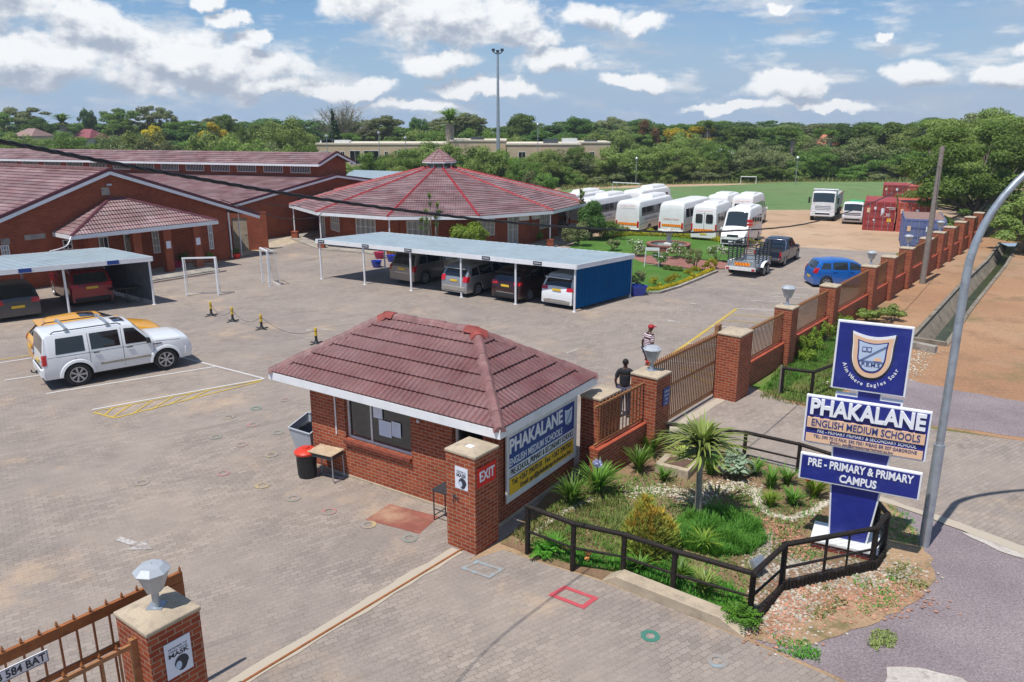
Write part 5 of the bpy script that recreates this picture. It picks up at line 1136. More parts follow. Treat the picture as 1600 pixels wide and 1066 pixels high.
def cp_(r, k, z): a = R(22.5) + k * 2 * math.pi / 8; return Vector((r * math.cos(a), r * math.sin(a), z))
m = MB()
for k in range(8): m.beam(cp_(.92, k, ZC + .25), cp_(.92, k + 1, ZC + .25), .05, .55)
cu = m.build('cupola', 'glass_house', rbld)
m = MB()
for k in range(8): m.bar(cp_(.97, k, ZC - .05), cp_(.97, k, ZC + .55), .04); m.beam(cp_(.97, k, ZC + .02), cp_(.97, k + 1, ZC + .02), .06, .08)
m.build('cupola_frame', 'white_metal', cu)
m = MB()
for k in range(8): roof_plane(m, cp_(1.32, k, ZC + .42), cp_(1.32, k + 1, ZC + .42), cp_(.02, k, ZC + 1.28), cp_(.02, k + 1, ZC + 1.28), .28, .03)
m.build('cupola_roof', 'tile_far', cu, uv=True, fix=False)
m = MB()
for k in range(8): ridge_tile(m, cp_(1.32, k, ZC + .43), cp_(.04, k, ZC + 1.3), .05, .05, .5)
m.build('cupola_hips', 'ridge_near', cu)
m = MB()
for k in range(8): fascia_line(m, cp_(1.33, k, ZC + .37), cp_(1.33, k + 1, ZC + .37), .08, .03)
m.build('cupola_fascia', 'white_paint', cu)
# ------------------------------------------------------------------ carports
def carport(label, F0, F1, depth, h, nposts, rot_back, sidemat, side, signs, skip_side=False, backh=None):
 d = (F1 - F0); L = d.length; rot = math.degrees(math.atan2(d.y, d.x)); t = thing('carport', label, 'carport', F0, rot); bh = backh or h
 a = R(rot_back - rot); bx, by = math.cos(a) * depth, math.sin(a) * depth
 m = MB(); n = int(L / .18); P = []
 for r_, (ox, oy, z) in enumerate(((-.0, -.12, h), (bx, by, bh))):
  P.append([(ox - .1 + (L + .2) * i / n, oy, z + (.022 if i % 2 else 0)) for i in range(n + 1)])
 m.grid(P); m.build('roof_sheet', 'roof_sheet', t, fix=False)
 m = MB(); 
 for q0, q1 in (((-.1, -.14, h - .09), (L + .1, -.14, h - .09)), ((-.1 + bx, by, bh - .09), (L + .1 + bx, by, bh - .09)), ((-.12, -.14, h - .09), (-.12 + bx, by, bh - .09)), ((L + .12, -.14, h - .09), (L + .12 + bx, by, bh - .09))): m.beam(q0, q1, .04, .21)
 m.build('fascia', 'white_paint', t)
 m = MB()
 for i in range(4): u = (i + .5) / 4; m.beam((bx * u - .05, by * u, h - .12), (L + .05 + bx * u, by * u, h - .12), .05, .1)
 m.build('purlins', 'white_metal', t)
 for i in range(nposts):
  for (ox, oy, hh) in ((0, 0, h), (bx, by, bh)):
   x = .02 + (L - .04) * i / (nposts - 1) + ox; m = MB(); m.bar((x, oy - (.05 if oy else 0), 0), (x, oy - (.05 if oy else 0), hh - .15), .05 if not oy else .045); m.bar((x, oy - (.05 if oy else 0), 0), (x, oy - (.05 if oy else 0), .02), .1); m.build('post', 'white_paint', t)
 if sidemat:
  x = L + .03 if side > 0 else -.03; m = MB(); z0 = .16
  k = 44; rows = [[(x + bx * i / k, by * i / k, z) for i in range(k + 1)] for z in (z0, h - .2)]
  rows = [[(p[0] + (.006 if i % 2 else -.006), p[1], p[2]) for i, p in enumerate(r_)] for r_ in rows]; m.grid(rows); m.build('side_panel', sidemat, t, fix=False)
 if backh is not None and side > 0:
  m = MB(); k = 60; rows = [[(L * .42 + bx + L * .58 * i / k, by + .06 + (.01 if i % 2 else 0), z) for i in range(k + 1)] for z in (.35, bh - .2)]; m.grid(rows); m.build('back_panel', sidemat, t, fix=False)
 for u in signs:
  m = MB(); m.box(L * u - .22, L * u + .22, -.18, -.162, h - .15, h + .0); s_ = m.build('bay_plate', 'sign_blue' if side < 0 else 'dark_steel', t)
  m = MB(); m.box(L * u - .17, L * u + .17, -.184, -.181, h - .09, h - .06); m.build('plate_lettering', 'paper', s_)
 return t
c2a, c2b = G(502.5, 436), G(898, 488)
carport('long carport with a pale sheet roof and a blue end panel sheltering four parked cars', c2a, c2b, 4.35, 2.16, 6, 47, 'blue_panel', 1, (.02, .22, .40, .70, .88), backh=2.10)
c1b, c1d = G(242, 476), (G(242, 476) - G(112, 492)).normalized(); c1a = c1b - c1d * 14.0
carport('left carport with a pale roof and a grey end sheet, at the far left edge', c1a, c1b, 4.4, 2.25, 5, 143, 'grey_panel', 1, (), backh=None)
cpl = thing('bay_plates', 'two small blue name plates on the front edge of the left carport', 'sign', c1a, math.degrees(math.atan2(c1d.y, c1d.x)))
m = MB(); 
for px in (41, 171):
 s = (G(px, 425 if px < 100 else 405, 2.2) - c1a).to_2d().dot(c1d.to_2d()); m.box(s - .24, s + .24, -.19, -.165, 2.08, 2.25)
m.build('plate', 'sign_blue', cpl)
# ------------------------------------------------------------------ far apartments and houses
def flat_block(name, label, X0, X1, Y, depth, h, wins, parts_=()):
 t = thing(name, label, 'building', ((X0 + X1) / 2, Y, 0)); w_ = (X1 - X0) / 2
 m = MB(); m.box(-w_, w_, 0, depth, 0, h); 
 m.build('wall', 'cream_wall', t)
 m = MB(); m.box(-w_ - .1, w_ + .1, -.1, depth + .1, h, h + .22); m.build('parapet', 'cream_light', t)
 for (x, z0, z1, ww) in wins: window_on(t, x - w_ - ww / 2, x - w_ + ww / 2, z0, z1, -.001, nx=2, nz=1, glassm='glass_dark', fr=.07)
 rr_ = random.Random(int(X0 * 7)); 
 for k in range(int(w_ / 2.2)):
  x = rr_.uniform(-w_ + 1, w_ - 1); m = MB(); s = rr_.uniform(.5, 1.3); m.box(x - s, x + s, 1, 2.5, h + .22, h + .22 + rr_.uniform(.25, .7)); m.build('roof_box', 'white_board' if k % 3 else 'glass_house', t)
 return t
YB_ = 118
X = lambda px: HY(px, 240, YB_).x
flat_block('apartment_block', 'long cream flat-roofed apartment block to the left behind the thorn trees', X(495), X(700), YB_, 10, HY(0, 226, YB_).z, [(1.2, 2.6, 4.1, 1.6), (3.8, 2.6, 4.1, .6), (5.6, 2.2, 4.2, 1.6), (8.0, 2.2, 4.2, 2.3), (10.2, 2.9, 4.1, .6), (12.3, 2.9, 4.2, 1.0), (13.6, 2.9, 4.2, 1.0), (16.5, 2.9, 4.2, .9)])
flat_block('apartment_block', 'cream apartment block with a raised corner tower behind the round building', X(702), X(790), YB_ + 3, 10, HY(0, 224, YB_).z + .2, [(4, 2.8, 4.0, 1.2), (7, 2.8, 4.0, 1.0)])
flat_block('apartment_block', 'pinkish cream flat-roofed block with two dark square windows to the right of the mast', X(792), X(905), YB_ - 2, 10, HY(0, 226, YB_).z, [(2.2, 2.9, 4.1, 1.1), (5.0, 2.9, 4.1, 1.1)])
flat_block('apartment_block', 'small cream block with a chimney half hidden between thorn trees', X(908), X(958), YB_ + 4, 8, HY(0, 224, YB_ + 4).z, [(2, 2.9, 3.9, .8)])
m = MB(); ww = HY(608, 250, YB_ - 4)
tag(m.box(X(845), X(862), YB_ - 4, YB_ - 2, 0, HY(0, 254, YB_).z).build('porch', 'cream_light'), 'small white porch with a red roof below the pinkish apartment block', 'porch')
m = MB(); a = HY(838, 252, YB_ - 4); m.add([(X(838), YB_ - 5, a.z - .5), (X(862), YB_ - 5, a.z - .5), (X(860), YB_ - 2, a.z + .2), (X(842), YB_ - 2, a.z + .2)], [(0, 1, 2, 3)]); m.build('porch_roof', 'container_orange', bpy.data.objects['porch'])
def far_house(label, pxc, pxw, py0, py1, Y, roofm):
 c = HY(pxc, py1, Y); w_ = pxw / F_PX * Y / 2; zt = HY(pxc, py0, Y).z; ze = HY(pxc, py1, Y).z
 t = thing('far_house', label, 'house', (c.x, Y, 0)); m = MB(); m.box(-w_ * .9, w_ * .9, 0, 7, 0, ze); m.build('wall', 'cream_light', t)
 m = MB(); m.add([(-w_, -.5, ze), (w_, -.5, ze), (w_, 7.5, ze), (-w_, 7.5, ze), (-w_ * .35, 3.5, zt), (w_ * .35, 3.5, zt)], [(0, 1, 5, 4), (1, 2, 5), (2, 3, 4, 5), (3, 0, 4), (3, 2, 1, 0)]); m.build('roof', roofm, t); return t
plain('far_red', (0.26, 0.07, 0.08), 0.7); plain('far_orange', (0.52, 0.20, 0.12), 0.7); plain('far_grey', (0.42, 0.42, 0.44), 0.6); plain('far_brown', (0.30, 0.19, 0.17), 0.7)
far_house('distant house with a pink-red roof among the trees on the left', 124, 34, 202, 216, 150, 'far_red'); far_house('distant house with a brown-grey roof at the far left', 34, 34, 201, 213, 150, 'far_brown')
far_house('distant house with an orange tiled roof among the trees', 1302, 34, 211, 226, 140, 'far_orange'); far_house('low distant house with an orange roof beside the tallest orange-roofed one', 1338, 30, 213, 219, 150, 'far_orange')
far_house('distant house with a pale grey roof among the thorn trees', 1140, 42, 233, 246, 128, 'far_grey'); far_house('distant orange roof corner near the palm trees', 1394, 14, 228, 238, 140, 'far_orange')
m = MB(); p = G(70, 262); a = HY(62, 235, 110); b = HY(85, 248, 110); m.box(a.x, b.x, 110, 113, 0, a.z); m2 = m.build('water_tank', 'tarp_green'); tag(m2, 'green tank standing among the bushes on the far left', 'tank')
# ------------------------------------------------------------------ vehicles
def interp(x, P):
 if x <= P[0][0]: return P[0][1]
 for (a, b), (c, d) in zip(P[:-1], P[1:]):
  if x <= c: return b + (d - b) * (x - a) / (c - a) if c > a else d
 return P[-1][1]
WP = {}
def make_wheel(r, w, spokes=7):
 key = (r, w, spokes)
 if key in WP: return WP[key]
 m = MB(); prof = [(r * .60, -w * .42), (r * .72, -w * .5), (r * .93, -w * .48), (r, -w * .36), (r, w * .36), (r * .93, w * .48), (r * .72, w * .5), (r * .60, w * .42)]
 m.lathe(prof, 26, axis='y', cap=False); t = MB()
 t.lathe([(r * .62, -w * .36), (r * .66, -w * .46), (r * .60, -w * .44), (r * .56, -w * .2), (.01, -w * .18)], 26, axis='y', cap=False, mi=1)
 t.lathe([(r * .665, -w * .46), (r * .60, -w * .47), (r * .57, -w * .34)], 26, axis='y', cap=False)
 for k in range(spokes):
  a = k * 2 * math.pi / spokes
  for da in (-.09, .09):
   p = Vector((math.cos(a + da * .4) * r * .1, -w * .36, math.sin(a + da * .4) * r * .1)); q = Vector((math.cos(a + da) * r * .60, -w * .42, math.sin(a + da) * r * .60)); t.beam(p, q, r * .075, w * .10, up=(0, 1, 0))
 t.lathe([(r * .15, -w * .25), (r * .15, -w * .44), (r * .10, -w * .48), (.005, -w * .48)], 12, axis='y', cap=False)
 WP[key] = (m, t); return WP[key]
def add_wheels(t, xs, y, r, w, spokes=7, rimm='rim', dual=False):
 for x in xs:
  for sgn in (-1, 1):
   a, b = make_wheel(r, w, spokes)
   o = a.build('wheel', 'rubber', t, smooth=35, fix=True, loc=(x, sgn * y, r), rot=(0, 0, 0 if sgn < 0 else math.pi)); b.build('rim', [rimm, 'hub_dark'], o, smooth=35, fix=False)
class Body:
 def __init__(s, L, W, prof, belt, gc, arches, ra, wtaper=(.10, .14), tb=.26, crown=.035, cabin=None, rear_w=.94, front_w=.86, low=.96, ar_z=None, hoodr=.06):
  s.L, s.W, s.prof, s.belt, s.gc, s.arches, s.ra = L, W, prof, belt, gc, arches, ra
  s.wt, s.tb, s.crown, s.rw, s.fw, s.low, s.hoodr = wtaper, tb, crown, rear_w, front_w, low, hoodr; s.az = ar_z or ra * .92
 def hw(s, x):
  h = s.W / 2; u = x / (s.L / 2)
  if u > 0: e = 1 - 2 * s.wt[1]; k = s.fw
  else: e = 1 - 2 * s.wt[0]; k = s.rw
  u = abs(u)
  return h if u < e else h * (1 - (1 - k) * ((u - e) / (1 - e)) ** 2.2)
 def zt(s, x): return interp(x, s.prof)
 def zb(s, x):
  z = s.gc
  for a in s.arches:
   d = abs(x - a)
   if d < s.ra: z = max(z, s.az * .98 + math.sqrt(s.ra ** 2 - d ** 2) - s.ra * .0 if False else s.rz(a, d))
  return z
 def rz(s, a, d): return s.wz + math.sqrt(max(0, s.ra ** 2 - d * d))
 def sect(s, x, z_top=None):
  w = s.hw(x); zt = s.zt(x); zb = min(s.zb(x), zt - .06); b = min(interp(x, s.belt), zt - .03); b = max(b, zb + .03)
  h = zt - b; wr = w * .975 - s.tb * h; e = min(s.hoodr, h * .6)
  return [(w * s.low, zb), (w * .995, zb + (b - zb) * .22), (w, zb + (b - zb) * .55), (w * .985, zb + (b - zb) * .88), (w * .975, b), (wr + s.tb * e * .5 , zt - e), (wr - e * .45, zt - e * .25), (wr * .72, zt + s.crown * .35), (wr * .36, zt + s.crown * .8), (0, zt + s.crown)]
 def side(s, x, z):
  S = s.sect(x)[:6]
  for (y0, z0), (y1, z1) in zip(S[:-1], S[1:]):
   if z <= z1: return y0 + (y1 - y0) * (z - z0) / (z1 - z0) if z1 > z0 else y1
  return S[-1][0]
 def mesh(s):
  X = set([p[0] for p in s.prof] + [s.prof[0][0], s.prof[-1][0]])
  n = int(s.L / .07)
  for i in range(n + 1): X.add(-s.L / 2 + s.L * i / n)
  for a in s.arches:
   for k in range(13): t = math.pi * k / 12; X.add(a + s.ra * math.cos(t) * .999)
   X.add(a + s.ra * 1.001); X.add(a - s.ra * 1.001)
  X = sorted(x for x in X if -s.L / 2 - .001 <= x <= s.L / 2 + .001); Y = [X[0]]
  for x in X[1:]:
   if x - Y[-1] > .004 or x in [p[0] for p in s.prof]: Y.append(x)
  m = MB(); rows = []
  for x in Y: S = s.sect(x); rows.append([(x, -y, z) for y, z in S] + [(x, y, z) for y, z in S[-2::-1]])
  m.grid(rows); m.poly(rows[0]); m.poly(rows[-1][::-1]); return m
 def sidepatch(s, m, P, sgn, off=.006, n=6, k=3):
  """P: four (x,z) corners, patch hugging the side"""
  rows = []
  for i in range(n + 1):
   u = i / n; r_ = []
   for j in range(k + 1):
    v = j / k; x = (P[0][0] * (1 - u) + P[1][0] * u) * (1 - v) + (P[3][0] * (1 - u) + P[2][0] * u) * v; z = (P[0][1] * (1 - u) + P[1][1] * u) * (1 - v) + (P[3][1] * (1 - u) + P[2][1] * u) * v
    r_.append((x, sgn * (s.side(x, z) + off), z))
   rows.append(r_)
  m.grid(rows)
 def toppatch(s, m, xa, xb, inset=.07, off=.008, y0=-1, y1=1, n=6, k=8, ta=0, tb=1, ins2=None):
  """patch on the top surface between profile x=xa and xb"""
  rows = []
  for i in range(n + 1):
   u = ta + (tb - ta) * i / n; x = xa + (xb - xa) * u; S = s.sect(x); zt = s.zt(x); e = .01 if xb > xa else -.01
   xx = x + e; sl = (s.zt(min(max(x + .02, -s.L / 2), s.L / 2)) - s.zt(max(x - .02, -s.L / 2))) / .04; nx = -sl / math.hypot(sl, 1); nz = 1 / math.hypot(sl, 1)
   ww = S[6][0] - (inset if ins2 is None else inset + (ins2 - inset) * i / n); r_ = []
   for j in range(k + 1):
    v = y0 + (y1 - y0) * j / k; y = v * ww; a = abs(y); z = zt
    pts = [(S[9][0], S[9][1]), (S[8][0], S[8][1]), (S[7][0], S[7][1]), (S[6][0], S[6][1])]
    for (ya, za), (yb2, zb2) in zip(pts[:-1], pts[1:]):
     if a <= yb2 + 1e-6: z = za + (zb2 - za) * (a - ya) / max(1e-6, yb2 - ya); break
    else: z = pts[-1][1]
    r_.append((x + nx * off, y, z + nz * off))
   rows.append(r_)
  m.grid(rows)
def car(name, label, cat, loc, rot, pm, L=4.5, W=1.8, H=1.6, gc=.24, r=.34, fo=.85, ro=.9, prof=None, belt=None, sw=(), rear=None, front=None, tb=.26, tails='mid', glassm='glass_dark', scale=1.0, roofbars=False, rails=False, plate=True, spokes=7, bumper=None, arch=1.14, trim='trim_black', tail_z=(.75, 1.0), tail_w=.2, sunroof=None, front_w=.86, rear_w=.94, hoodr=.06, flare=False, spoiler=False, handles=(), seams=(), spare=False, crown=.035, wt=(.10, .14), shadow_group=None, extras=None, tail_side=.16):
 t = thing(name, label, cat, loc, rot, scale=scale); xf = L / 2 - fo; xr = -L / 2 + ro
 b = Body(L, W, prof, belt, gc, [xr, xf], r * arch, tb=tb, front_w=front_w, rear_w=rear_w, hoodr=hoodr, crown=crown, wtaper=wt); b.wz = r * .96
 b.mesh().build('body', pm, t, smooth=32)
 m = MB(); m.box(xr - .45, xf + .42, -W / 2 + .20, W / 2 - .20, gc - .04, r * 2 + .12); m.box(-L / 2 + .12, L / 2 - .12, -W / 2 + .16, W / 2 - .16, gc - .02, gc + .05); m.box(xr + r * 1.2, xf - r * 1.2, -W / 2 + .06, W / 2 - .06, gc - .03, gc + .02); m.build('underbody', 'under', t)
 add_wheels(t, (xr, xf), W / 2 - .125, r, .225, spokes)
 for P in sw:
  m = MB()
  for sg in (-1, 1): q = MB(); b.sidepatch(q, P, sg); q.build('side_window', glassm, t, smooth=60)
 if rear: m = MB(); b.toppatch(m, rear[0], rear[1], inset=rear[2]); m.build('rear_window', glassm, t, smooth=60)
 if front: m = MB(); b.toppatch(m, front[0], front[1], inset=front[2]); m.build('windscreen', 'glass_tint', t, smooth=60)
 if seams:
  m = MB()
  for sg in (-1, 1):
   for (x0, z0, x1, z1) in seams:
    dx, dz = x1 - x0, z1 - z0; l = math.hypot(dx, dz); ox, oz = -dz / l * .006, dx / l * .006
    b.sidepatch(m, [(x0 - ox, z0 - oz), (x1 - ox, z1 - oz), (x1 + ox, z1 + oz), (x0 + ox, z0 + oz)], sg, .004, 8, 1)
  m.build('door_gap', 'trim_black', t)
 for (x, z) in handles:
  for sg in (-1, 1): m = MB(); y = sg * (b.side(x, z) + .012); m.box(x - .09, x + .09, min(y, y + sg * .025), max(y, y + sg * .025), z - .016, z + .016); m.build('door_handle', 'trim_black' if pm == 'paint_white' else pm, t, bevel=.006)
 for sg in (-1, 1):
  xx = (front[0] if front else xf) - .1 if front else xf - .6; zz = interp(xx, belt) + .10; y = sg * (b.side(xx, zz) + .10)
  m = MB(); m.box(xx - .06, xx + .07, y - .10, y + .10, zz - .07, zz + .09, taper=.02); m.build('mirror', 'trim_black' if pm == 'paint_white' else pm, t, bevel=.02)
 if tails:
  for sg in (-1, 1):
   m = MB(); z0, z1 = tail_z; xx = -L / 2
   yy = b.hw(xx) ; zrow = [z0 + (z1 - z0) * k / 3 for k in range(4)]
   rows = []
   for z in zrow:
    ex_ = next((x for x in [xx + .01 * q for q in range(120)] if b.zt(x) >= z), xx)
    yy2 = b.side(ex_ + .02, z) if b.zt(ex_) > z else yy
    rows.append([(ex_ - .03, sg * (yy2 - tail_w), z), (ex_ - .03, sg * (yy2 - tail_w * .4), z), (ex_ - .008, sg * (yy2 + .012), z), (ex_ + tail_side, sg * (b.side(ex_ + tail_side, z) + .008), z)])
   m.grid(rows); m.build('tail_light', 'tail_red', t, smooth=30)
   if flare:
    m = MB(); m.box(-L / 2 - .03, -L / 2 + .0, sg * (yy - .10) - .06, sg * (yy - .10) + .06, z0 + .1, z0 + .18); m.build('reversing_light', 'lamp_clear', t)
 for sg in (-1, 1):
  m = MB(); x = L / 2 - .10; z = interp(x, prof) - .16; y = b.hw(x) - .02; m.ball((x - .03, sg * (y - .16), z), .12, 10, 6, sc=(1.2, 1.15, .7)); m.build('headlight', 'lamp_clear', t, smooth=50)
 if bumper:
  for (x0, x1, z0, z1, mm, nm) in bumper:
   m = MB(); w_ = b.hw(x0 if x0 < 0 else x1); q = [(x0, -w_ * .86), (x1, -W / 2 - .005), (x1, W / 2 + .005), (x0, w_ * .86)] if x0 < 0 else [(x0, -W / 2 - .005), (x1, -w_ * .84), (x1, w_ * .84), (x0, W / 2 + .005)]
   m.prism(q, z0, z1); m.build(nm, mm, t, bevel=.03)
 if plate:
  zp, xp = plate if isinstance(plate, tuple) else (.8, -L / 2 - .012); m = MB(); m.box(xp - .012, xp, -.25, .25, zp - .055, zp + .055); m.build('number_plate', 'plate_yellow', t)
 if flare:
  for x in (xr, xf):
   for sg in (-1, 1):
    rows = []
    for k in range(15):
     a = math.pi * (k / 14) * 1.08 - .04 * math.pi; rr_ = []
     for (q, yy) in ((r * 1.13, .0), (r * 1.15, .055), (r * 1.36, .04), (r * 1.40, -.01)): rr_.append((x + q * math.cos(a), sg * (W / 2 + yy - .005), max(gc + .02, r * .96 + q * math.sin(a))))
     rows.append(rr_)
    m = MB(); m.grid(rows); m.build('wheel_flare', pm, t, smooth=50)
 if rails or roofbars:
  xa, xb = rails if isinstance(rails, tuple) else (-.9, .5); zz = b.zt((xa + xb) / 2) + .05
  for sg in (-1, 1): yy = b.sect((xa + xb) / 2)[6][0] - .03; m = MB(); m.tube([(xa, sg * yy, zz - .06), (xa + .1, sg * yy, zz), (xb - .1, sg * yy, zz), (xb, sg * yy, zz - .06)], .018); m.build('roof_rail', 'trim_black', t)
 if roofbars:
  for x in roofbars: yy = b.sect(x)[6][0]; m = MB(); m.beam((x, -yy, zz + .07), (x, yy, zz + .07), .07, .03); m.box(x - .06, x + .06, -yy - .02, -yy + .08, zz - .03, zz + .055); m.box(x - .06, x + .06, yy - .08, yy + .02, zz - .03, zz + .055); m.build('roof_bar', 'galvanised', t, bevel=.008)
 if sunroof: m = MB(); b.toppatch(m, sunroof[0], sunroof[1], y0=-sunroof[2], y1=sunroof[2], off=.01); m.build('sunroof', 'glass_dark', t)
 if spoiler:
  x = rear[1]; yy = b.sect(x)[6][0]; m = MB(); m.box(x - .26, x + .05, -yy + .03, yy - .03, b.zt(x) - .015, b.zt(x) + .03, taper=.01); m.build('spoiler', pm if pm != 'paint_maroon' else 'trim_black', t, bevel=.01)
 if extras: extras(t, b)
 return t
JP = g2((130, 600), (268, 577.5)); jd = (JP[1] - JP[0]).normalized(); jrot = math.degrees(math.atan2(jd.y, jd.x)); jn = Vector((-jd.y, jd.x, 0))
def jeepx(t, b):
 m = MB(); m.tube([(-2.24, 0, .48), (-2.42, 0, .46), (-2.48, 0, .50), (-2.48, 0, .56)], .022); m.box(-2.36, -2.24, -.05, .05, .42, .52); m.build('tow_hook', 'dark_steel', t)
 m = MB(); m.box(-2.285, -2.14, -.62, .62, .70, .725); m.build('bumper_tread', 'trim_black', t)
 for sg in (-1, 1): m = MB(); m.box(-.62, .92, min(sg * .915, sg * .945), max(sg * .915, sg * .945), .60, .68); m.build('side_moulding', 'concrete_grey', t, bevel=.01)
 m = MB(); 
 for k in range(7): m.box(2.235, 2.255, -.36 + k * .105, -.30 + k * .105, .78, .98)
 m.build('grille', 'trim_black', t)
 for sg in (-1, 1): m = MB(); m.box(1.03, 1.30, min(sg * .9, sg * .925), max(sg * .9, sg * .925), .985, 1.01); m.build('side_vent', 'trim_black', t)
jc = (JP[0] + JP[1]) / 2 + jn * .80 - jd * .22; jrot += 4.5
car('parked_car', 'white boxy four-wheel drive with roof bars parked in front of the yellow car', 'car', jc, jrot, 'paint_white', L=4.5, W=1.82, gc=.36, r=.385, fo=.86, ro=.95,
 prof=[(-2.25, .62), (-2.248, .80), (-2.225, 1.14), (-2.13, 1.70), (-2.06, 1.775), (-.9, 1.80), (.22, 1.79), (.50, 1.74), (.78, 1.44), (1.0, 1.19), (1.08, 1.16), (1.95, 1.11), (2.16, 1.06), (2.235, .94), (2.25, .6)],
 belt=[(-2.25, 1.08), (0, 1.10), (1.0, 1.07), (2.25, .95)], tb=.15, hoodr=.05, sw=[[(-1.86, 1.14), (-1.02, 1.14), (-1.02, 1.64), (-1.80, 1.64)], [(-.84, 1.14), (.03, 1.14), (.01, 1.66), (-.84, 1.66)], [(.19, 1.14), (.95, 1.12), (.50, 1.64), (.19, 1.66)]],
 rear=(-2.218, -2.135, .10), front=(.97, .53, .05), roofbars=(-1.45, -.25), rails=(-1.9, .15), sunroof=(.02, .36, .52), plate=(.86, -2.262), tail_z=(.84, 1.17), tail_w=.12, flare=True, rear_w=.97, front_w=.92, tail_side=.10,
 bumper=[(-2.32, -1.75, .42, .70, 'paint_white', 'rear_bumper'), (2.05, 2.33, .45, .74, 'paint_white', 'front_bumper')], handles=((-.70, 1.03), (.30, 1.03)), extras=jeepx,
 seams=((-.90, .5, -.90, 1.68), (.10, .45, .10, 1.7), (1.04, .45, 1.04, 1.1), (-1.35, .95, -.90, .62), (-2.1, 1.06, 1.0, 1.06), (1.12, 1.08, 1.9, 1.03)))
yc = jc + jn * 2.9 - jd * .12
hatchprof = [(-2.1, .5), (-2.09, .82), (-2.0, .95), (-1.62, 1.34), (-1.35, 1.43), (-.6, 1.47), (.1, 1.42), (.95, 1.0), (1.2, .95), (1.85, .80), (2.05, .66), (2.1, .45)]
hatchbelt = [(-2.1, .92), (0, .93), (1.0, .88), (2.1, .65)]
hw_ = [[(-1.60, .99), (-1.05, .97), (-1.05, 1.30), (-1.38, 1.32)], [(-.95, .97), (-.10, .95), (-.12, 1.36), (-.95, 1.36)], [(0.0, .95), (.86, .93), (.22, 1.31), (0.0, 1.36)]]
car('parked_car', 'bright yellow hatchback with a dark sunroof half hidden behind the white four-wheel drive', 'car', yc, jrot, 'paint_yellow', scale=1.02, L=4.25, W=1.76, gc=.18, r=.32, prof=[(x * 1.01, z) for x, z in hatchprof], belt=hatchbelt, sw=hw_, rear=(-2.02, -1.6, .10), front=(.95, .14, .06),
 sunroof=(-.55, -.05, .6), spoiler=True, plate=(.62, -2.14), tail_z=(.72, .92), handles=((-.85, .86), (.12, .86)), seams=((-1.0, .3, -1.0, .95), (0, .3, -.02, .95), (.95, .3, .95, .9)))
def at(px, py, along=0.0, left=0.0, rot=0.0):
 p = G(px, py); d = Vector((math.cos(R(rot)), math.sin(R(rot)), 0)); return p + d * along + Vector((-d.y, d.x, 0)) * left
suvprof = [(-2.3, .45), (-2.29, .86), (-2.20, 1.08), (-1.95, 1.52), (-1.78, 1.62), (-.9, 1.70), (.0, 1.68), (.4, 1.60), (1.12, 1.10), (1.4, 1.04), (2.05, .92), (2.25, .74), (2.3, .45)]
suvbelt = [(-2.3, 1.06), (0, 1.06), (1.1, 1.0), (2.3, .75)]
suvw = [[(-1.92, 1.12), (-1.30, 1.10), (-1.30, 1.50), (-1.72, 1.48)], [(-1.18, 1.10), (-.18, 1.08), (-.20, 1.56), (-1.18, 1.54)], [(-.06, 1.08), (.98, 1.05), (.42, 1.48), (-.06, 1.56)]]
suvs = ((-1.22, .4, -1.22, 1.08), (-.12, .4, -.12, 1.08), (1.0, .4, 1.0, 1.0))
def chromebar(z, zc=None):
 def f(t, b):
  m = MB(); m.box(-b.L / 2 - .022, -b.L / 2 - .004, -.55, .55, z, z + .035); m.build('trim_strip', 'chrome', t)
 return f
CR = 53
car('parked_car', 'champagne silver square-backed off-roader parked at the left of the long carport', 'car', at(628, 446, 2.35, .05, CR), CR, 'paint_champagne', L=4.9, W=1.95, gc=.28, r=.38, rear_w=.97, prof=[(-2.45, .55), (-2.44, 1.02), (-2.30, 1.15), (-2.02, 1.72), (-1.9, 1.80), (-.8, 1.84), (.3, 1.80), (.62, 1.72), (1.2, 1.22), (1.4, 1.18), (2.3, 1.08), (2.42, .95), (2.45, .5)],
 belt=[(-2.45, 1.14), (0, 1.16), (2.45, 1.0)], tb=.18, sw=[[(-2.02, 1.22), (-1.40, 1.22), (-1.40, 1.64), (-1.88, 1.64)], [(-1.28, 1.22), (-.28, 1.22), (-.28, 1.68), (-1.28, 1.68)], [(-.14, 1.22), (1.0, 1.20), (.56, 1.66), (-.14, 1.68)]], rear=(-2.31, -2.04, .10), front=(1.18, .66, .06), plate=(.92, -2.462), tail_z=(.82, 1.12), tail_w=.13, scale=.93, seams=suvs, extras=chromebar(.70))
car('parked_car', 'silver grey rounded SUV parked second from the left in the long carport', 'car', at(706, 464, 2.3, .0, CR), CR, 'paint_silver', L=4.6, W=1.84, prof=suvprof, belt=suvbelt, sw=suvw, rear=(-2.22, -1.97, .12), front=(1.08, .44, .06), plate=(.86, -2.305), tail_z=(.82, 1.10), tail_w=.26, scale=.93, spoiler=True, seams=suvs,
 bumper=[(-2.33, -1.9, .30, .55, 'skirt_grey', 'rear_bumper')])
car('parked_car', 'dark maroon SUV with a chrome strip parked third in the long carport', 'car', at(787, 473, 2.3, .0, CR), CR, 'paint_maroon', L=4.7, W=1.86, prof=[(x * 1.02, z) for x, z in suvprof], belt=suvbelt, sw=suvw, rear=(-2.25, -2.0, .12), front=(1.1, .44, .06), plate=(.86, -2.36), tail_z=(.92, 1.08), tail_w=.36, scale=.93, rails=(-1.5, .2), spoiler=True, seams=suvs, extras=chromebar(.50),
 bumper=[(-2.38, -1.9, .26, .46, 'trim_black', 'rear_bumper')])
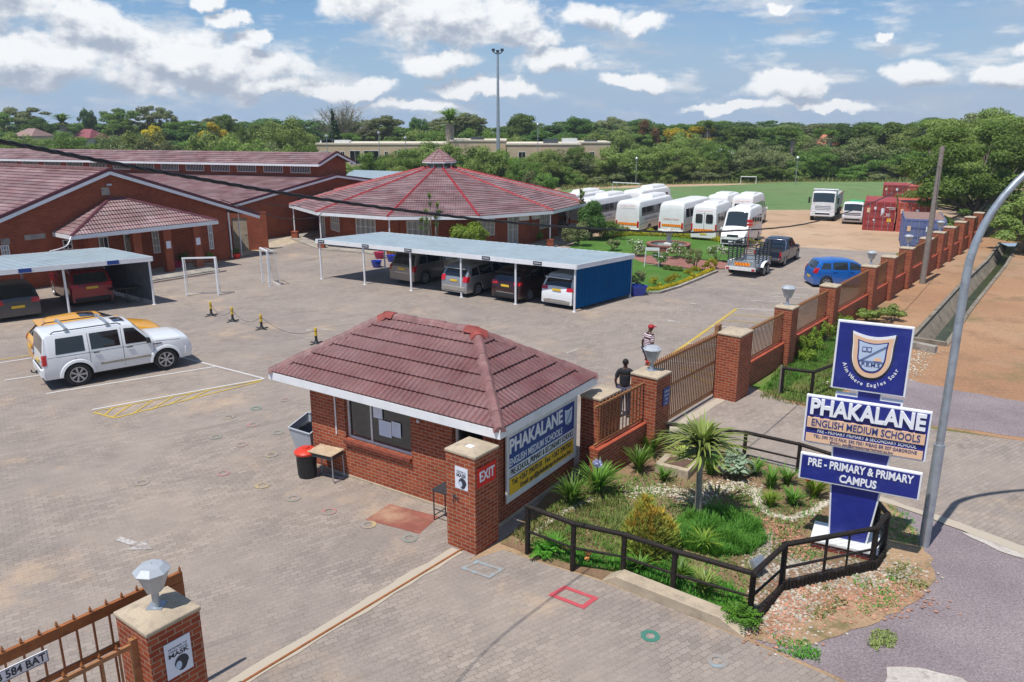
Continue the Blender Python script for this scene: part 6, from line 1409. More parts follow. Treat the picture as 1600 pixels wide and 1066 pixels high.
car('parked_car', 'white SUV with a grey roof edge parked beside the blue end panel of the carport', 'car', at(866, 483, 2.35, .0, CR), CR, 'paint_white', L=4.7, W=1.9, prof=[(x * 1.02, z) for x, z in suvprof], belt=suvbelt, sw=suvw, rear=(-2.25, -2.0, .10), front=(1.1, .44, .06), plate=(.93, -2.36), tail_z=(.90, 1.08), tail_w=.34, scale=.93, rails=(-1.5, .2), spoiler=True, seams=suvs, extras=chromebar(.42),
 bumper=[(-2.37, -1.9, .26, .44, 'skirt_grey', 'rear_bumper')])
C1R = 131
car('parked_car', 'dark grey hatchback parked under the left carport at the edge of the view', 'car', at(36, 500, 2.1, .1, C1R), C1R, 'paint_grey', L=4.3, W=1.78, gc=.2, r=.32, prof=[(x * 1.03, z) for x, z in hatchprof], belt=hatchbelt, sw=hw_, rear=(-2.06, -1.66, .12), front=(.95, .14, .06), plate=(.60, -2.165), tail_z=(.74, .94), tail_w=.30, seams=((-1.0, .3, -1.0, .95), (0, .3, -.02, .95)))
car('parked_car', 'dark red SUV parked under the left carport next to the grey sheet', 'car', at(148, 478, 2.25, .0, C1R), C1R, 'paint_red', L=4.55, W=1.84, prof=suvprof, belt=suvbelt, sw=suvw, rear=(-2.22, -1.97, .10), front=(1.08, .44, .06), plate=(.88, -2.305), tail_z=(.92, 1.06), tail_w=.30, seams=suvs, bumper=[(-2.33, -1.9, .26, .44, 'trim_black', 'rear_bumper')])
fitprof = [(-1.92, .45), (-1.91, .88), (-1.84, 1.02), (-1.60, 1.42), (-1.45, 1.47), (-.7, 1.53), (.0, 1.50), (.35, 1.42), (1.15, .98), (1.35, .92), (1.72, .82), (1.88, .66), (1.92, .42)]
car('parked_car', 'bright blue small hatchback parked against the boundary wall railings', 'car', at(1291, 450, 1.1, .76, -2), -2, 'paint_blue', L=3.85, W=1.68, gc=.18, r=.31, fo=.75, ro=.72, prof=fitprof, belt=[(-1.92, .98), (0, .97), (1.1, .92), (1.92, .7)], sw=[[(-1.58, 1.04), (-1.02, 1.02), (-1.02, 1.36), (-1.42, 1.36)], [(-.92, 1.02), (-.10, 1.0), (-.12, 1.42), (-.92, 1.40)], [(0.0, 1.0), (.98, .97), (.36, 1.34), (0, 1.42)]],
 rear=(-1.85, -1.63, .10), front=(1.12, .38, .06), glassm='glass_tint', plate=(.55, -1.93), tail_z=(.82, 1.10), tail_w=.16, handles=((-.78, .90), (.12, .90)), seams=((-.97, .3, -.97, 1.0), (-.05, .3, -.05, 1.0), (1.0, .3, 1.0, .92)), scale=.93)
PR = 56
def pickx(t, b):
 m = MB(); m.box(-2.42, -.78, -.66, .66, .70, .985); m.build('load_bed', 'under', t)
 for (nm, x0, x1, y0, y1) in (('bed_side', -2.5, -.75, -.90, -.74), ('bed_side', -2.5, -.75, .74, .90), ('tailgate', -2.56, -2.46, -.80, .80)): m = MB(); m.box(x0, x1, y0, y1, .62, 1.08); m.build(nm, 'paint_navy', t, bevel=.03)
 m = MB(); m.tube([(-.95, -.72, 1.0), (-.88, -.70, 1.55), (-.86, -.6, 1.66), (-.86, .6, 1.66), (-.88, .70, 1.55), (-.95, .72, 1.0)], .035); m.build('sports_bar', 'chrome', t, smooth=50)
 m = MB(); m.box(-2.72, -2.55, -.82, .82, .50, .66); m.build('rear_bumper', 'chrome', t, bevel=.03)
 m = MB(); m.beam((-.60, -.60, 1.18), (-.60, .60, 1.18), .01, .0); m.v = []; m.f = []; m.mi = []
 m.add([(-.765, -.58, 1.16), (-.765, .58, 1.16), (-.66, .52, 1.55), (-.66, -.52, 1.55)], [(0, 1, 2, 3)]); m.build('rear_window', 'glass_tint', t)
car('pickup_truck', 'dark blue double-cab pickup towing the caged trailer', 'pickup truck', at(1223, 416, 1.35, .70, PR), PR, 'paint_navy', L=5.1, W=1.82, gc=.36, r=.38, fo=.85, ro=1.15, prof=[(-2.55, .66), (-2.54, .74), (-.78, .74), (-.76, 1.12), (-.64, 1.62), (-.5, 1.70), (.2, 1.74), (.62, 1.68), (1.15, 1.16), (1.3, 1.12), (2.2, 1.03), (2.45, .86), (2.55, .55)], belt=[(-2.55, .70), (-.79, .70), (-.75, 1.10), (2.55, .9)],
 sw=[[(-.58, 1.16), (.05, 1.15), (.05, 1.58), (-.48, 1.55)], [(.15, 1.15), (1.05, 1.12), (.62, 1.56), (.15, 1.60)]], front=(1.13, .66, .06), tails='mid', tail_z=(.68, 1.05) if False else (.60, .68), tail_w=.1, plate=(.72, -2.575), extras=pickx, scale=.88, handles=((-.35, 1.02), (.3, 1.02)), seams=((.10, .45, .10, 1.6), (-.62, .45, -.62, 1.1), (1.1, .5, 1.1, 1.1)))
for o in list(bpy.data.objects):
 if o.name.startswith('pickup_truck') and o.parent is None: pk = o
for sg in (-1, 1): m = MB(); m.box(-2.57, -2.50, min(sg * .80, sg * .915), max(sg * .80, sg * .915), .78, 1.06); m.build('tail_light', 'tail_red', pk, bevel=.01)
tr = thing('trailer', 'galvanised box trailer with a tall dark cage hitched behind the pickup', 'trailer', at(1193, 429, -.1, .82, PR), PR, scale=.98)
m = MB(); m.box(-1.5, 1.4, -.78, .78, .48, .56); m.box(-1.5, -1.44, -.78, .78, .56, .92); m.box(1.34, 1.4, -.78, .78, .56, .86); m.box(-1.44, 1.34, -.78, -.74, .56, .72); m.box(-1.44, 1.34, .74, .78, .56, .72); m.build('box', 'galvanised', tr)
m = MB(); m.box(-1.56, -1.50, -.85, .85, .40, .58); m.build('rear_bar', 'white_metal', tr)
for sg in (-1, 1):
 m = MB(); rows = []
 for k in range(13): a = math.pi * k / 12; rows.append([(-.0 + .72 * math.cos(a), sg * y, .52 + .28 * math.sin(a)) for y in (.78, 1.03)])
 m.grid(rows); m.build('mudguard', 'white_paint', tr)
add_wheels(tr, (-.34, .34), .90, .31, .20, 5)
m = MB()
for z in (.8, .92, 1.04, 1.16, 1.28, 1.4, 1.52, 1.64, 1.85): 
 for a, b in (((-1.46, -.76, z), (1.36, -.76, z)), ((-1.46, .76, z), (1.36, .76, z)), ((1.36, -.76, z), (1.36, .76, z))): m.bar(a, b, .024 if z < 1.7 else .035, n=5)
for x in (-1.46, -.75, 0, .7, 1.36):
 for y in (-.76, .76): m.bar((x, y, .7), (x, y, 1.86), .032, n=6)
m.bar((-1.46, -.76, 1.85), (-1.46, .76, 1.85), .032, n=5); m.bar((-1.46, -.25, .9), (-1.46, -.25, 1.85), .022, n=5); m.bar((-1.46, .25, .9), (-1.46, .25, 1.85), .022, n=5)
for z in (1.05, 1.3, 1.58): m.bar((-1.46, -.76, z), (-1.46, .76, z), .02, n=5)
m.build('cage', 'dark_steel', tr)
def chevrons(par, x, y0, y1, z0, z1, n, nm='reflective_strip', c='stripe_orange', xo=-1):
 m = MB(); m.box(min(x, x + .006 * xo), max(x, x + .006 * xo), y0, y1, z0, z1); o = m.build(nm, 'stripe_yellow', par); w = (y1 - y0) / n; m = MB(); xx = x + xo * .009; s = (z1 - z0)
 for k in range(n):
  a = y0 + w * k; m.add([(xx, a, z0), (xx, a + w * .62, z0), (xx, min(a + w * .62 + s * .6, y1), z1), (xx, min(a + s * .6, y1), z1)], [(0, 1, 2, 3)])
 m.build('stripe', c, o, fix=False)
chevrons(tr, -1.507, -.5, .35, .66, .84, 5)
m = MB(); m.bar((1.4, 0, .50), (2.4, 0, .46), .035); m.bar((1.4, -.5, .50), (2.2, 0, .47), .03); m.bar((1.4, .5, .50), (2.2, 0, .47), .03); m.build('drawbar', 'galvanised', tr)
for sg in (-1, 1): m = MB(); m.box(-1.58, -1.565, sg * .72 - .09, sg * .72 + .09, .43, .53); m.build('tail_light', 'tail_red', tr)
# vans and buses ---------------------------------------------------------------
def van(label, loc, rot, scale, hi=2.75, L=6.2, rearwin=True, group=None, rbox=True):
 def ex(t, b):
  m = MB(); m.box(-1.6, .2, -.62, .62, hi + .0, hi + .14, taper=.08); m.build('roof_unit', 'bus_white', t, bevel=.05)
  if rearwin:
   for sg in (-1, 1):
    m = MB(); x = -L / 2 - .012; y0 = sg * .40; P = [(y0 + .27 * math.cos(a) * (1 if abs(math.cos(a)) < .9 else .96), 1.72 + .36 * math.sin(a)) for a in [k * 2 * math.pi / 16 + .2 for k in range(16)]]
    P = [(y0 + max(-.27, min(.27, .36 * math.cos(a))), 1.72 + max(-.34, min(.34, .44 * math.sin(a)))) for a in [k * 2 * math.pi / 20 for k in range(20)]]
    m.add([(x, y, z) for y, z in P], [tuple(range(20))]); m.build('rear_door_window', 'glass_bus', t, fix=False)
   m = MB(); m.box(-L / 2 - .012, -L / 2 + .01, -.006, .006, .6, 2.3); m.build('door_gap', 'trim_black', t)
   chevrons(t, -L / 2 - .01, -.78, .78, .72, .93, 8)
   for sg in (-1, 1): m = MB(); m.box(-L / 2 - .025, -L / 2 + .05, sg * .93 - .06, sg * .93 + .06, .78, 1.32); m.build('tail_light', 'tail_red', t)
   text('CHILDREN IN TRANSIT', .12, 'text_red', t, (-L / 2 - .03, 0, 2.28), (math.pi / 2, 0, -math.pi / 2), width=1.3, extrude=.001)
  m = MB(); m.box(L / 2 - .06, L / 2 + .03, -.8, .8, .34, .62); m.build('front_bumper', 'trim_black', t, bevel=.04)
  m = MB(); m.box(L / 2 - .10, L / 2 - .02, -.42, .42, .78, .98); 
  m.build('grille', 'dark_steel', t, bevel=.02); m = MB(); m.lathe([(.09, 0), (.09, .02)], 14, (L / 2 - .02, 0, .90), axis='x', cap=False); m.build('badge_ring', 'chrome', t)
  m = MB(); m.box(L / 2 + .03, L / 2 + .04, -.26, .26, .42, .52); m.build('front_plate', 'letter_white', t)
  m = MB()
  for sg in (-1, 1):
   m.box(.6, 1.6, min(sg * 1.0, sg * 1.004), max(sg * 1.0, sg * 1.004), 1.02, 1.14)
  m.build('side_lettering', 'pale_blue', t)
 prof = [(-L / 2, .40), (-L / 2 + .01, 1.15), (-L / 2 + .06, hi - .25), (-L / 2 + .16, hi - .06), (-L / 2 + .5, hi), (1.1, hi), (1.55, hi - .14), (2.15, 1.55), (2.35, 1.32), (2.85, 1.06), (L / 2 - .03, .84), (L / 2, .36)]
 sw = [[(-2.7 + k * .93, 1.38), (-1.90 + k * .93, 1.38), (-1.90 + k * .93, 2.08), (-2.7 + k * .93, 2.08)] for k in range(4)] + [[(1.12, 1.34), (2.02, 1.30), (1.62, 1.98), (1.12, 2.0)]]
 t = car('minibus', label, 'minibus', loc, rot, 'bus_white', L=L, W=1.99, gc=.26, r=.35, fo=.95, ro=1.25, prof=prof, belt=[(-L / 2, 1.2), (2.2, 1.2), (L / 2, .9)], tb=.06, sw=sw, front=(2.2, 1.5, .08), glassm='glass_bus', rear_w=.98, front_w=.86, tails=None, plate=(.55, -L / 2 - .012) if rearwin else None, hoodr=.14, crown=.05, scale=scale, extras=ex, seams=((1.05, .4, 1.05, 2.2), (.05, .5, .05, 2.2)))
 if group: t['group'] = group
 return t
def bus(label, loc, rot, scale, L=9.0, W=2.3, hi=2.95, tail='CHILDREN', topunit=True, chev=True, textz=1.55, side_text=True, group=None):
 def ex(t, b):
  if topunit: m = MB(); m.box(-.4, 3.2, -.72, .72, hi, hi + .28, taper=.16); m.build('roof_unit', 'bus_white', t, bevel=.08)
  x = -L / 2 - .012
  if chev: chevrons(t, x, -W * .40, W * .36, .92, 1.13, 9)
  if tail: text('CHILDREN IN TRANSIT', .16, 'text_red', t, (x - .012, 0, textz), (math.pi / 2, 0, -math.pi / 2), width=1.45, extrude=.001)
  for sg in (-1, 1): m = MB(); m.box(x - .01, x + .06, sg * (W / 2 - .14) - .09, sg * (W / 2 - .14) + .09, .74, 1.28); m.build('tail_light', 'tail_red', t, bevel=.02)
  m = MB(); m.box(x - .03, x + .1, -W / 2 + .05, W / 2 - .05, .44, .60); m.build('rear_bumper', 'bus_white', t, bevel=.03)
  m = MB()
  for sg in (-1, 1): b.sidepatch(m, [(-L / 2 + .1, 1.0), (L / 2 - .5, 1.0), (L / 2 - .5, 1.05), (-L / 2 + .1, 1.05)], sg, .006, 10, 1)
  m.build('side_line', 'skirt_grey', t)
  if side_text:
   for sg in (-1, 1): text('PHAKALANE ENGLISH MEDIUM', .24, 'text_navy', t, (-L / 2 + 2.6, sg * (W / 2 + .012), 1.36), (math.pi / 2, 0, 0 if sg < 0 else math.pi), width=3.0, extrude=.001)
  m = MB(); m.lathe([(.09, x - .01), (.09, x - .02)], 14, (0, 0, 1.28), axis='x', cap=False); m.build('badge_ring', 'chrome', t)
 prof = [(-L / 2, .55), (-L / 2 + .01, 1.6), (-L / 2 + .10, hi - .30), (-L / 2 + .2, hi - .10), (-L / 2 + .6, hi), (L / 2 - .9, hi), (L / 2 - .35, hi - .25), (L / 2 - .08, 1.3), (L / 2 - .02, .9), (L / 2, .5)]
 k0 = -L / 2 + .55; nwin = int((L - 1.6) / 1.05); sw = [[(k0 + k * 1.05, 1.68), (k0 + 1.03 + k * 1.05, 1.68), (k0 + 1.03 + k * 1.05, 2.42), (k0 + k * 1.05, 2.42)] for k in range(nwin)]
 t = car('school_bus', label, 'bus', loc, rot, 'bus_white', L=L, W=W, gc=.50, r=.42, fo=1.9, ro=2.4, prof=prof, belt=[(-L / 2, 1.6), (L / 2, 1.5)], tb=.05, sw=sw, front=(L / 2 - .10, L / 2 - .34, .1), glassm='glass_bus', rear_w=.985, front_w=.95, tails=None, plate=(.66, -L / 2 - .012), hoodr=.16, crown=.06, scale=scale, extras=ex)
 return t
BR_ = 60
gb_ = 'school buses parked in a row'
def rear_at(pxl, pxr, ytop, hi, rot, L, W_, yb):     # bus whose rear face spans pxl..pxr on row yb at ground
 p = G((pxl + pxr) / 2, yb); d = Vector((math.cos(R(rot)), math.sin(R(rot)), 0)); return p, d
def place_rear(px, py, rot, L, sc): p = G(px, py); d = Vector((math.cos(R(rot)), math.sin(R(rot)), 0)); return p + d * L / 2 * sc
van('white minibus with an orange striped tail, rear end to the camera', place_rear(1098, 377, 61, 6.2, .93), 61, .93)
van('white minibus with its windscreen facing the camera at the right end of the row', place_rear(1184, 362, 240, 6.2, .93) + Vector((-1.5, -3.2, 0)), 242, .90, rearwin=False)
van('second-row white minibus roof showing behind the striped minibus', place_rear(1118, 355, 61, 6.2, .92), 61, .92, group='white minibuses in the back row')
van('second-row white minibus roof showing behind the minibus that faces the camera', place_rear(1157, 356, 61, 6.2, .92), 61, .92, group='white minibuses in the back row')
bus('white school bus with red lettering and yellow chevrons on its tail', place_rear(1047, 371, 58, 7.6, .86), 58, .86, L=7.6, topunit=False, side_text=False)
bus('white school bus with a tall roof unit and a plain yellow strip on its tail', place_rear(979, 368, 58, 8.4, .86), 58, .86, L=8.4, textz=2.55)
bus('white school bus behind the clipped round tree', place_rear(905, 365, 57, 9.0, .86), 57, .86, L=9.0)
bus('white school bus with only its roof and flank visible behind the clipped tree bus', place_rear(868, 357, 57, 9.0, .86), 57, .86, L=9.0, side_text=True)
bus('white school bus roof showing in the back row above the yellow strip bus', place_rear(985, 345, 57, 8.0, .86), 57, .86, L=8.0, side_text=False)
def truck(label, loc, rot, scale, dump=True):
 t = thing('dump_truck' if dump else 'small_truck', label, 'truck', loc, rot, scale=scale); W_ = 2.4 if dump else 1.95; h = 2.95 if dump else 2.1; x1 = 3.4 if dump else 2.6; cl = 1.75 if dump else 1.55; z0 = .75 if dump else .5
 prof = [(x1 - cl, z0), (x1 - cl + .01, h - .12), (x1 - cl + .2, h), (x1 - .35, h - .02), (x1 - .16, h - .12), (x1 - .02, z0 + (h - z0) * .45), (x1, z0 + .1)]
 b = Body(cl, W_, [(x - x1 + cl / 2, z) for x, z in prof], [(-cl / 2, h * .56), (cl / 2, h * .54)], z0, [], .1, tb=.05, rear_w=1, front_w=.93, hoodr=.08); b.wz = 0; cx = x1 - cl / 2
 b.mesh().build('cab', 'truck_white', t, smooth=32, loc=(cx, 0, 0))
 m = MB(); b.toppatch(m, cl / 2 - .04, cl / 2 - .155, .06, .014); m.build('windscreen', 'glass_tint', t, loc=(cx, 0, 0))
 for sg in (-1, 1):
  m = MB(); b.sidepatch(m, [(-.35, h * .58), (cl / 2 - .14, h * .57), (cl / 2 - .25, h * .85), (-.35, h * .86)], sg); m.build('side_window', 'glass_dark', t, loc=(cx, 0, 0))
  m = MB(); yy = sg * (W_ / 2 + .18); m.box(x1 - .18, x1 - .08, yy - .09, yy + .09, h * .60, h * .80); m.bar((x1 - .15, sg * W_ * .48, h * .82), (x1 - .12, yy, h * .80), .015); m.build('mirror', 'trim_black', t)
  m = MB(); m.box(x1 - .04, x1 + .06, sg * W_ * .36 - .2, sg * W_ * .36 + .2, z0 + .10, z0 + .30); m.build('headlight', 'lamp_clear', t, bevel=.03)
 m = MB(); m.box(x1 - .15, x1 + .08, -W_ / 2 + .02, W_ / 2 - .02, z0 - .28, z0 + .12); m.build('bumper', 'truck_white' if dump else 'skirt_grey', t, bevel=.05)
 m = MB(); m.box(x1 + .08, x1 + .09, -.7, .7, z0 - .08, z0 + .08); m.build('bumper_slot', 'trim_black', t)
 m = MB()
 for k in range(3 if dump else 2): m.box(x1 - .02, x1 + .015, -.75, .75, z0 + .42 + k * .16, z0 + .47 + k * .16)
 m.build('grille', 'dark_steel' if not dump else 'galvanised', t)
 m = MB(); m.box(-3.6 if dump else -2.6, x1 - cl + .4, -.45, .45, .6 if dump else .45, .85 if dump else .6); m.build('chassis', 'under', t)
 xb0 = -3.9 if dump else -2.7; xb1 = x1 - cl - .12; zb0, zb1 = (1.15, 2.55) if dump else (.75, 1.15)
 m = MB(); W2 = W_ / 2
 m.box(xb0, xb1, -W2, -W2 + .06, zb0, zb1); m.box(xb0, xb1, W2 - .06, W2, zb0, zb1); m.box(xb0, xb0 + .06, -W2 + .06, W2 - .06, zb0, zb1); m.box(xb1 - .06, xb1, -W2 + .06, W2 - .06, zb0, zb1 + (.55 if dump else 0)); m.box(xb0 + .06, xb1 - .06, -W2 + .06, W2 - .06, zb0, zb0 + .06)
 for k in range(7):
  x = xb0 + .1 + (xb1 - xb0 - .2) * k / 6
  for sg in (-1, 1): m.box(x - .05, x + .05, min(sg * W2, sg * (W2 + .06)), max(sg * W2, sg * (W2 + .06)), zb0, zb1)
 if dump: m.box(xb1 - .06, xb1 + .75, -W2, W2, zb1 + .50, zb1 + .58)
 m.build('tipper_body' if dump else 'load_bed', 'truck_white', t, bevel=.01)
 if dump: m = MB(); m.box(xb0 - .01, xb1, -W2 - .065, -W2 + .0, zb1, zb1 + .06); m.box(xb0 - .01, xb1, W2, W2 + .065, zb1, zb1 + .06); m.build('rusty_rim', 'rust_steel', t)
 else: m = MB(); m.box(xb0 + .1, xb1 - .1, -W2 + .1, W2 - .1, zb1 - .1, zb1 + .85, taper=.2); m.build('green_load', 'tarp_green', t, bevel=.1)
 add_wheels(t, (x1 - .75, -1.6, -2.9) if dump else (x1 - .6, -1.5), W_ / 2 - .18, .52 if dump else .38, .32 if dump else .24, 6, 'hub_dark')
 return t
truck('white heavy dump truck facing the camera at the edge of the playing field', at(1283, 346, -3.1, 0, 243), 243, .84)
truck('small white truck with a green load between the dump truck and the red container', at(1330, 351, -2.3, 0, 243), 243, .84, False)
def container(label, a, b, depth, h, mat, rot=None, heart=False, group=None):
 d = b - a; L = d.length; rot = math.degrees(math.atan2(d.y, d.x)); t = thing('shipping_container', label, 'container', a, rot, group)
 m = MB(); m.box(.04, L - .04, .06, depth, .06, h - .06); nn = 26
 for k in range(nn): y = .3 + (depth - .5) * k / nn; m.box(L - .05, L - .015, y, y + .09, .18, h - .16); m.box(.015, .05, y, y + .09, .18, h - .16)
 for (x0, x1) in ((0, .12), (L - .12, L)): m.box(x0, x1, 0, .12, 0, h); m.box(x0, x1, depth - .06, depth + .06, 0, h)
 m.box(.12, L - .12, 0, .10, h - .13, h); m.box(.12, L - .12, 0, .10, 0, .13); m.box(0, .05, .12, depth - .06, h - .1, h); m.box(L - .05, L, .12, depth - .06, h - .1, h)
 m.build('shell', mat, t)
 m = MB(); m.box(.05, L - .05, .1, depth, h - .06, h - .04); m.build('roof', 'container_roof' if 'blue' in mat else mat, t)
 for k in range(2):
  x0 = .13 + k * (L / 2 - .12); x1 = x0 + L / 2 - .15; m = MB(); m.box(x0, x1, .02, .055, .14, h - .14)
  for z in (.35, .42, .9, .97, 1.5, 1.57, 2.0): 
   if z < h - .2: m.box(x0, x1, .0, .02, z, z + .035)
  o = m.build('door', mat, t)
  m = MB()
  for u in (.28, .72): x = x0 + (x1 - x0) * u; m.bar((x, -.03, .1), (x, -.03, h - .1), .018, n=6); m.box(x - .05, x + .05, -.04, 0, .62, .68)
  m.build('lock_bar', 'galvanised', o)
  m = MB(); m.box(x0 + .08, x0 + .32, -.008, -.001, h * .62, h * .78); m.build('sticker', 'peach' if k == 0 else 'paper', o)
 return t
ca = G(1346.4, 359.6); cb = ca + Vector((math.cos(R(-25)), math.sin(R(-25)), 0)) * 2.25
k1 = container('dark red shipping container with white markings next to the small truck', ca, cb, 5.6, HZ(1347, 359.6, 314.5), 'container_red')
text('P_30', .34, 'letter_white', k1, (1.55, -.012, 1.25), rt, extrude=.002); m = MB(); m.box(.72, .88, -.012, -.002, 1.65, 1.85); m.box(1.55, 2.2, -.012, -.002, 1.80, 1.84); m.box(1.75, 2.2, -.012, -.002, 1.70, 1.73); m.build('markings', 'letter_white', k1)
m = MB(); m.add([(.78, -.012, .74), (.88, -.012, .86), (.84, -.012, .92), (.78, -.012, .88), (.72, -.012, .92), (.68, -.012, .86)], [(0, 1, 2, 3, 4, 5)]); m.build('heart_mark', 'letter_white', k1, fix=False)
m = MB(); m.box(1.70, 1.98, -.012, -.002, .72, .98); m.build('orange_label', 'stripe_yellow', k1)
d = (cb - ca).normalized(); container('faded orange-red shipping container between the dark red one and the blue one', cb + d * .12, cb + d * 2.45, 5.6, HZ(1347, 359.6, 314.5), 'container_orange')
ca = G(1407, 392); cb = ca + Vector((math.cos(R(-24)), math.sin(R(-24)), 0)) * 2.45; container('blue shipping container with its doors towards the wall railings', ca, cb, 5.2, 2.12, 'container_blue')
ca = G(1378, 311); cb = ca + Vector((.9, -.42, 0)) * 2.4; container('rust red container far off behind the other containers, partly hidden by branches', ca, cb, 5, 1.55, 'container_red')
ca = G(1412, 312); cb = ca + Vector((.9, -.42, 0)) * 2.4; container('rust brown container at the far right under the overhanging tree', ca, cb, 5, 1.5, 'container_orange')
# ------------------------------------------------------------------ yard props
def boll(px, py, label, h=.62):
 c = G(px, py); t = thing('bollard', label, 'bollard', c, -33, 'yellow and black chained bollards')
 m = MB(); m.box(-.30, .30, -.035, .035, 0, .035); m.box(-.035, .035, -.30, .30, .0, .034); m.build('foot', 'trim_black', t)
 m = MB(); m.bar((0, 0, .03), (0, 0, h * .52), .05, n=12); m.lathe([(.12, .035), (.07, .1), (.052, .16)], 12); m.build('lower_post', 'trim_black', t, smooth=40)
 m = MB(); m.bar((0, 0, h * .52), (0, 0, h), .052, n=12); m.build('upper_post', 'bollard_yellow', t, smooth=40); m = MB(); m.bar((0, 0, h * .76), (0, 0, h * .80), .0535, n=12); m.build('band', 'trim_black', t); return c
bs = [boll(330.5, 493.5, 'leftmost of the four chained yellow and black bollards, nearest the left goal'), boll(364, 502.5, 'second from the left of the four chained yellow and black bollards'), boll(409, 514.5, 'third from the left of the four chained yellow and black bollards'), boll(494.5, 537, 'rightmost of the four chained bollards, closest to the guard house roof')]
for k, (a, b) in enumerate(zip(bs[:-1], bs[1:])):
 m = MB(); P = []
 for i in range(15): u = i / 14; P.append(a.lerp(b, u) + Vector((0, 0, .52 - (1 - (2 * u - 1) ** 2) * .36)))
 m.tube(P, .008, 5); tag(m.build('chain', 'dark_steel'), ['grey chain hanging between the leftmost two bollards', 'grey chain hanging between the middle two bollards', 'grey chain hanging between the two bollards nearest the guard house'][k], 'chain')
def goal(label, pa, pb, h, depth, sx_=1):
 a, b = G(*pa), G(*pb); d = b - a; L = d.length; t = thing('small_goal', label, 'goal', a, math.degrees(math.atan2(d.y, d.x)))
 m = MB(); m.beam((0, 0, 0), (0, 0, h), .06, .08, up=(0, 1, 0)); m.beam((L, 0, 0), (L, 0, h), .08, .10, up=(0, 1, 0)); m.beam((-.04, 0, h), (L + .05, 0, h), .07, .07); m.build('front_frame', 'white_paint', t)
 m = MB(); m.beam((0, depth, 0), (L, depth, 0), .04, .04); m.beam((0, 0, .02), (0, depth, .02), .04, .04); m.beam((L, 0, .02), (L, depth, .02), .04, .04); m.beam((0, depth, 0), (0, depth * .6, h * .98), .035, .035); m.beam((L, depth, 0), (L, depth * .6, h * .98), .035, .035); m.beam((0, 0, h), (0, depth * .6, h * .98), .035, .035); m.beam((L, 0, h), (L, depth * .6, h * .98), .035, .035); m.beam((0, depth * .6, h * .98), (L, depth * .6, h * .98), .03, .03); m.build('rear_frame', 'white_metal', t)
 m = MB(); k = 14
 for i in range(k + 1): x = L * i / k; m.beam((x, depth, 0), (x, depth * .6, h * .98), .003, .003)
 for j in range(1, 12): z = h * .98 * j / 12; y = depth - depth * .4 * j / 12; m.beam((0, y, z), (L, y, z), .003, .003)
 m.build('net', 'net', t); return t
goal('small white goal frame with a net standing beside the left carport', (292, 463), (341.5, 461.5), 1.87, .5)
goal('narrow white goal frame turned edge-on further into the yard', (411, 442), (422, 448), 1.85, .55)
def fgoal(label, p, w_px, Yscale, h, depth=1.6, rot=None):
 a, b = G(*p[0]), G(*p[1]); d = b - a; L = d.length; t = thing('football_goal', label, 'goal', a, math.degrees(math.atan2(d.y, d.x)))
 m = MB(); m.tube([(0, 0, 0), (0, 0, h), (L, 0, h), (L, 0, 0)], .055, 8); m.build('posts', 'white_paint', t)
 m = MB()
 for x in (0, L): m.tube([(x, 0, h), (x, depth * .45, h * .96), (x, depth, 0)], .035, 6)
 m.build('stays', 'white_paint', t)
fgoal('white football goal frame on the playing field behind the buses', ((957, 306.5), (997.5, 309)), 0, 0, 1.55)
fgoal('second white football goal frame at the far side of the playing field', ((1157, 287), (1181, 287.5)), 0, 0, .95)
dk = thing('school_desk', 'old wooden school desk on a bent steel frame against the guard house wall', 'desk', G(512, 747), GH_ROT + 8)
m = MB(); m.box(-.36, .36, -.25, .25, .70, .725); m.build('desk_top', 'desk_wood', dk, bevel=.006); m = MB(); m.box(-.33, .33, -.22, .22, .60, .69); m.build('tray', 'dark_steel', dk)
m = MB()
for x in (-.33, .33): m.tube([(x, -.20, .70), (x, -.20, .06), (x, -.14, .015), (x, .18, .015), (x, .22, .06), (x * .98, .2, .60)], .014, 7)
m.tube([(-.33, .1, .03), (.33, .1, .03)], .012, 6); m.build('frame', 'galvanised', dk, smooth=50)
bn = thing('rubbish_bin', 'round black ribbed bin with a red lid beside the school desk', 'bin', G(481, 744), 0)
m = MB(); m.lathe([(.20, 0), (.215, .05), (.235, .56), (.255, .58), (.255, .62)], 28); m.build('barrel', 'black_plastic', bn, smooth=35)
m = MB()
for k in range(22): a = k * 2 * math.pi / 22; m.beam((.213 * math.cos(a), .213 * math.sin(a), .05), (.232 * math.cos(a), .232 * math.sin(a), .50), .018, .012)
m.build('ribs', 'black_plastic', bn); m = MB(); m.lathe([(.275, .615), (.28, .66), (.20, .72), (.09, .735), (.08, .77), (.01, .775)], 28); m.build('lid', 'bin_red', bn, smooth=35)
gb2 = thing('grey_bin', 'large pale grey wedge-shaped plastic bin standing behind the red-lidded bin', 'bin', G(487, 712), GH_ROT)
m = MB(); P0b = [(-.26, -.2, 0), (.26, -.2, 0), (.26, .25, 0), (-.26, .25, 0), (-.42, -.32, .78), (.36, -.32, .78), (.36, .34, .98), (-.42, .34, .98)]
m.add(P0b, [(3, 2, 1, 0), (0, 1, 5, 4), (1, 2, 6, 5), (2, 3, 7, 6), (3, 0, 4, 7)]); m.build('tub', 'bin_grey', gb2, fix=False); m = MB()
for a, b in ((4, 5), (5, 6), (6, 7), (7, 4)): m.beam(P0b[a], P0b[b], .04, .035)
m.build('rim', 'bin_grey', gb2, bevel=.008); m = MB(); m.add([(-.38, -.27, .66), (.33, -.27, .66), (.33, .30, .76), (-.38, .30, .76)], [(0, 1, 2, 3)]); m.build('dark_inside', 'trim_black', gb2)
st = thing('stool_table', 'small dark steel side table half hidden behind the exit pillar', 'table', G(700, 812), GH_ROT)
m = MB(); m.box(-.25, .25, -.22, .22, .70, .74); m.build('top', 'dark_steel', st, bevel=.01); m = MB()
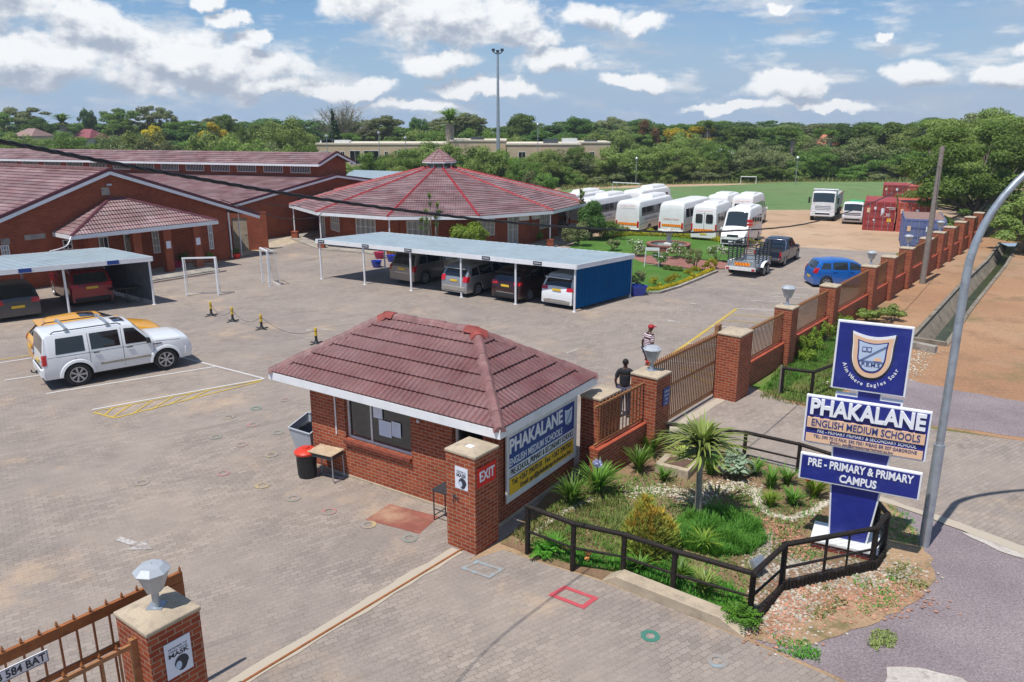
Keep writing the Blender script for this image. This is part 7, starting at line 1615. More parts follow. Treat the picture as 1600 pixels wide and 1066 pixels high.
for x in (-.22, .22):
 for y in (-.19, .19): m.bar((x, y, 0), (x, y, .70), .014, n=6)
 m.bar((x, -.19, .12), (x, .19, .12), .012, n=6)
m.bar((-.22, -.19, .28), (.22, -.19, .28), .012, n=6); m.build('legs', 'dark_steel', st)
tb_ = thing('folding_table', 'black table frame standing under the left carport beside the red SUV', 'table', G(200, 472), 36)
m = MB(); m.box(-.75, .75, -.3, .3, .68, .72); m.build('top', 'trim_black', tb_); m = MB()
for x in (-.65, -.05, .05, .6): m.tube([(x, -.27, .68), (x, -.27, .02), (x, .27, .02), (x, .27, .68)], .014, 5)
m.build('legs', 'dark_steel', tb_)
mb_ = thing('inspection_cover', 'raised concrete box with a brown metal lid in the garden', 'manhole', (G(1033, 735) + G(1080, 737)) / 2, -32)
m = MB(); m.box(-.42, .42, -.36, .36, -.02, .24); m.build('box', 'concrete', mb_, bevel=.015); m = MB(); m.box(-.24, .34, -.22, .26, .24, .252); m.build('lid', 'lid_brown', mb_)
fl = thing('flood_light', 'small grey floodlight on the ground inside the angled timber fence', 'floodlight', G(1196, 905), 40)
m = MB(); m.box(-.16, .16, -.05, .05, .18, .42, mat=Matrix.Rotation(R(-35), 4, 'X')); m.build('housing', 'galvanised', fl, bevel=.01); m = MB(); m.bar((0, .08, 0), (0, .08, .25), .02); m.build('stand', 'dark_steel', fl)
def pot(label, px, py, mat, r=.3, h=.42, plant='leaf_mid', n=500, pr=.35, pz=.35, square=False, name='plant_pot'):
 t = thing(name, label, 'plant pot', G(px, py), 20); m = MB()
 if square: m.lathe([(r * .95, 0), (r * 1.25, h * .75), (r * 1.42, h), (r * 1.28, h), (r * 1.1, h * .82), (.01, h * .82)], 4, rot=math.pi / 4, cap=False); m.build('pot', mat, t, bevel=.03)
 else: m.lathe([(r * .6, 0), (r * .85, h * .3), (r, h * .8), (r * 1.08, h), (r * .95, h), (r * .9, h * .85), (.01, h * .85)], 20, cap=False); m.build('pot', mat, t, smooth=45)
 if plant: crown_obj('plant', subblobs([(0, 0, h + pz * .7, pr, pr, pz)], 6, .5, int(px)), n, .045, plant, t, int(px)); m = MB(); m.bar((0, 0, h * .8), (0, 0, h + pz * .7), .012); m.build('stem', 'bark', t)
 return t
pot('large cobalt blue pot with a small shrub beside the blue carport panel', 994, 461, 'pot_blue', .42, .50, 'leaf_olive', 900, .36, .42, True)
pot('pink pot on the paving between the round building and the long carport', 593, 404, 'pot_pink', .33, .40, None); pot('small blue pot on the paving left of the champagne off-roader', 588.5, 418, 'pot_blue', .30, .40, None)
pot('blue pot behind the champagne off-roader', 612, 409, 'pot_blue', .3, .4, None)
pot('red pot at the right corner of the gable building', 369, 404, 'pot_red', .30, .32, 'leaf_mid', 300, .25, .15); pot('magenta pot with spiky leaves under the portico', 277, 421, 'pot_pink', .26, .42, None)
pot('low plant in a pot by the tall narrow window of the gable building', 328, 409, 'pot_red', .22, .25, 'leaf_lime', 500, .35, .22)
o = strap_clump('spiky_plant', 'leaf_dark', 60, .75, .55, .07, None, 3, loc=G(285, 417) + Vector((.1, 0, .2))); tag(o, 'dark spiky plant spreading out of the magenta pot under the portico', 'plant')
fw = thing('white_stand', 'small white steel sign stand on the lawn near the roses', 'sign stand', G(1018, 419), -10)
m = MB(); m.bar((-.42, 0, 0), (-.36, 0, 1.15), .03, n=6); m.bar((.42, 0, 0), (.36, 0, 1.15), .03, n=6); m.build('legs', 'white_paint', fw); m = MB(); m.box(-.4, .4, -.02, .02, 1.02, 1.2); m.build('plate', 'white_paint', fw)
ft2 = thing('fountain', 'round brick fountain basin with a pale stone pedestal on the lawn', 'fountain', G(1044, 392), 0)
m = MB(); m.lathe([(1.42, -.02), (1.42, .42), (1.46, .42), (1.46, .50), (1.18, .50), (1.18, .3)], 36, cap=False); o = m.build('basin_wall', 'brick_dark', ft2, fix=True); boxuv(o.data)
m = MB(); m.lathe([(1.185, .42), (.01, .42)], 36, cap=False); m.build('water', 'water', ft2, fix=False); m = MB(); m.lathe([(.36, .3), (.34, .5), (.18, .58), (.14, 1.0), (.24, 1.16), (.48, 1.26), (.5, 1.32), (.2, 1.34), (.1, 1.5), (.01, 1.52)], 20); m.build('pedestal', 'stone', ft2, smooth=40)
sg2 = thing('signpost', 'thin red and white sign on a pole at the end of the yellow hedge', 'sign', G(1168, 389), 5)
m = MB(); m.bar((0, 0, 0), (0, 0, 2.1), .03, n=8); m.build('pole', 'text_red', sg2); m = MB(); m.box(-.2, .2, -.04, -.03, 1.75, 1.95); m.box(-.2, .2, -.04, -.03, 1.55, 1.70); m.build('plate', 'pot_red', sg2)
p = G(785, 262); mt = thing('floodlight_mast', 'very tall grey floodlight mast rising above the treeline', 'mast', (p.x, 105, 0), 0); H_ = HY(785, 84, 105).z
m = MB(); m.bar((0, 0, 0), (0, 0, H_), .30, .13, 12); m.build('pole', 'galvanised', mt, smooth=40); m = MB(); m.tube([(-.6, 0, H_ + .25), (-.3, 0, H_), (.3, 0, H_), (.6, 0, H_ + .25)], .06, 6)
for x in (-.55, 0, .55): m.box(x - .2, x + .2, -.2, .1, H_ + .1 + abs(x) * .3, H_ + .42 + abs(x) * .3)
m.build('lamps', 'dark_steel', mt)
for k, (px, py0, py1) in enumerate([(594, 208, 262), (635, 216, 262), (840, 195, 262), (1243, 247, 283), (993, 248, 292), (513, 213, 262)]):
 b = HY(px, py1, 108); zt_ = HY(px, py0, 108).z; m = MB(); m.bar((0, 0, 0), (0, 0, zt_), .05, n=6); m.ball((0, 0, zt_), .22, 8, 5)
 tag(m.build('lamp_post', 'galvanised', loc=(b.x, 108, 0)), ['thin lamp post with a round head left of the apartments', 'thin lamp post with a white globe over the apartments', 'slim lamp post right of the floodlight mast', 'thin post at the far side of the field near the dump truck', 'thin brown post behind the football goal', 'slim lamp post beside the dark cypress'][k], 'lamp post')
# ------------------------------------------------------------------ people
def skin(name, joints, edges, mat, parent, root=0, sub=2):
 me = bpy.data.meshes.new(name); me.from_pydata([j[0] for j in joints], edges, []); ob = bpy.data.objects.new(name, me); COL.objects.link(ob)
 ob.modifiers.new('s', 'SKIN'); sv_ = me.skin_vertices[0].data
 for i, j in enumerate(joints): r_ = j[1]; sv_[i].radius = r_ if isinstance(r_, tuple) else (r_, r_)
 sv_[root].use_root = True; s2 = ob.modifiers.new('u', 'SUBSURF'); s2.levels = sub; s2.render_levels = sub
 dg = bpy.context.evaluated_depsgraph_get(); nm = bpy.data.meshes.new_from_object(ob.evaluated_get(dg)); nm.name = name
 bpy.data.objects.remove(ob); nm.materials.clear(); nm.materials.append(M[mat]); nm.polygons.foreach_set('use_smooth', [True] * len(nm.polygons))
 o = bpy.data.objects.new(name, nm); COL.objects.link(o); o.parent = parent; return o
def person(label, loc, rot, legs, arms, shirt, trousers, shorts=False, cap=False, bow=0.0, stripes=False, scale=1.0):
 """x is forward, y left. legs/arms: (hip..ankle), (shoulder..wrist) point lists for left and right"""
 t = thing('person', label, 'person', loc, rot, scale=scale); H = 1.75
 J = [((0, 0, .96), (.13, .15)), ((0, 0, 1.12), (.11, .14)), ((.0 + bow * .3, 0, 1.34), (.12, .17)), ((bow * .5, 0, 1.46), (.075, .10)), ((bow * .8, 0, 1.54), .055), ((bow * 1.3 + .0, 0, 1.60), (.07, .065)), ((bow * 1.6 + .01, 0, 1.68), (.098, .078)), ((bow * 1.7, 0, 1.745), (.07, .06))]
 E = [(0, 1), (1, 2), (2, 3), (3, 4), (4, 5), (5, 6), (6, 7)]
 hands = []
 for sg, L_, A_ in ((1, legs[0], arms[0]), (-1, legs[1], arms[1])):
  i = len(J); J += [((L_[0][0], sg * .10, .90), .095), ((L_[1][0], sg * .11, L_[1][1]), .062), ((L_[2][0], sg * .11, L_[2][1]), .042), ((L_[2][0] + .03, sg * .11, max(L_[2][1] - .05, .045)), .045), ((L_[2][0] + .17, sg * .13, max(L_[2][1] - .06, .03)), .034)]
  E += [(0, i), (i, i + 1), (i + 1, i + 2), (i + 2, i + 3), (i + 3, i + 4)]
  i = len(J); sx0 = bow * .45; J += [((sx0, sg * .185, 1.41), .062), ((A_[0][0], sg * A_[0][1], A_[0][2]), .042), ((A_[1][0], sg * A_[1][1], A_[1][2]), .029)]
  E += [(3, i), (i, i + 1), (i + 1, i + 2)]
  w = Vector((A_[1][0], sg * A_[1][1], A_[1][2])); f = (w - Vector((A_[0][0], sg * A_[0][1], A_[0][2]))).normalized(); s_ = Vector((1, 0, 0)); s_ = (s_ - f * s_.dot(f)).normalized()
  j = len(J); J += [(tuple(w + f * .055), (.034, .02))]; E += [(i + 2, j)]
  for q, (ofs, ln) in enumerate(((.033, .068), (.011, .078), (-.011, .074), (-.032, .058))):
   k = len(J); a = w + f * .10 + s_ * ofs; b = a + f * ln * .5; c = b + f * ln * .45 + Vector((0, -sg * .018, 0)); J += [(tuple(a), .0105), (tuple(b), .009), (tuple(c), .0075)]; E += [(j, k), (k, k + 1), (k + 1, k + 2)]
  k = len(J); a = w + f * .03 + s_ * .04; b = a + f * .04 + s_ * .025; J += [(tuple(a), .012), (tuple(b), .0095)]; E += [(j, k), (k, k + 1)]
 body = skin('body', J, E, 'skin_dark', t)
 hd = Vector((bow * 1.6 + .01, 0, 1.68)); m = MB(); 
 for sg in (-1, 1): m.ball(hd + Vector((.085, sg * .032, .0)), .012, 8, 5)
 m.build('eyes', 'letter_white', t); m = MB(); m.ball(hd + Vector((.105, 0, -.025)), .016, 8, 5, sc=(1, .8, 1.4)); m.build('nose', 'skin_dark', t, smooth=60); m = MB(); m.ball(hd + Vector((.09, 0, -.065)), .02, 8, 4, sc=(.6, 1.3, .4)); m.build('mouth', 'lid_brown', t, smooth=60)
 m = MB()
 for sg in (-1, 1): m.ball(hd + Vector((-.005, sg * .085, -.01)), .025, 8, 5, sc=(.8, .4, 1.3))
 m.build('ears', 'skin_dark', t, smooth=60)
 m = MB(); m.ball(hd + Vector((-.012, 0, .03)), .102, 14, 8, sc=(1.02, .87, .88)); m.build('hair', 'hair' if not cap else 'cap_red', t, smooth=60)
 if cap: m = MB(); m.lathe([(.105, 0), (.106, .03), (.08, .085), (.01, .105)], 16, (hd.x - .005, 0, hd.z + .02)); m.box(hd.x + .06, hd.x + .19, -.07, .07, hd.z + .02, hd.z + .032); m.build('cap', 'cap_red', t, smooth=50)
 S = [((0, 0, .90), (.145, .175)), ((0, 0, 1.12), (.125, .16)), ((bow * .3, 0, 1.34), (.135, .19)), ((bow * .5, 0, 1.45), (.09, .13)), ((bow * .55, 0, 1.485), .07)]; SE = [(0, 1), (1, 2), (2, 3), (3, 4)]
 for sg, A_ in ((1, arms[0]), (-1, arms[1])):
  i = len(S); e = Vector((A_[0][0], sg * A_[0][1], A_[0][2])); s0 = Vector((bow * .45, sg * .19, 1.41)); S += [(tuple(s0), .078), (tuple(s0.lerp(e, .75)), .068)]; SE += [(3, i), (i, i + 1)]
 sh = skin('shirt', S, SE, shirt, t)
 Tj = [((0, 0, .97), (.135, .165))]; TE = []
 for sg, L_ in ((1, legs[0]), (-1, legs[1])):
  i = len(Tj); h_ = Vector((L_[0][0], sg * .10, .88)); k_ = Vector((L_[1][0], sg * .11, L_[1][1])); a_2 = Vector((L_[2][0], sg * .11, L_[2][1] + .02))
  if shorts: Tj += [(tuple(h_), .115), (tuple(h_.lerp(k_, .85)), .088)]; TE += [(0, i), (i, i + 1)]
  else: Tj += [(tuple(h_), .115), (tuple(k_), .078), (tuple(a_2), .062)]; TE += [(0, i), (i, i + 1), (i + 1, i + 2)]
 skin('shorts' if shorts else 'trousers', Tj, TE, trousers, t)
 if shorts:
  m = MB()
  for sg, L_ in ((1, legs[0]), (-1, legs[1])): h_ = Vector((L_[0][0], sg * .10, .88)); k_ = Vector((L_[1][0], sg * .11, L_[1][1])); p = h_.lerp(k_, .86); q = h_.lerp(k_, 1.0); m.bar(p, q, .105, .095, 14)
  m.build('red_hem', 'red_band', t, smooth=50)
 m = MB()
 for sg, L_ in ((1, legs[0]), (-1, legs[1])): x, z = L_[2]; z = max(z - .07, 0); m.box(x - .08, x + .21, sg * .12 - .05, sg * .12 + .05, z, z + .075, taper=.012)
 m.build('shoes', 'trim_black', t, bevel=.02)
 return t
ms, ts, bs_ = newmat('stripe_shirt'); v_ = ts.node('ShaderNodeTexCoord').outputs['Object']; x_, y_, z_ = ts.sep(v_)
ts.put(bs_.inputs['Base Color'], ts.mix(ts.math('GREATER_THAN', ts.math('PINGPONG', z_, .028), .013), (0.72, 0.70, 0.72), (0.17, 0.025, 0.06))); bs_.inputs['Roughness'].default_value = .85
person('person in a black t-shirt and jeans seen from behind, standing behind the short railing panel', G(974, 652), 80, (((0, 0), (.0, .50), (-.02, .09)), ((0, 0), (.03, .50), (.03, .09))), (((-.03, .27, 1.15), (.12, .25, .96)), ((-.03, .27, 1.15), (.12, .24, .96))), 'shirt_black', 'jeans', scale=.98)
person('person in a red cap and striped t-shirt walking, head bowed, beyond the lamp-topped pillar', G(1010, 586), 28, (((.0, 0), (.12, .50), (.02, .12)), ((0, 0), (-.02, .48), (-.2, .13))), (((-.04, .26, 1.13), (.0, .26, .90)), ((.0, .27, 1.13), (.03, .27, .88))), 'stripe_shirt', 'shorts_navy', shorts=True, cap=True, bow=.06, scale=.97)
# ------------------------------------------------------------------ garden plants
def single(name, label, cat, loc, group=None, scale=1.0): return thing(name, label, cat, loc, random.Random(str(label)).uniform(0, 360), group, scale)
al = single('tree_aloe', 'tall tree aloe with a bare trunk and a rosette of long arching leaves', 'aloe', G(1090, 808))
zc = HZ(1090, 808, 700); m = MB(); m.tube([(0, 0, -.05), (.02, .0, zc * .35), (0, .03, zc * .7), (0, 0, zc)], [.085, .07, .06, .075], 10); m.build('trunk', 'bark_pale', al, smooth=50)
strap_clump('leaves', 'leaf_aloe', 120, .66, 1.08, .095, al, 11, droop=.75, seg=7, loc=(0, 0, zc - .12), tip=.06, lean=.0); strap_clump('leaves', 'leaf_aloe', 34, .75, .55, .08, al, 12, droop=.25, seg=6, loc=(0, 0, zc - .05), tip=.06)
strap_clump('lower_leaves', 'leaf_aloe', 50, .25, .95, .08, al, 15, droop=1.6, seg=7, loc=(0, 0, zc - .2), tip=.06, lean=.3)
pb = single('pencil_bush', 'bushy yellow-green fire stick shrub with orange tips behind the near fence', 'shrub', G(1018, 866))
def pencil(name, mat, n, h, r, seed, loc=(0, 0, 0), w=.012, z0=.15):
 rr_ = random.Random(seed); m = MB()
 for _ in range(n):
  a = rr_.uniform(0, 6.283); q = r * math.sqrt(rr_.random()); b = Vector((q * math.cos(a), q * math.sin(a), 0)); z = rr_.uniform(z0, h) * (1 - .45 * (q / r) ** 2)
  p = b + Vector((0, 0, z)); 
  for k in range(5): d = Vector((rr_.gauss(0, .45) + b.x * .9, rr_.gauss(0, .45) + b.y * .9, 1.0)).normalized(); L_ = rr_.uniform(.08, .17); s = d.cross(Vector((rr_.gauss(0, 1), rr_.gauss(0, 1), .1))).normalized() * w; m.add([p - s, p + s, p + d * L_ + s * .5, p + d * L_ - s * .5], [(0, 1, 2, 3)])
 return m.build(name, mat, pb, fix=False, loc=loc)
for k, (x, y, h, r) in enumerate([(-.2, .05, 1.0, .30), (.20, .12, 1.12, .26), (.0, -.12, .85, .38), (.08, .25, .8, .32)]):
 pencil('stems', 'leaf_pencil', 700, h, r, k, (x, y, 0), z0=.02); pencil('tips', 'leaf_pencil_tip', 230, h + .06, r * .8, k + 9, (x, y, 0), z0=h * .62)
def turf_patch(name, label, pix, n, h, mat='leaf_turf', seed=1, w=.012, hump=.0, spread=.5, cat='grass', kind='stuff'):
 P = [G(*p) if isinstance(p, tuple) else p for p in pix]; xs = [p.x for p in P]; ys = [p.y for p in P]; rr_ = np.random.default_rng(seed); pts = []
 poly = [(p.x, p.y) for p in P]
 def inside(x, y):
  c = False; j = len(poly) - 1
  for i in range(len(poly)):
   if (poly[i][1] > y) != (poly[j][1] > y) and x < (poly[j][0] - poly[i][0]) * (y - poly[i][1]) / (poly[j][1] - poly[i][1]) + poly[i][0]: c = not c
   j = i
  return c
 while len(pts) < n:
  x, y = rr_.uniform(min(xs), max(xs)), rr_.uniform(min(ys), max(ys))
  if inside(x, y): pts.append((x, y))
 C = np.array([(x, y, .015) for x, y in pts]); cx, cy = C[:, 0].mean(), C[:, 1].mean(); rad = np.sqrt(((C[:, 0] - cx) / (max(xs) - min(xs))) ** 2 + ((C[:, 1] - cy) / (max(ys) - min(ys))) ** 2) * 2
 hh = (hump * np.clip(1 - rad ** 2, 0, 1)); C[:, 2] += hh * 1.0
 a = rr_.random(n) * 6.283; L_ = h * (.5 + .7 * rr_.random(n)) * (.85 + .3 * np.sin(C[:, 0] * 7 + np.sin(C[:, 1] * 5) * 2)); tip = C + np.stack([np.cos(a) * L_ * spread, np.sin(a) * L_ * spread, L_], 1) * 1.0; mid = (C + tip) / 2
 U = np.stack([-np.sin(a), np.cos(a), np.zeros(n)], 1) * (w * (0.6 + .8 * rr_.random(n)))[:, None]; V = (tip - C) / 2
 co = np.empty((n, 4, 3)); co[:, 0] = C - U; co[:, 1] = C + U; co[:, 2] = tip + U * .2; co[:, 3] = tip - U * .2
 me = bpy.data.meshes.new(name); me.vertices.add(n * 4); me.vertices.foreach_set('co', co.reshape(-1)); me.loops.add(n * 4); me.loops.foreach_set('vertex_index', np.arange(n * 4, dtype=np.int32)); me.polygons.add(n); me.polygons.foreach_set('loop_start', np.arange(n, dtype=np.int32) * 4); me.polygons.foreach_set('loop_total', np.full(n, 4, dtype=np.int32)); me.materials.append(M[mat]); me.update(calc_edges=True)
 o = bpy.data.objects.new(name, me); COL.objects.link(o); return tag(o, label, cat, kind=kind)
turf_patch('grass_mound', 'lush patch of bright green grass in the middle of the garden', [(1045, 842), (1060, 815), (1105, 800), (1150, 803), (1190, 828), (1196, 850), (1170, 868), (1120, 872), (1075, 862)], 9500, .21, seed=2, hump=.03, spread=.7)
turf_patch('low_grass', 'thin green grass along the wall and the path of white pebbles', [(800, 838), (865, 790), (905, 770), (960, 760), (985, 790), (965, 830), (905, 858), (850, 868)], 5200, .09, 'leaf_weed', 3)
turf_patch('low_grass', 'green grass between the near fence posts', [(850, 870), (900, 862), (985, 872), (1050, 880), (1100, 900), (1160, 930), (1165, 985), (1120, 965), (1050, 925), (960, 895), (900, 885)], 5200, .12, 'leaf_turf', 4)
turf_patch('low_grass', 'green grass around the fire stick shrub', [(940, 800), (1010, 790), (1060, 850), (1080, 880), (1000, 890), (930, 850)], 2600, .10, 'leaf_weed', 5)
turf_patch('verge_weeds', 'grass and weeds beside the short timber fence', [(1187, 622), (1225, 560), (1300, 520), (1400, 520), (1340, 590), (1290, 640), (1230, 632)], 9000, .13, 'leaf_weed', 6)
turf_patch('verge_weeds', 'bright green grass strip along the boundary wall', [(1190, 610), (1235, 560), (1300, 510), (1330, 520), (1290, 570), (1220, 612)], 6000, .14, 'leaf_turf', 7)
for k, P_ in enumerate([[(1385, 790), (1420, 800), (1440, 850), (1405, 850), (1385, 830)], [(1390, 880), (1440, 890), (1445, 925), (1400, 935)], [(1330, 900), (1400, 905), (1400, 950), (1340, 960)], [(1255, 925), (1310, 915), (1320, 950), (1265, 975)],
      [(1200, 990), (1260, 1000), (1280, 1040), (1210, 1020)], [(1360, 990), (1390, 985), (1395, 1015), (1370, 1020)], [(1225, 850), (1275, 840), (1290, 870), (1240, 880)]]):
 turf_patch('weed_patch', 'patches of low green weeds on the stony ground around the angled fence', jag([G(*q) for q in P_], .12, .15, k), 420, .055, 'leaf_weed' if k % 2 else 'leaf_turf', 20 + k, spread=1.0)
turf_patch('low_grass', 'sparse weeds and grass over the bare soil of the garden bed', [(800, 850), (905, 745), (1000, 740), (1180, 760), (1290, 780), (1290, 830), (1180, 870), (1165, 960), (1050, 920), (900, 880)], 7500, .07, 'leaf_weed', 9, spread=.9)
turf_patch('low_grass', 'scattered brighter green tufts over the bare soil of the garden bed', jag([G(*q) for q in [(820, 845), (905, 750), (1000, 745), (1060, 790), (1170, 770), (1290, 785), (1280, 825), (1190, 850), (1165, 950), (1060, 910), (930, 880)]], .15, .3, 2), 2600, .10, 'leaf_turf', 10, spread=.8)
_l = ['on the gravel edge', 'by the wall', 'in the bed']
def aga(px, py, h, sp, n, label, mat='leaf_aga', seed=None, w=.042, group='strap-leaved clumps in the garden'):
 o = strap_clump('strap_leaf_plant', mat, int(n * 1.5), h * 1.12, sp * 1.3, w, None, seed or int(px + py), droop=.45, seg=5, loc=G(px, py) + Vector((0, 0, .01))); return tag(o, label, 'plant', group)
aga(893, 790, .62, .42, 70, 'big strap-leaved clump against the guard house wall, left of the blue flower'); aga(935, 772, .66, .48, 90, 'big strap-leaved clump directly under the blue agapanthus flower')
aga(998, 738, .55, .35, 60, 'upright strap-leaved clump at the foot of the low wall beside the walk pillar'); aga(1018, 712, .60, .42, 60, 'strap-leaved clump at the base of the lamp-topped walk pillar'); aga(1036, 752, .30, .25, 36, 'small strap-leaved tuft left of the concrete box')
aga(1110, 742, .55, .32, 70, 'upright leafy clump between the tree aloe and the silvery plant'); aga(1180, 742, .38, .30, 40, 'strap-leaved clump right of the silvery plant'); aga(1204, 765, .48, .22, 46, 'upright light green clump in the curved bed')
aga(1202, 792, .32, .22, 40, 'small light green clump in the bend of the pebble border', 'leaf_lime'); aga(1230, 757, .40, .30, 44, 'dark strap-leaved clump near the back timber fence'); aga(1238, 790, .35, .26, 42, 'low clump in the middle of the curved bed')
aga(1272, 778, .48, .34, 60, 'dense bright clump left of the sign stem', 'leaf_lime'); aga(1068, 722, .40, .40, 50, 'clump with yellowish leaves behind the concrete box', 'leaf_pencil')
aga(1100, 858, .34, .34, 36, 'arching clump on the near side of the grass mound', 'leaf_lime'); aga(1098, 930, .42, .26, 40, 'spiky grey-green clump behind the kerb', 'leaf_aloe'); aga(1060, 905, .34, .3, 40, 'strap-leaved clump just behind the near fence')
aga(1000, 893, .3, .3, 36, 'low strap-leaved tuft by the third fence post'); aga(866, 862, .30, .30, 30, 'low leafy tuft next to the first fence post', 'leaf_fern')
ag = single('agapanthus_flower', 'pale blue agapanthus flower head above the clumps by the guard house', 'flower', G(932, 778)); zf = HZ(932, 778, 724); m = MB(); m.bar((0, 0, 0), (0, 0, zf), .009); m.build('stalk', 'leaf_aga', ag); crown_obj('flower_head', [(0, 0, zf, .11, .11, .09)], 260, .022, 'petal_blue', ag, 3)
rf2 = single('red_flower', 'small red flower on a stalk left of the sign stem', 'flower', G(1259, 775)); m = MB(); m.bar((0, 0, 0), (0, 0, .40), .008); m.build('stalk', 'leaf_aga', rf2); crown_obj('flower_head', [(0, 0, .42, .05, .05, .05)], 60, .02, 'petal_red', rf2, 3)
of = single('orange_flowers', 'cluster of pale orange flowers behind the near fence', 'flower', G(917, 882)); crown_obj('blooms', [(0, 0, .16, .07, .05, .06), (.02, .03, .27, .06, .05, .06), (-.16, .05, .2, .04, .04, .04)], 160, .024, 'petal_orange', of, 3)
m = MB(); m.bar((0, 0, 0), (0, 0, .25), .008); m.bar((-.1, .03, 0), (-.16, .05, .2), .008); m.build('stalks', 'leaf_aga', of)
def bush(name, label, px, py, h, r, mat, n=1600, size=.045, cat='shrub', group=None, seed=1, k=7, stem=True, loc=None, flat=.8, fr=.5, flowers=None):
 t = single(name, label, cat, loc if loc is not None else G(px, py), group); B = subblobs([(0, 0, h * .58, r, r, h * .42)], k, fr, seed, flat); crown_obj('foliage', B, n, size, mat, t, seed)
 if flowers: crown_obj('blooms', [(x, y, z, a * 1.08, b * 1.08, c * 1.12) for x, y, z, a, b, c in B], flowers[1], flowers[2], flowers[0], t, seed + 1, shell=.92)
 if stem:
  m = MB()
  for q in range(4): b_ = B[q * 2 % len(B)]; m.tube([(0, 0, -.02), (b_[0] * .4, b_[1] * .4, b_[2] * .5), (b_[0], b_[1], b_[2])], [.02 + h * .012, .015 + h * .006, .006], 5)
  m.build('stems', 'bark', t)
 return t
sv2 = single('silvery_plant', 'silvery broad-leaved plant sprawling right of the tree aloe', 'plant', G(1148, 745)); C_, U_, V_ = leaves([(0, 0, .34, .42, .42, .22), (.15, .1, .5, .2, .2, .16), (-.2, 0, .40, .2, .2, .15)], 230, .10, seed=5, up=1.2, asp=.45)
o = bpy.data.objects.new('leaves', quads_mesh('leaves', C_, U_, V_, ['leaf_silver'])); COL.objects.link(o); o.parent = sv2; m = MB(); [m.tube([(0, 0, 0), (x, y, .35)], .012, 5) for x, y in ((.2, .1), (-.2, .05), (0, -.2))]; m.build('stems', 'bark_pale', sv2)
def fern(label, px, py, n, L_, seed, z0=0.0, mat='leaf_fern', hmul=1.0):
 t = single('feathery_plant', label, 'plant', G(px, py)); r_ = random.Random(seed); m = MB()
 for _ in range(n):
  a = r_.uniform(0, 6.283); d = Vector((math.cos(a), math.sin(a), 0)); l = L_ * r_.uniform(.6, 1.1); sp = r_.uniform(.3, 1.0)
  for k in range(9):
   u = (k + 1) / 9; c = d * l * sp * u + Vector((0, 0, z0 + l * hmul * (1.1 * u - .55 * u * u * (1 + sp * .5)))); sd = Vector((-d.y, d.x, 0)); w = l * .28 * (1 - abs(u - .4)) * .9
   for s in (-1, 1): m.add([c, c + sd * s * w * .5 + d * .03 + Vector((0, 0, .01)), c + sd * s * w + d * .02 - Vector((0, 0, .02)), c + sd * s * w * .5 - d * .015], [(0, 1, 2, 3)])
 m.build('fronds', mat, t, fix=False); return t
fern('bright feathery green plant hanging over the end of the kerb', 1158, 972, 46, .48, 3, hmul=1.1); fern('feathery leafy plant at the corner between the fence post and the wall', 850, 868, 40, .42, 4, hmul=.9)
def pebbles(name, label, pts, width, n, size=.035, mat='pebble', seed=1):
 r_ = np.random.default_rng(seed); P = [np.array(G(*p)[:2]) for p in pts]; seg = [np.linalg.norm(b - a) for a, b in zip(P[:-1], P[1:])]; C = []
 for _ in range(n):
  i = r_.choice(len(seg), p=np.array(seg) / sum(seg)); u = r_.random(); p = P[i] * (1 - u) + P[i + 1] * u; C.append((p[0] + r_.normal() * width, p[1] + r_.normal() * width, .02 + r_.random() * .015))
 m = MB(); base = [(1, 0, 0), (.3, .9, 0), (-.8, .5, 0), (-.7, -.7, 0), (.4, -.85, 0), (0, 0, .75)]
 for c in C:
  s = size * r_.uniform(.5, 1.4); a = r_.random() * 6.28; ca, sa = math.cos(a), math.sin(a); vs = [(c[0] + s * (x * ca - y * sa) * r_.uniform(.8, 1.2), c[1] + s * (x * sa + y * ca), c[2] + s * z * .8 - .004) for x, y, z in base]
  m.add(vs, [(0, 1, 5), (1, 2, 5), (2, 3, 5), (3, 4, 5), (4, 0, 5)])
 return tag(m.build(name, mat, fix=False), label, 'pebbles', kind='stuff')
pebbles('white_pebbles', 'band of white pebbles across the garden behind the fire stick shrub', [(990, 770), (1040, 765), (1085, 785), (1110, 765), (1160, 758), (1180, 770)], .16, 1000, .026, seed=1)
pebbles('white_pebbles', 'curved border of white pebbles around the right flower bed', [(1180, 765), (1185, 790), (1205, 806), (1235, 812), (1270, 800), (1292, 785)], .05, 900, .028, seed=2)
pebbles('white_pebbles', 'band of white pebbles running from the grass mound to the near fence', [(1200, 835), (1195, 860), (1180, 885), (1195, 905), (1240, 880), (1290, 890)], .12, 1000, .026, seed=3)
pebbles('white_pebbles', 'thin line of white pebbles leading away from the exit pillar', [(820, 845), (870, 808), (905, 788), (930, 780)], .04, 380, .024, seed=4)
pebbles('white_pebbles', 'scattered white and tan pebbles on the stony ground outside the angled fence', [(1190, 985), (1235, 940), (1300, 905), (1380, 900), (1420, 890)], .30, 1300, .030, seed=5)
pebbles('red_pebbles', 'scattered brick-red stones on the stony ground outside the angled fence', [(1190, 990), (1240, 935), (1320, 940), (1420, 920)], .28, 1500, .028, 'pebble_red', seed=6)
pebbles('red_pebbles', 'brick-red stone chips on the soil in front of the sign plinth', [(1190, 815), (1235, 840), (1250, 870)], .18, 600, .03, 'pebble_red', seed=7)
pebbles('white_pebbles', 'white rubble at the corner of the short timber fence', [(1300, 600), (1340, 612), (1420, 585), (1450, 545)], .2, 420, .03, seed=8)
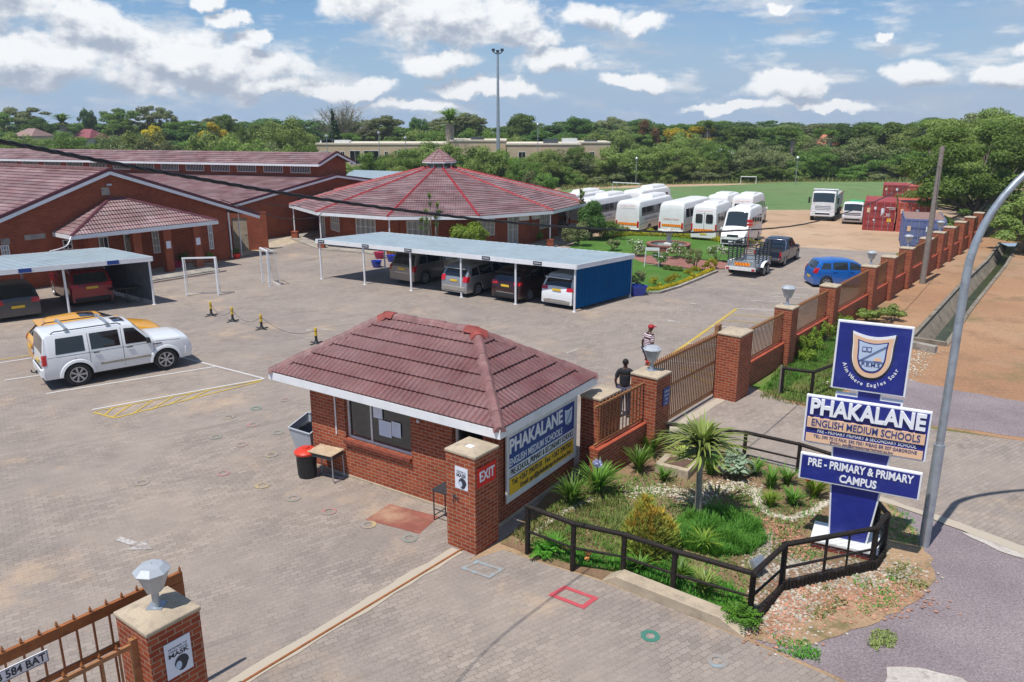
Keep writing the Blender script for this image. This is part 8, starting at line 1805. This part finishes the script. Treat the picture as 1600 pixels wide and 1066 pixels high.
for k, (px, py, h) in enumerate([(1254, 560, .55), (1272, 548, .62), (1290, 536, .6), (1304, 526, .6), (1262, 566, .4), (1318, 520, .5)]):
 bush('feathery_shrub', ['leftmost bright green feathery shrub along the wall', 'tall bright green feathery shrub along the wall, second from the left', 'third bright green feathery shrub from the left along the wall', 'fourth bright green feathery shrub, just left of the pylon sign top board', 'low bright shrub in front of the tall feathery ones', 'last bright feathery shrub, half behind the pylon sign'][k], px, py, h * 1.25, .26, 'leaf_lime', 1200, .03, seed=k, k=8, flat=1.4)
bush('flowering_hedge', 'ragged green and yellow shrub between the wall and the top of the pylon sign', 1392, 503, .75, .55, 'leaf_acacia', 1500, .05, seed=31)
bush('flowering_hedge', 'small leafy shrub on the sand to the right of the ragged hedge', 1352, 500, .5, .5, 'leaf_acacia', 1200, .05, seed=32)
for k, (px, py, h, r, fl_) in enumerate([(990, 401, 1.15, .55, 1), (1030, 418, 1.0, .45, 1), (1061, 405, 1.1, .65, 1), (1120, 411, 1.1, .50, 1), (1087, 424, 1.35, .5, 0), (957, 393, .8, .5, 0)]):
 bush('rose_bush', ['leftmost white rose bush on the lawn', 'white rose bush right beside the small white stand', 'wide white rose bush in front of the fountain', 'rightmost white rose bush near the trailer', 'dark reddish rose bush by the brick path', 'low dark bush on the lawn behind the carport roof'][k], px, py, h, r, 'leaf_mid' if fl_ else 'leaf_olive', 1000, .05, seed=40 + k, flowers=('petal_white', 260, .045) if fl_ else ('petal_red', 40, .03) if k == 4 else None)
def hedge(name, label, pix, h, w, mat, n, seed=1, size=.05):
 P = [G(*p) for p in pix]; B = []; r_ = random.Random(seed)
 for a, b in zip(P[:-1], P[1:]):
  k = max(2, int((b - a).length / (w * .8)))
  for i in range(k): p = a.lerp(b, i / k); B.append((p.x - P[0].x, p.y - P[0].y, h * .5 * r_.uniform(.8, 1.15), w * .7, w * .7, h * .55))
 t = thing(name, label, 'hedge', P[0]); crown_obj('foliage', B, n, size, mat, t, seed); return t
hedge('yellow_hedge', 'long low yellow-green hedge between the lawn and the parked buses', [(945, 372), (990, 369), (1050, 371), (1110, 377), (1160, 385)], .45, .35, 'leaf_hedge', 7500, 2)
hedge('yellow_hedge', 'low yellow flower border along the curved kerb', [(1012, 455), (1030, 454), (1060, 446), (1090, 434), (1116, 422)], .22, .22, 'leaf_yellow', 5000, 3, .035)
for k, (px, py) in enumerate([(1048, 447), (1055, 444), (1075, 437), (1088, 432), (1022, 451), (1106, 424), (1113, 420), (1142, 379), (1161, 384), (1175, 386), (1187, 389), (1103, 374), (1017, 368), (990, 365)]):
 bush('gold_shrub', ['golden round shrub on the kerb border, by the pot' if px == 1022 else 'small golden shrub among those dotted along the yellow borders'][0], px, py, .55, .28, 'leaf_hedge', 380, .045, seed=60 + k, group=None if px == 1022 else 'small golden shrubs along the yellow borders', stem=False)
hedge('low_hedge', 'short clipped dark green hedge beside the brick path', [(1040, 423), (1068, 426)], .3, .25, 'leaf_mid', 1200, 5)
def tree(name, label, loc, h, cr, mat, trunk_r=.2, n=6000, size=.22, th=.45, k=9, fr=.42, flat=.75, seed=1, bark='bark', group=None, blobs=None, lim=8, trunks=1, cat='tree', up=.6):
 t = thing(name, label, cat, loc, random.Random(seed).uniform(0, 360), group); top = h
 base = blobs or [(0, 0, h * (th + 1) / 2, cr, cr, h * (1 - th) / 2)]
 B = subblobs(base, k, fr, seed, flat); crown_obj('crown', B, n, size, mat, t, seed, up=up)
 m = MB(); limbs(m, (0, 0, 0), (0, 0, h * (th + .15)), trunk_r, B, lim, seed, trunks); m.build('trunk', bark, t, smooth=60); return t
tree('clipped_tree', 'dense clipped round tree in front of the buses', G(923, 376), 2.55, .86, 'leaf_dark', .10, 15000, .06, .28, 14, .5, .95, 5); tree('yellow_shrub', 'rounded lime-green shrub behind the long carport roof', G(735, 400), 2.0, .95, 'leaf_lime', .08, 9000, .06, .2, 14, .5, .8, 6)
tree('corner_shrub', 'loose shrub with reddish flowers at the right side of the round building', G(903, 385), 1.6, .9, 'leaf_olive', .06, 2600, .06, .1, 9, .5, .9, 7); tree('corner_shrub', 'tall leafy shrub between the clipped tree and the yellow strip bus', G(958, 374), 1.3, 1.1, 'leaf_mid', .06, 2600, .07, .1, 9, .5, .9, 8)
def spiky(label, px, py, hs, seed=1, mat='leaf_mid'):
 t = single('cane_plant', label, 'plant', G(px, py)); r_ = random.Random(seed)
 for (x, y, h) in hs:
  m = MB(); m.tube([(x * .4, y * .4, 0), (x, y, h)], .035, 6); m.build('cane', 'bark_pale', t); strap_clump('leaves', mat, 26, .42, .34, .05, t, seed + int(h * 10), loc=(x, y, h - .1), droop=.7); strap_clump('leaves', mat, 20, .35, .3, .05, t, seed + 3, loc=(x, y, h - .55), droop=.9)
spiky('tall cane plant with leafy tufts in front of the round building', 676, 400, [(-.6, 0, 2.8), (0, .1, 3.7), (.55, -.1, 3.1), (-.9, .2, 2.3), (.2, -.2, 2.4), (.9, 0, 2.6), (-.3, .2, 2.0)]); spiky('upright leafy canes rising beside the clipped round tree', 912, 372, [(-.3, .2, 3.0), (.1, .3, 3.3), (.5, .2, 3.1)], 4)
bush('carport_bush', 'bright green leafy bush behind the cars of the left carport', 88, 438, 1.1, 1.2, 'leaf_lime', 2400, .08, seed=77); bush('potted_shrub', 'lime shrub behind the champagne off-roader', 625, 405, 1.0, .5, 'leaf_lime', 800, .06, seed=78); bush('potted_shrub', 'small round shrub at the veranda of the round building', 841, 379, .8, .35, 'leaf_lime', 700, .05, seed=79)
# ------------------------------------------------------------------ far vegetation
protos = {}
def proto(key, **kw): protos[key] = kw
AC = dict(n=5200, size=.20, k=10, fr=.40)
def far(kind, seed):
 """prototype trees, one mesh set per kind+seed"""
 kk = (kind, seed)
 if kk in protos: return protos[kk], False
 z = Vector((0, -300, -50)); r_ = random.Random(seed * 13 + 5)
 if kind == 'acacia':
  bl = [(r_.uniform(-2.6, 2.6), r_.uniform(-2, 2), r_.uniform(2.4, 4.0), r_.uniform(1.5, 2.4), r_.uniform(1.5, 2.3), r_.uniform(1.1, 1.6)) for _ in range(7)] + [(r_.uniform(-2.6, 2.6), r_.uniform(-1.6, 1.6), r_.uniform(1.0, 2.0), 1.6, 1.5, 1.2) for _ in range(5)]
  t = tree('thorn_tree', 'x', z, 5.2, 3, ['leaf_acacia', 'leaf_mid', 'leaf_olive'][seed % 3] if seed % 3 else 'leaf_acacia', .16, 15000, .115, .5, 9, .40, .85, seed, blobs=bl, trunks=2)
 elif kind == 'bush':
  bl = [(r_.uniform(-1.6, 1.6), r_.uniform(-1.2, 1.2), r_.uniform(.9, 2.2), r_.uniform(1.2, 1.9), r_.uniform(1.1, 1.7), r_.uniform(.8, 1.2)) for _ in range(5)]
  t = tree('thorn_bush', 'x', z, 3.0, 2.2, ['leaf_acacia', 'leaf_mid', 'leaf_olive'][seed % 3], .1, 9000, .10, .3, 8, .42, .85, seed, blobs=bl, trunks=2, lim=5)
 elif kind == 'dark':
  bl = [(r_.uniform(-1.8, 1.8), r_.uniform(-1.5, 1.5), r_.uniform(3.4, 6.6), r_.uniform(1.5, 2.4), r_.uniform(1.5, 2.2), r_.uniform(1.1, 1.7)) for _ in range(6)]
  t = tree('dark_tree', 'x', z, 8, 3, ['leaf_dark', 'leaf_mid'][seed % 2], .22, 14000, .14, .4, 10, .40, .9, seed, blobs=bl)
 elif kind == 'tall':
  bl = [(r_.uniform(-2.6, 2.6), r_.uniform(-2, 2), r_.uniform(4.4, 8.0), r_.uniform(1.2, 2.2), r_.uniform(1.2, 2.0), r_.uniform(.7, 1.2)) for _ in range(9)]
  t = tree('tall_tree', 'x', z, 9, 3, ['leaf_olive', 'leaf_mid'][seed % 2], .24, 11000, .13, .35, 7, .42, .8, seed, blobs=bl, lim=16)
 elif kind == 'bare':
  t = thing('bare_tree', 'x', 'tree', z); m = MB(); 
  for _ in range(70):
   a = r_.uniform(0, 6.28); q = r_.uniform(.5, 3.8); h_ = r_.uniform(5, 9.5); e = Vector((q * math.cos(a), q * math.sin(a), h_)); s = Vector((0, 0, r_.uniform(2, 4))); mm_ = s.lerp(e, .5) + Vector((0, 0, .5)); m.tube([s, mm_, e], [.09, .05, .015], 4)
   for _ in range(5): e2 = e + Vector((r_.uniform(-1, 1), r_.uniform(-1, 1), r_.uniform(-.3, .9))); m.tube([mm_.lerp(e, r_.uniform(.2, .9)), e2], [.025, .01], 3)
  m.tube([(0, 0, 0), (0, 0, 4)], [.3, .2], 7); m.build('trunk', 'bark_dry', t); crown_obj('crown', [(0, 0, 7, 3.4, 3.4, 2.2)], 2600, .10, 'leaf_grey', t, seed, shell=.2)
 elif kind == 'yellow':
  t = tree('yellow_flowering_tree', 'x', z, 6, 2.2, 'leaf_yellow', .14, 4200, .16, .4, 9, .42, .8, seed)
 elif kind == 'cypress':
  t = tree('cypress', 'x', z, 8, 1, 'leaf_cypress', .16, 6000, .14, .1, 5, .5, 1.2, seed, blobs=[(0, 0, .9 + i * .62, 1.35 * (1 - i / 12.5), 1.35 * (1 - i / 12.5), .55) for i in range(12)], lim=3, cat='cypress')
 elif kind == 'palm':
  t = thing('palm_tree', 'x', 'palm', z); m = MB(); m.tube([(0, 0, 0), (.1, 0, 2), (0, 0, 5.6)], [.34, .27, .25], 10); m.build('trunk', 'bark_pale', t, smooth=50)
  m = MB(); m.lathe([(.27, 3.0), (.42, 3.8), (.50, 5.0), (.36, 5.7)], 12); m.build('dead_skirt', 'bark_pale', t)
  strap_clump('crown', 'leaf_mid', 110, 1.7, 2.0, .22, t, seed, droop=.9, seg=5, loc=(0, 0, 5.7), tip=.1, lean=.0); strap_clump('crown', 'leaf_olive', 60, .5, 2.0, .22, t, seed + 1, droop=1.8, seg=5, loc=(0, 0, 5.8), tip=.1)
 elif kind == 'rust':
  t = tree('rust_leaved_tree', 'x', z, 6, 1.8, 'leaf_rust', .12, 3000, .16, .35, 8, .42, .9, seed)
 protos[kk] = t; return t, True
H0 = {'acacia': 5.3, 'bush': 3.3, 'dark': 8.4, 'tall': 9.2, 'bare': 9.6, 'yellow': 6.2, 'cypress': 8.6, 'palm': 7.2, 'rust': 6.2}
rrf = random.Random(99)
GRP = {'acacia': 'thorn trees around the playing field and apartments', 'bush': 'thorn bushes in the scrub', 'dark': 'dark green trees on the skyline', 'tall': 'tall airy trees on the skyline', 'bare': None, 'yellow': 'yellow flowering trees', 'palm': 'palms on the skyline', 'cypress': None, 'rust': None}
LAB = {'acacia': 'rounded thorn tree with feathery green crown in the belt beyond the field and buildings', 'bush': 'low thorn bush at the foot of the tree belt', 'dark': 'dense dark green tree in the belt along the skyline', 'tall': 'tall airy tree with an open crown on the skyline', 'bare': 'nearly leafless greyish tree on the skyline', 'yellow': 'tree covered in yellow blossom in the far tree belt', 'palm': 'palm with a shaggy trunk on the skyline', 'cypress': 'cone-shaped dark cypress behind the hall roof', 'rust': 'rust-brown tree in the middle of the far tree belt'}
def plant_far(kind, px, py_top, Y, wpx=None, label=None, group=True, seeds=5, hz0=0.0):
 if px > 862 and Y < 125: Y = max(Y, G(px, interp(px, [(860, 296), (1000, 290), (1260, 284.5), (1440, 283)])).y + (3 if kind == 'bush' else 5) + rrf.uniform(0, 7))
 s = rrf.randrange(seeds); pr_, new = far(kind, s); p = HY(px, py_top, Y); h = p.z - hz0; sc = h / H0[kind]
 sx_ = sc if wpx is None else (wpx / F_PX * Y) / (7.2 if kind in ('acacia', 'tall', 'bare') else 5.2 if kind in ('dark', 'bush') else 3.4 if kind in ('yellow', 'rust') else 2.6)
 lab = label or LAB[kind]; g = (GRP[kind] if group and not label else None)
 if new: t = pr_; t.location = (p.x, Y, hz0); t.scale = (sx_, sx_, sc); t['label'] = lab
 else: t = dup(pr_, (p.x, Y, hz0), None, lab, None, (sx_, sx_, sc))
 t.rotation_euler = (0, 0, rrf.uniform(0, 6.28))
 if 'group' in t.keys(): del t['group']
 if g: t['group'] = g
 return t
spec = [('bare', 532, 163, 150, 78, 'nearly leafless greyish tree left of the cypress'), ('cypress', 519, 167, 128, 34, 'cone-shaped dark cypress behind the hall roof'), ('palm', 702, 170, 122, None, 'tall palm with a thick shaggy trunk above the apartments'), ('palm', 95, 178, 150, None, 'palm on the skyline at the far left'),
  ('dark', 812, 168, 165, 62, 'broad dark tree just right of the floodlight mast'), ('dark', 898, 181, 160, 50, 'rounded dark tree between the mast and the playing field'), ('tall', 965, 182, 165, 60, None), ('rust', 1014, 188, 150, 26, 'rust-brown tree in the middle of the far tree belt'), ('yellow', 1084, 194, 150, 54, 'big yellow-green flowering tree right of the rust-brown tree'),
  ('yellow', 238, 196, 140, 26, 'left of the two small yellow blossoming trees behind the hall'), ('yellow', 333, 191, 140, 30, 'right of the two small yellow blossoming trees behind the hall'), ('tall', 180, 163, 165, 75, None), ('tall', 232, 163, 170, 60, None), ('tall', 262, 168, 170, 46, None), ('tall', 30, 163, 165, 70, None), ('tall', 5, 166, 160, 60, None),
  ('dark', 132, 168, 175, 22, None), ('dark', 355, 169, 150, 36, 'dark tree standing clear of the skyline left of the pale green bush'), ('tall', 590, 180, 155, 75, None), ('tall', 725, 176, 150, 60, None), ('tall', 745, 178, 150, 50, None), ('dark', 652, 180, 155, 26, None), ('dark', 1215, 190, 150, 56, None), ('palm', 1107, 188, 150, None, 'small palm on the skyline right of the yellow tree'), ('tall', 1065, 186, 165, 52, None),
  ('dark', 1150, 190, 140, 66, None), ('dark', 1190, 192, 140, 50, None), ('palm', 1240, 205, 140, None, None), ('palm', 1298, 203, 135, None, None), ('dark', 1405, 181, 130, 80, None), ('dark', 1362, 186, 135, 50, None), ('dark', 1330, 190, 140, 50, None), ('dark', 1290, 192, 145, 40, None), ('palm', 1447, 187, 120, None, 'palm among the dark trees left of the large thorn tree'), ('tall', 1535, 176, 110, 90, None), ('dark', 1590, 168, 120, 60, None), ('dark', 1247, 190, 150, 40, None), ('dark', 400, 184, 155, 40, None), ('dark', 60, 182, 160, 44, None), ('dark', 280, 182, 155, 50, None), ('dark', 448, 186, 150, 40, None), ('acacia', 452, 188, 118, 86, 'broad flat-topped thorn tree left of the apartments'), ('acacia', 390, 195, 120, 40, 'pale green rounded tree near the yellow blossoming trees')]
for (k, px, py, Y, w, lab) in spec: plant_far(k, px, py, Y, w, lab)
for i in range(44):
 px = -140 + i * 42 + rrf.uniform(-14, 14); plant_far('dark' if rrf.random() < .6 else 'tall', px, 189 + rrf.uniform(-8, 5), rrf.uniform(170, 215), rrf.uniform(80, 120))
for i in range(34):
 px = -120 + i * 54 + rrf.uniform(-18, 18)
 if 480 < px < 900: Y = 132 + rrf.uniform(0, 10)
 else: Y = 140 + rrf.uniform(0, 14)
 plant_far('dark' if rrf.random() < .5 else 'acacia', px, 206 + rrf.uniform(-7, 7), Y, rrf.uniform(62, 90))
for (px, py, Y, w) in [(25, 228, 96, 95), (-40, 222, 100, 100), (95, 218, 104, 90), (150, 212, 108, 80), (205, 203, 112, 70), (255, 208, 112, 80), (320, 203, 108, 90), (375, 215, 100, 80), (420, 222, 100, 70), (480, 232, 95, 70), (60, 240, 86, 80), (190, 236, 90, 70), (10, 252, 80, 80), (120, 240, 84, 70), (340, 232, 88, 70), (440, 232, 84, 60), (-60, 245, 84, 90), (-110, 232, 92, 100),
      (640, 238, 98, 95), (700, 222, 100, 78), (610, 252, 92, 70), (760, 232, 97, 70), (820, 250, 94, 60), (660, 225, 106, 70), (575, 258, 92, 60), (675, 226, 108, 90), (735, 232, 108, 80), (770, 246, 98, 70), (835, 240, 108, 70), (880, 234, 110, 80), (630, 250, 100, 80), (545, 262, 92, 50), (600, 240, 104, 60), (850, 236, 104, 60), (790, 240, 98, 60),
      (898, 228, 100, 66), (865, 252, 95, 60), (965, 233, 100, 84), (1045, 238, 98, 62), (1100, 248, 97, 60), (1155, 240, 98, 76), (1010, 232, 106, 74), (1200, 236, 104, 60), (925, 256, 92, 50), (985, 254, 94, 60), (1075, 254, 93, 50),
      (1225, 228, 108, 78), (1275, 232, 106, 80), (1335, 230, 104, 90), (1385, 236, 98, 80), (1420, 226, 92, 90), (1300, 216, 118, 80), (1360, 216, 116, 90), (1440, 205, 104, 100), (1250, 246, 100, 60), (1310, 250, 100, 60), (1365, 252, 96, 60), (1060, 222, 114, 80), (1120, 224, 114, 70), (1170, 220, 116, 70), (880, 212, 128, 60), (930, 205, 132, 66)]:
 plant_far('acacia', px, py, Y, w)
for i in range(46):
 px = 870 + i * 13 + rrf.uniform(-6, 6); Y = 101 + (px - 870) / 600 * 10 + rrf.uniform(-2, 3); plant_far('bush', px, 262 + rrf.uniform(-8, 8), Y, rrf.uniform(40, 62))
for i in range(22):
 px = -60 + i * 30 + rrf.uniform(-8, 8); plant_far('bush', px, 250 + rrf.uniform(-10, 8), 82 + rrf.uniform(-4, 8), rrf.uniform(50, 75))
for i in range(10): plant_far('bush', 560 + i * 32, 268 + rrf.uniform(-6, 6), 84 + rrf.uniform(-3, 4), rrf.uniform(46, 66))
def bigtree(label, px, py, blobs_px, mat, n, size, seed, tr=.22):
 base = G(px, py); B = []
 for (x, y, rx, ry, dY) in blobs_px: c = HY(x, y, base.y + dY); k = (base.y + dY) / F_PX; B.append((c.x - base.x, dY, c.z, rx * k, rx * k * .9, ry * k))
 t = thing('thorn_tree', label, 'tree', base); S = subblobs(B, 8, .36, seed, .8); S2 = [b for b in S if b[2] > .5]; crown_obj('crown', S2, n, size, mat, t, seed, up=.7)
 m = MB(); z = sum(b[2] for b in B) / len(B) * .6; limbs(m, (0, 0, 0), (B[0][0] * .3, B[0][1] * .3, z), tr, S2, 22, seed, 2); m.build('trunk', 'bark', t, smooth=60); return t
bigtree('large dark thorn tree overhanging the wall and the blue container', 1528, 372, [(1500, 265, 62, 46, 2), (1560, 250, 60, 50, 4), (1470, 312, 46, 34, 0), (1540, 315, 60, 40, 1), (1600, 290, 60, 50, 5), (1450, 280, 40, 34, 3), (1500, 225, 60, 30, 8), (1495, 345, 30, 18, -1), (1580, 340, 44, 24, 3)], 'leaf_mid', 46000, .11, 5)
bigtree('pale feathery thorn tree crown above the dark thorn tree', 1590, 330, [(1520, 206, 80, 24, 4), (1575, 210, 60, 34, 2), (1480, 222, 44, 24, 0), (1630, 240, 60, 50, 2), (1450, 268, 28, 20, -4), (1490, 262, 44, 24, -5)], 'leaf_acacia', 44000, .11, 6)
bigtree('thorn tree at the right edge hanging low over the drain', 1610, 395, [(1600, 345, 52, 34, 0), (1650, 330, 60, 50, 2), (1590, 370, 34, 16, -1)], 'leaf_acacia', 16000, .09, 7)
bigtree('light thorn branches hanging in front of the orange-red container', 1440, 352, [(1425, 318, 30, 18, 0), (1408, 330, 22, 10, -1), (1450, 300, 28, 20, 1)], 'leaf_acacia', 7000, .07, 8, .08)
turf_patch('verge_weeds', 'bright green grass under the right-hand thorn tree', [(1545, 372), (1580, 352), (1650, 360), (1650, 384), (1590, 380)], 4000, .25, 'leaf_lime', 31)
turf_patch('scrub_grass', 'rough grass edge at the foot of the far tree belt', [(870, 298), (1000, 290), (1260, 284), (1440, 285), (1460, 278), (1200, 276), (900, 284)], 9000, .5, 'leaf_weed', 32, w=.05)
# ------------------------------------------------------------------ thin summer haze
hm = bpy.data.materials.new('haze_air'); hm.use_nodes = True; hn = NT(hm.node_tree); hn.n.clear()
ho = hn.node('ShaderNodeOutputMaterial'); hv = hn.node('ShaderNodeVolumePrincipled'); hv.inputs['Color'].default_value = (0.80, 0.88, 1.0, 1); hv.inputs['Density'].default_value = 0.0004; hv.inputs['Anisotropy'].default_value = 0.2
hn.l.new(hv.outputs[0], ho.inputs['Volume']); M['haze_air'] = hm
m = MB(); m.box(-604, 604, -64, 524, -1.6, 24); tag(m.build('haze', 'haze_air'), 'thin pale haze over the far trees', 'haze', kind='stuff')
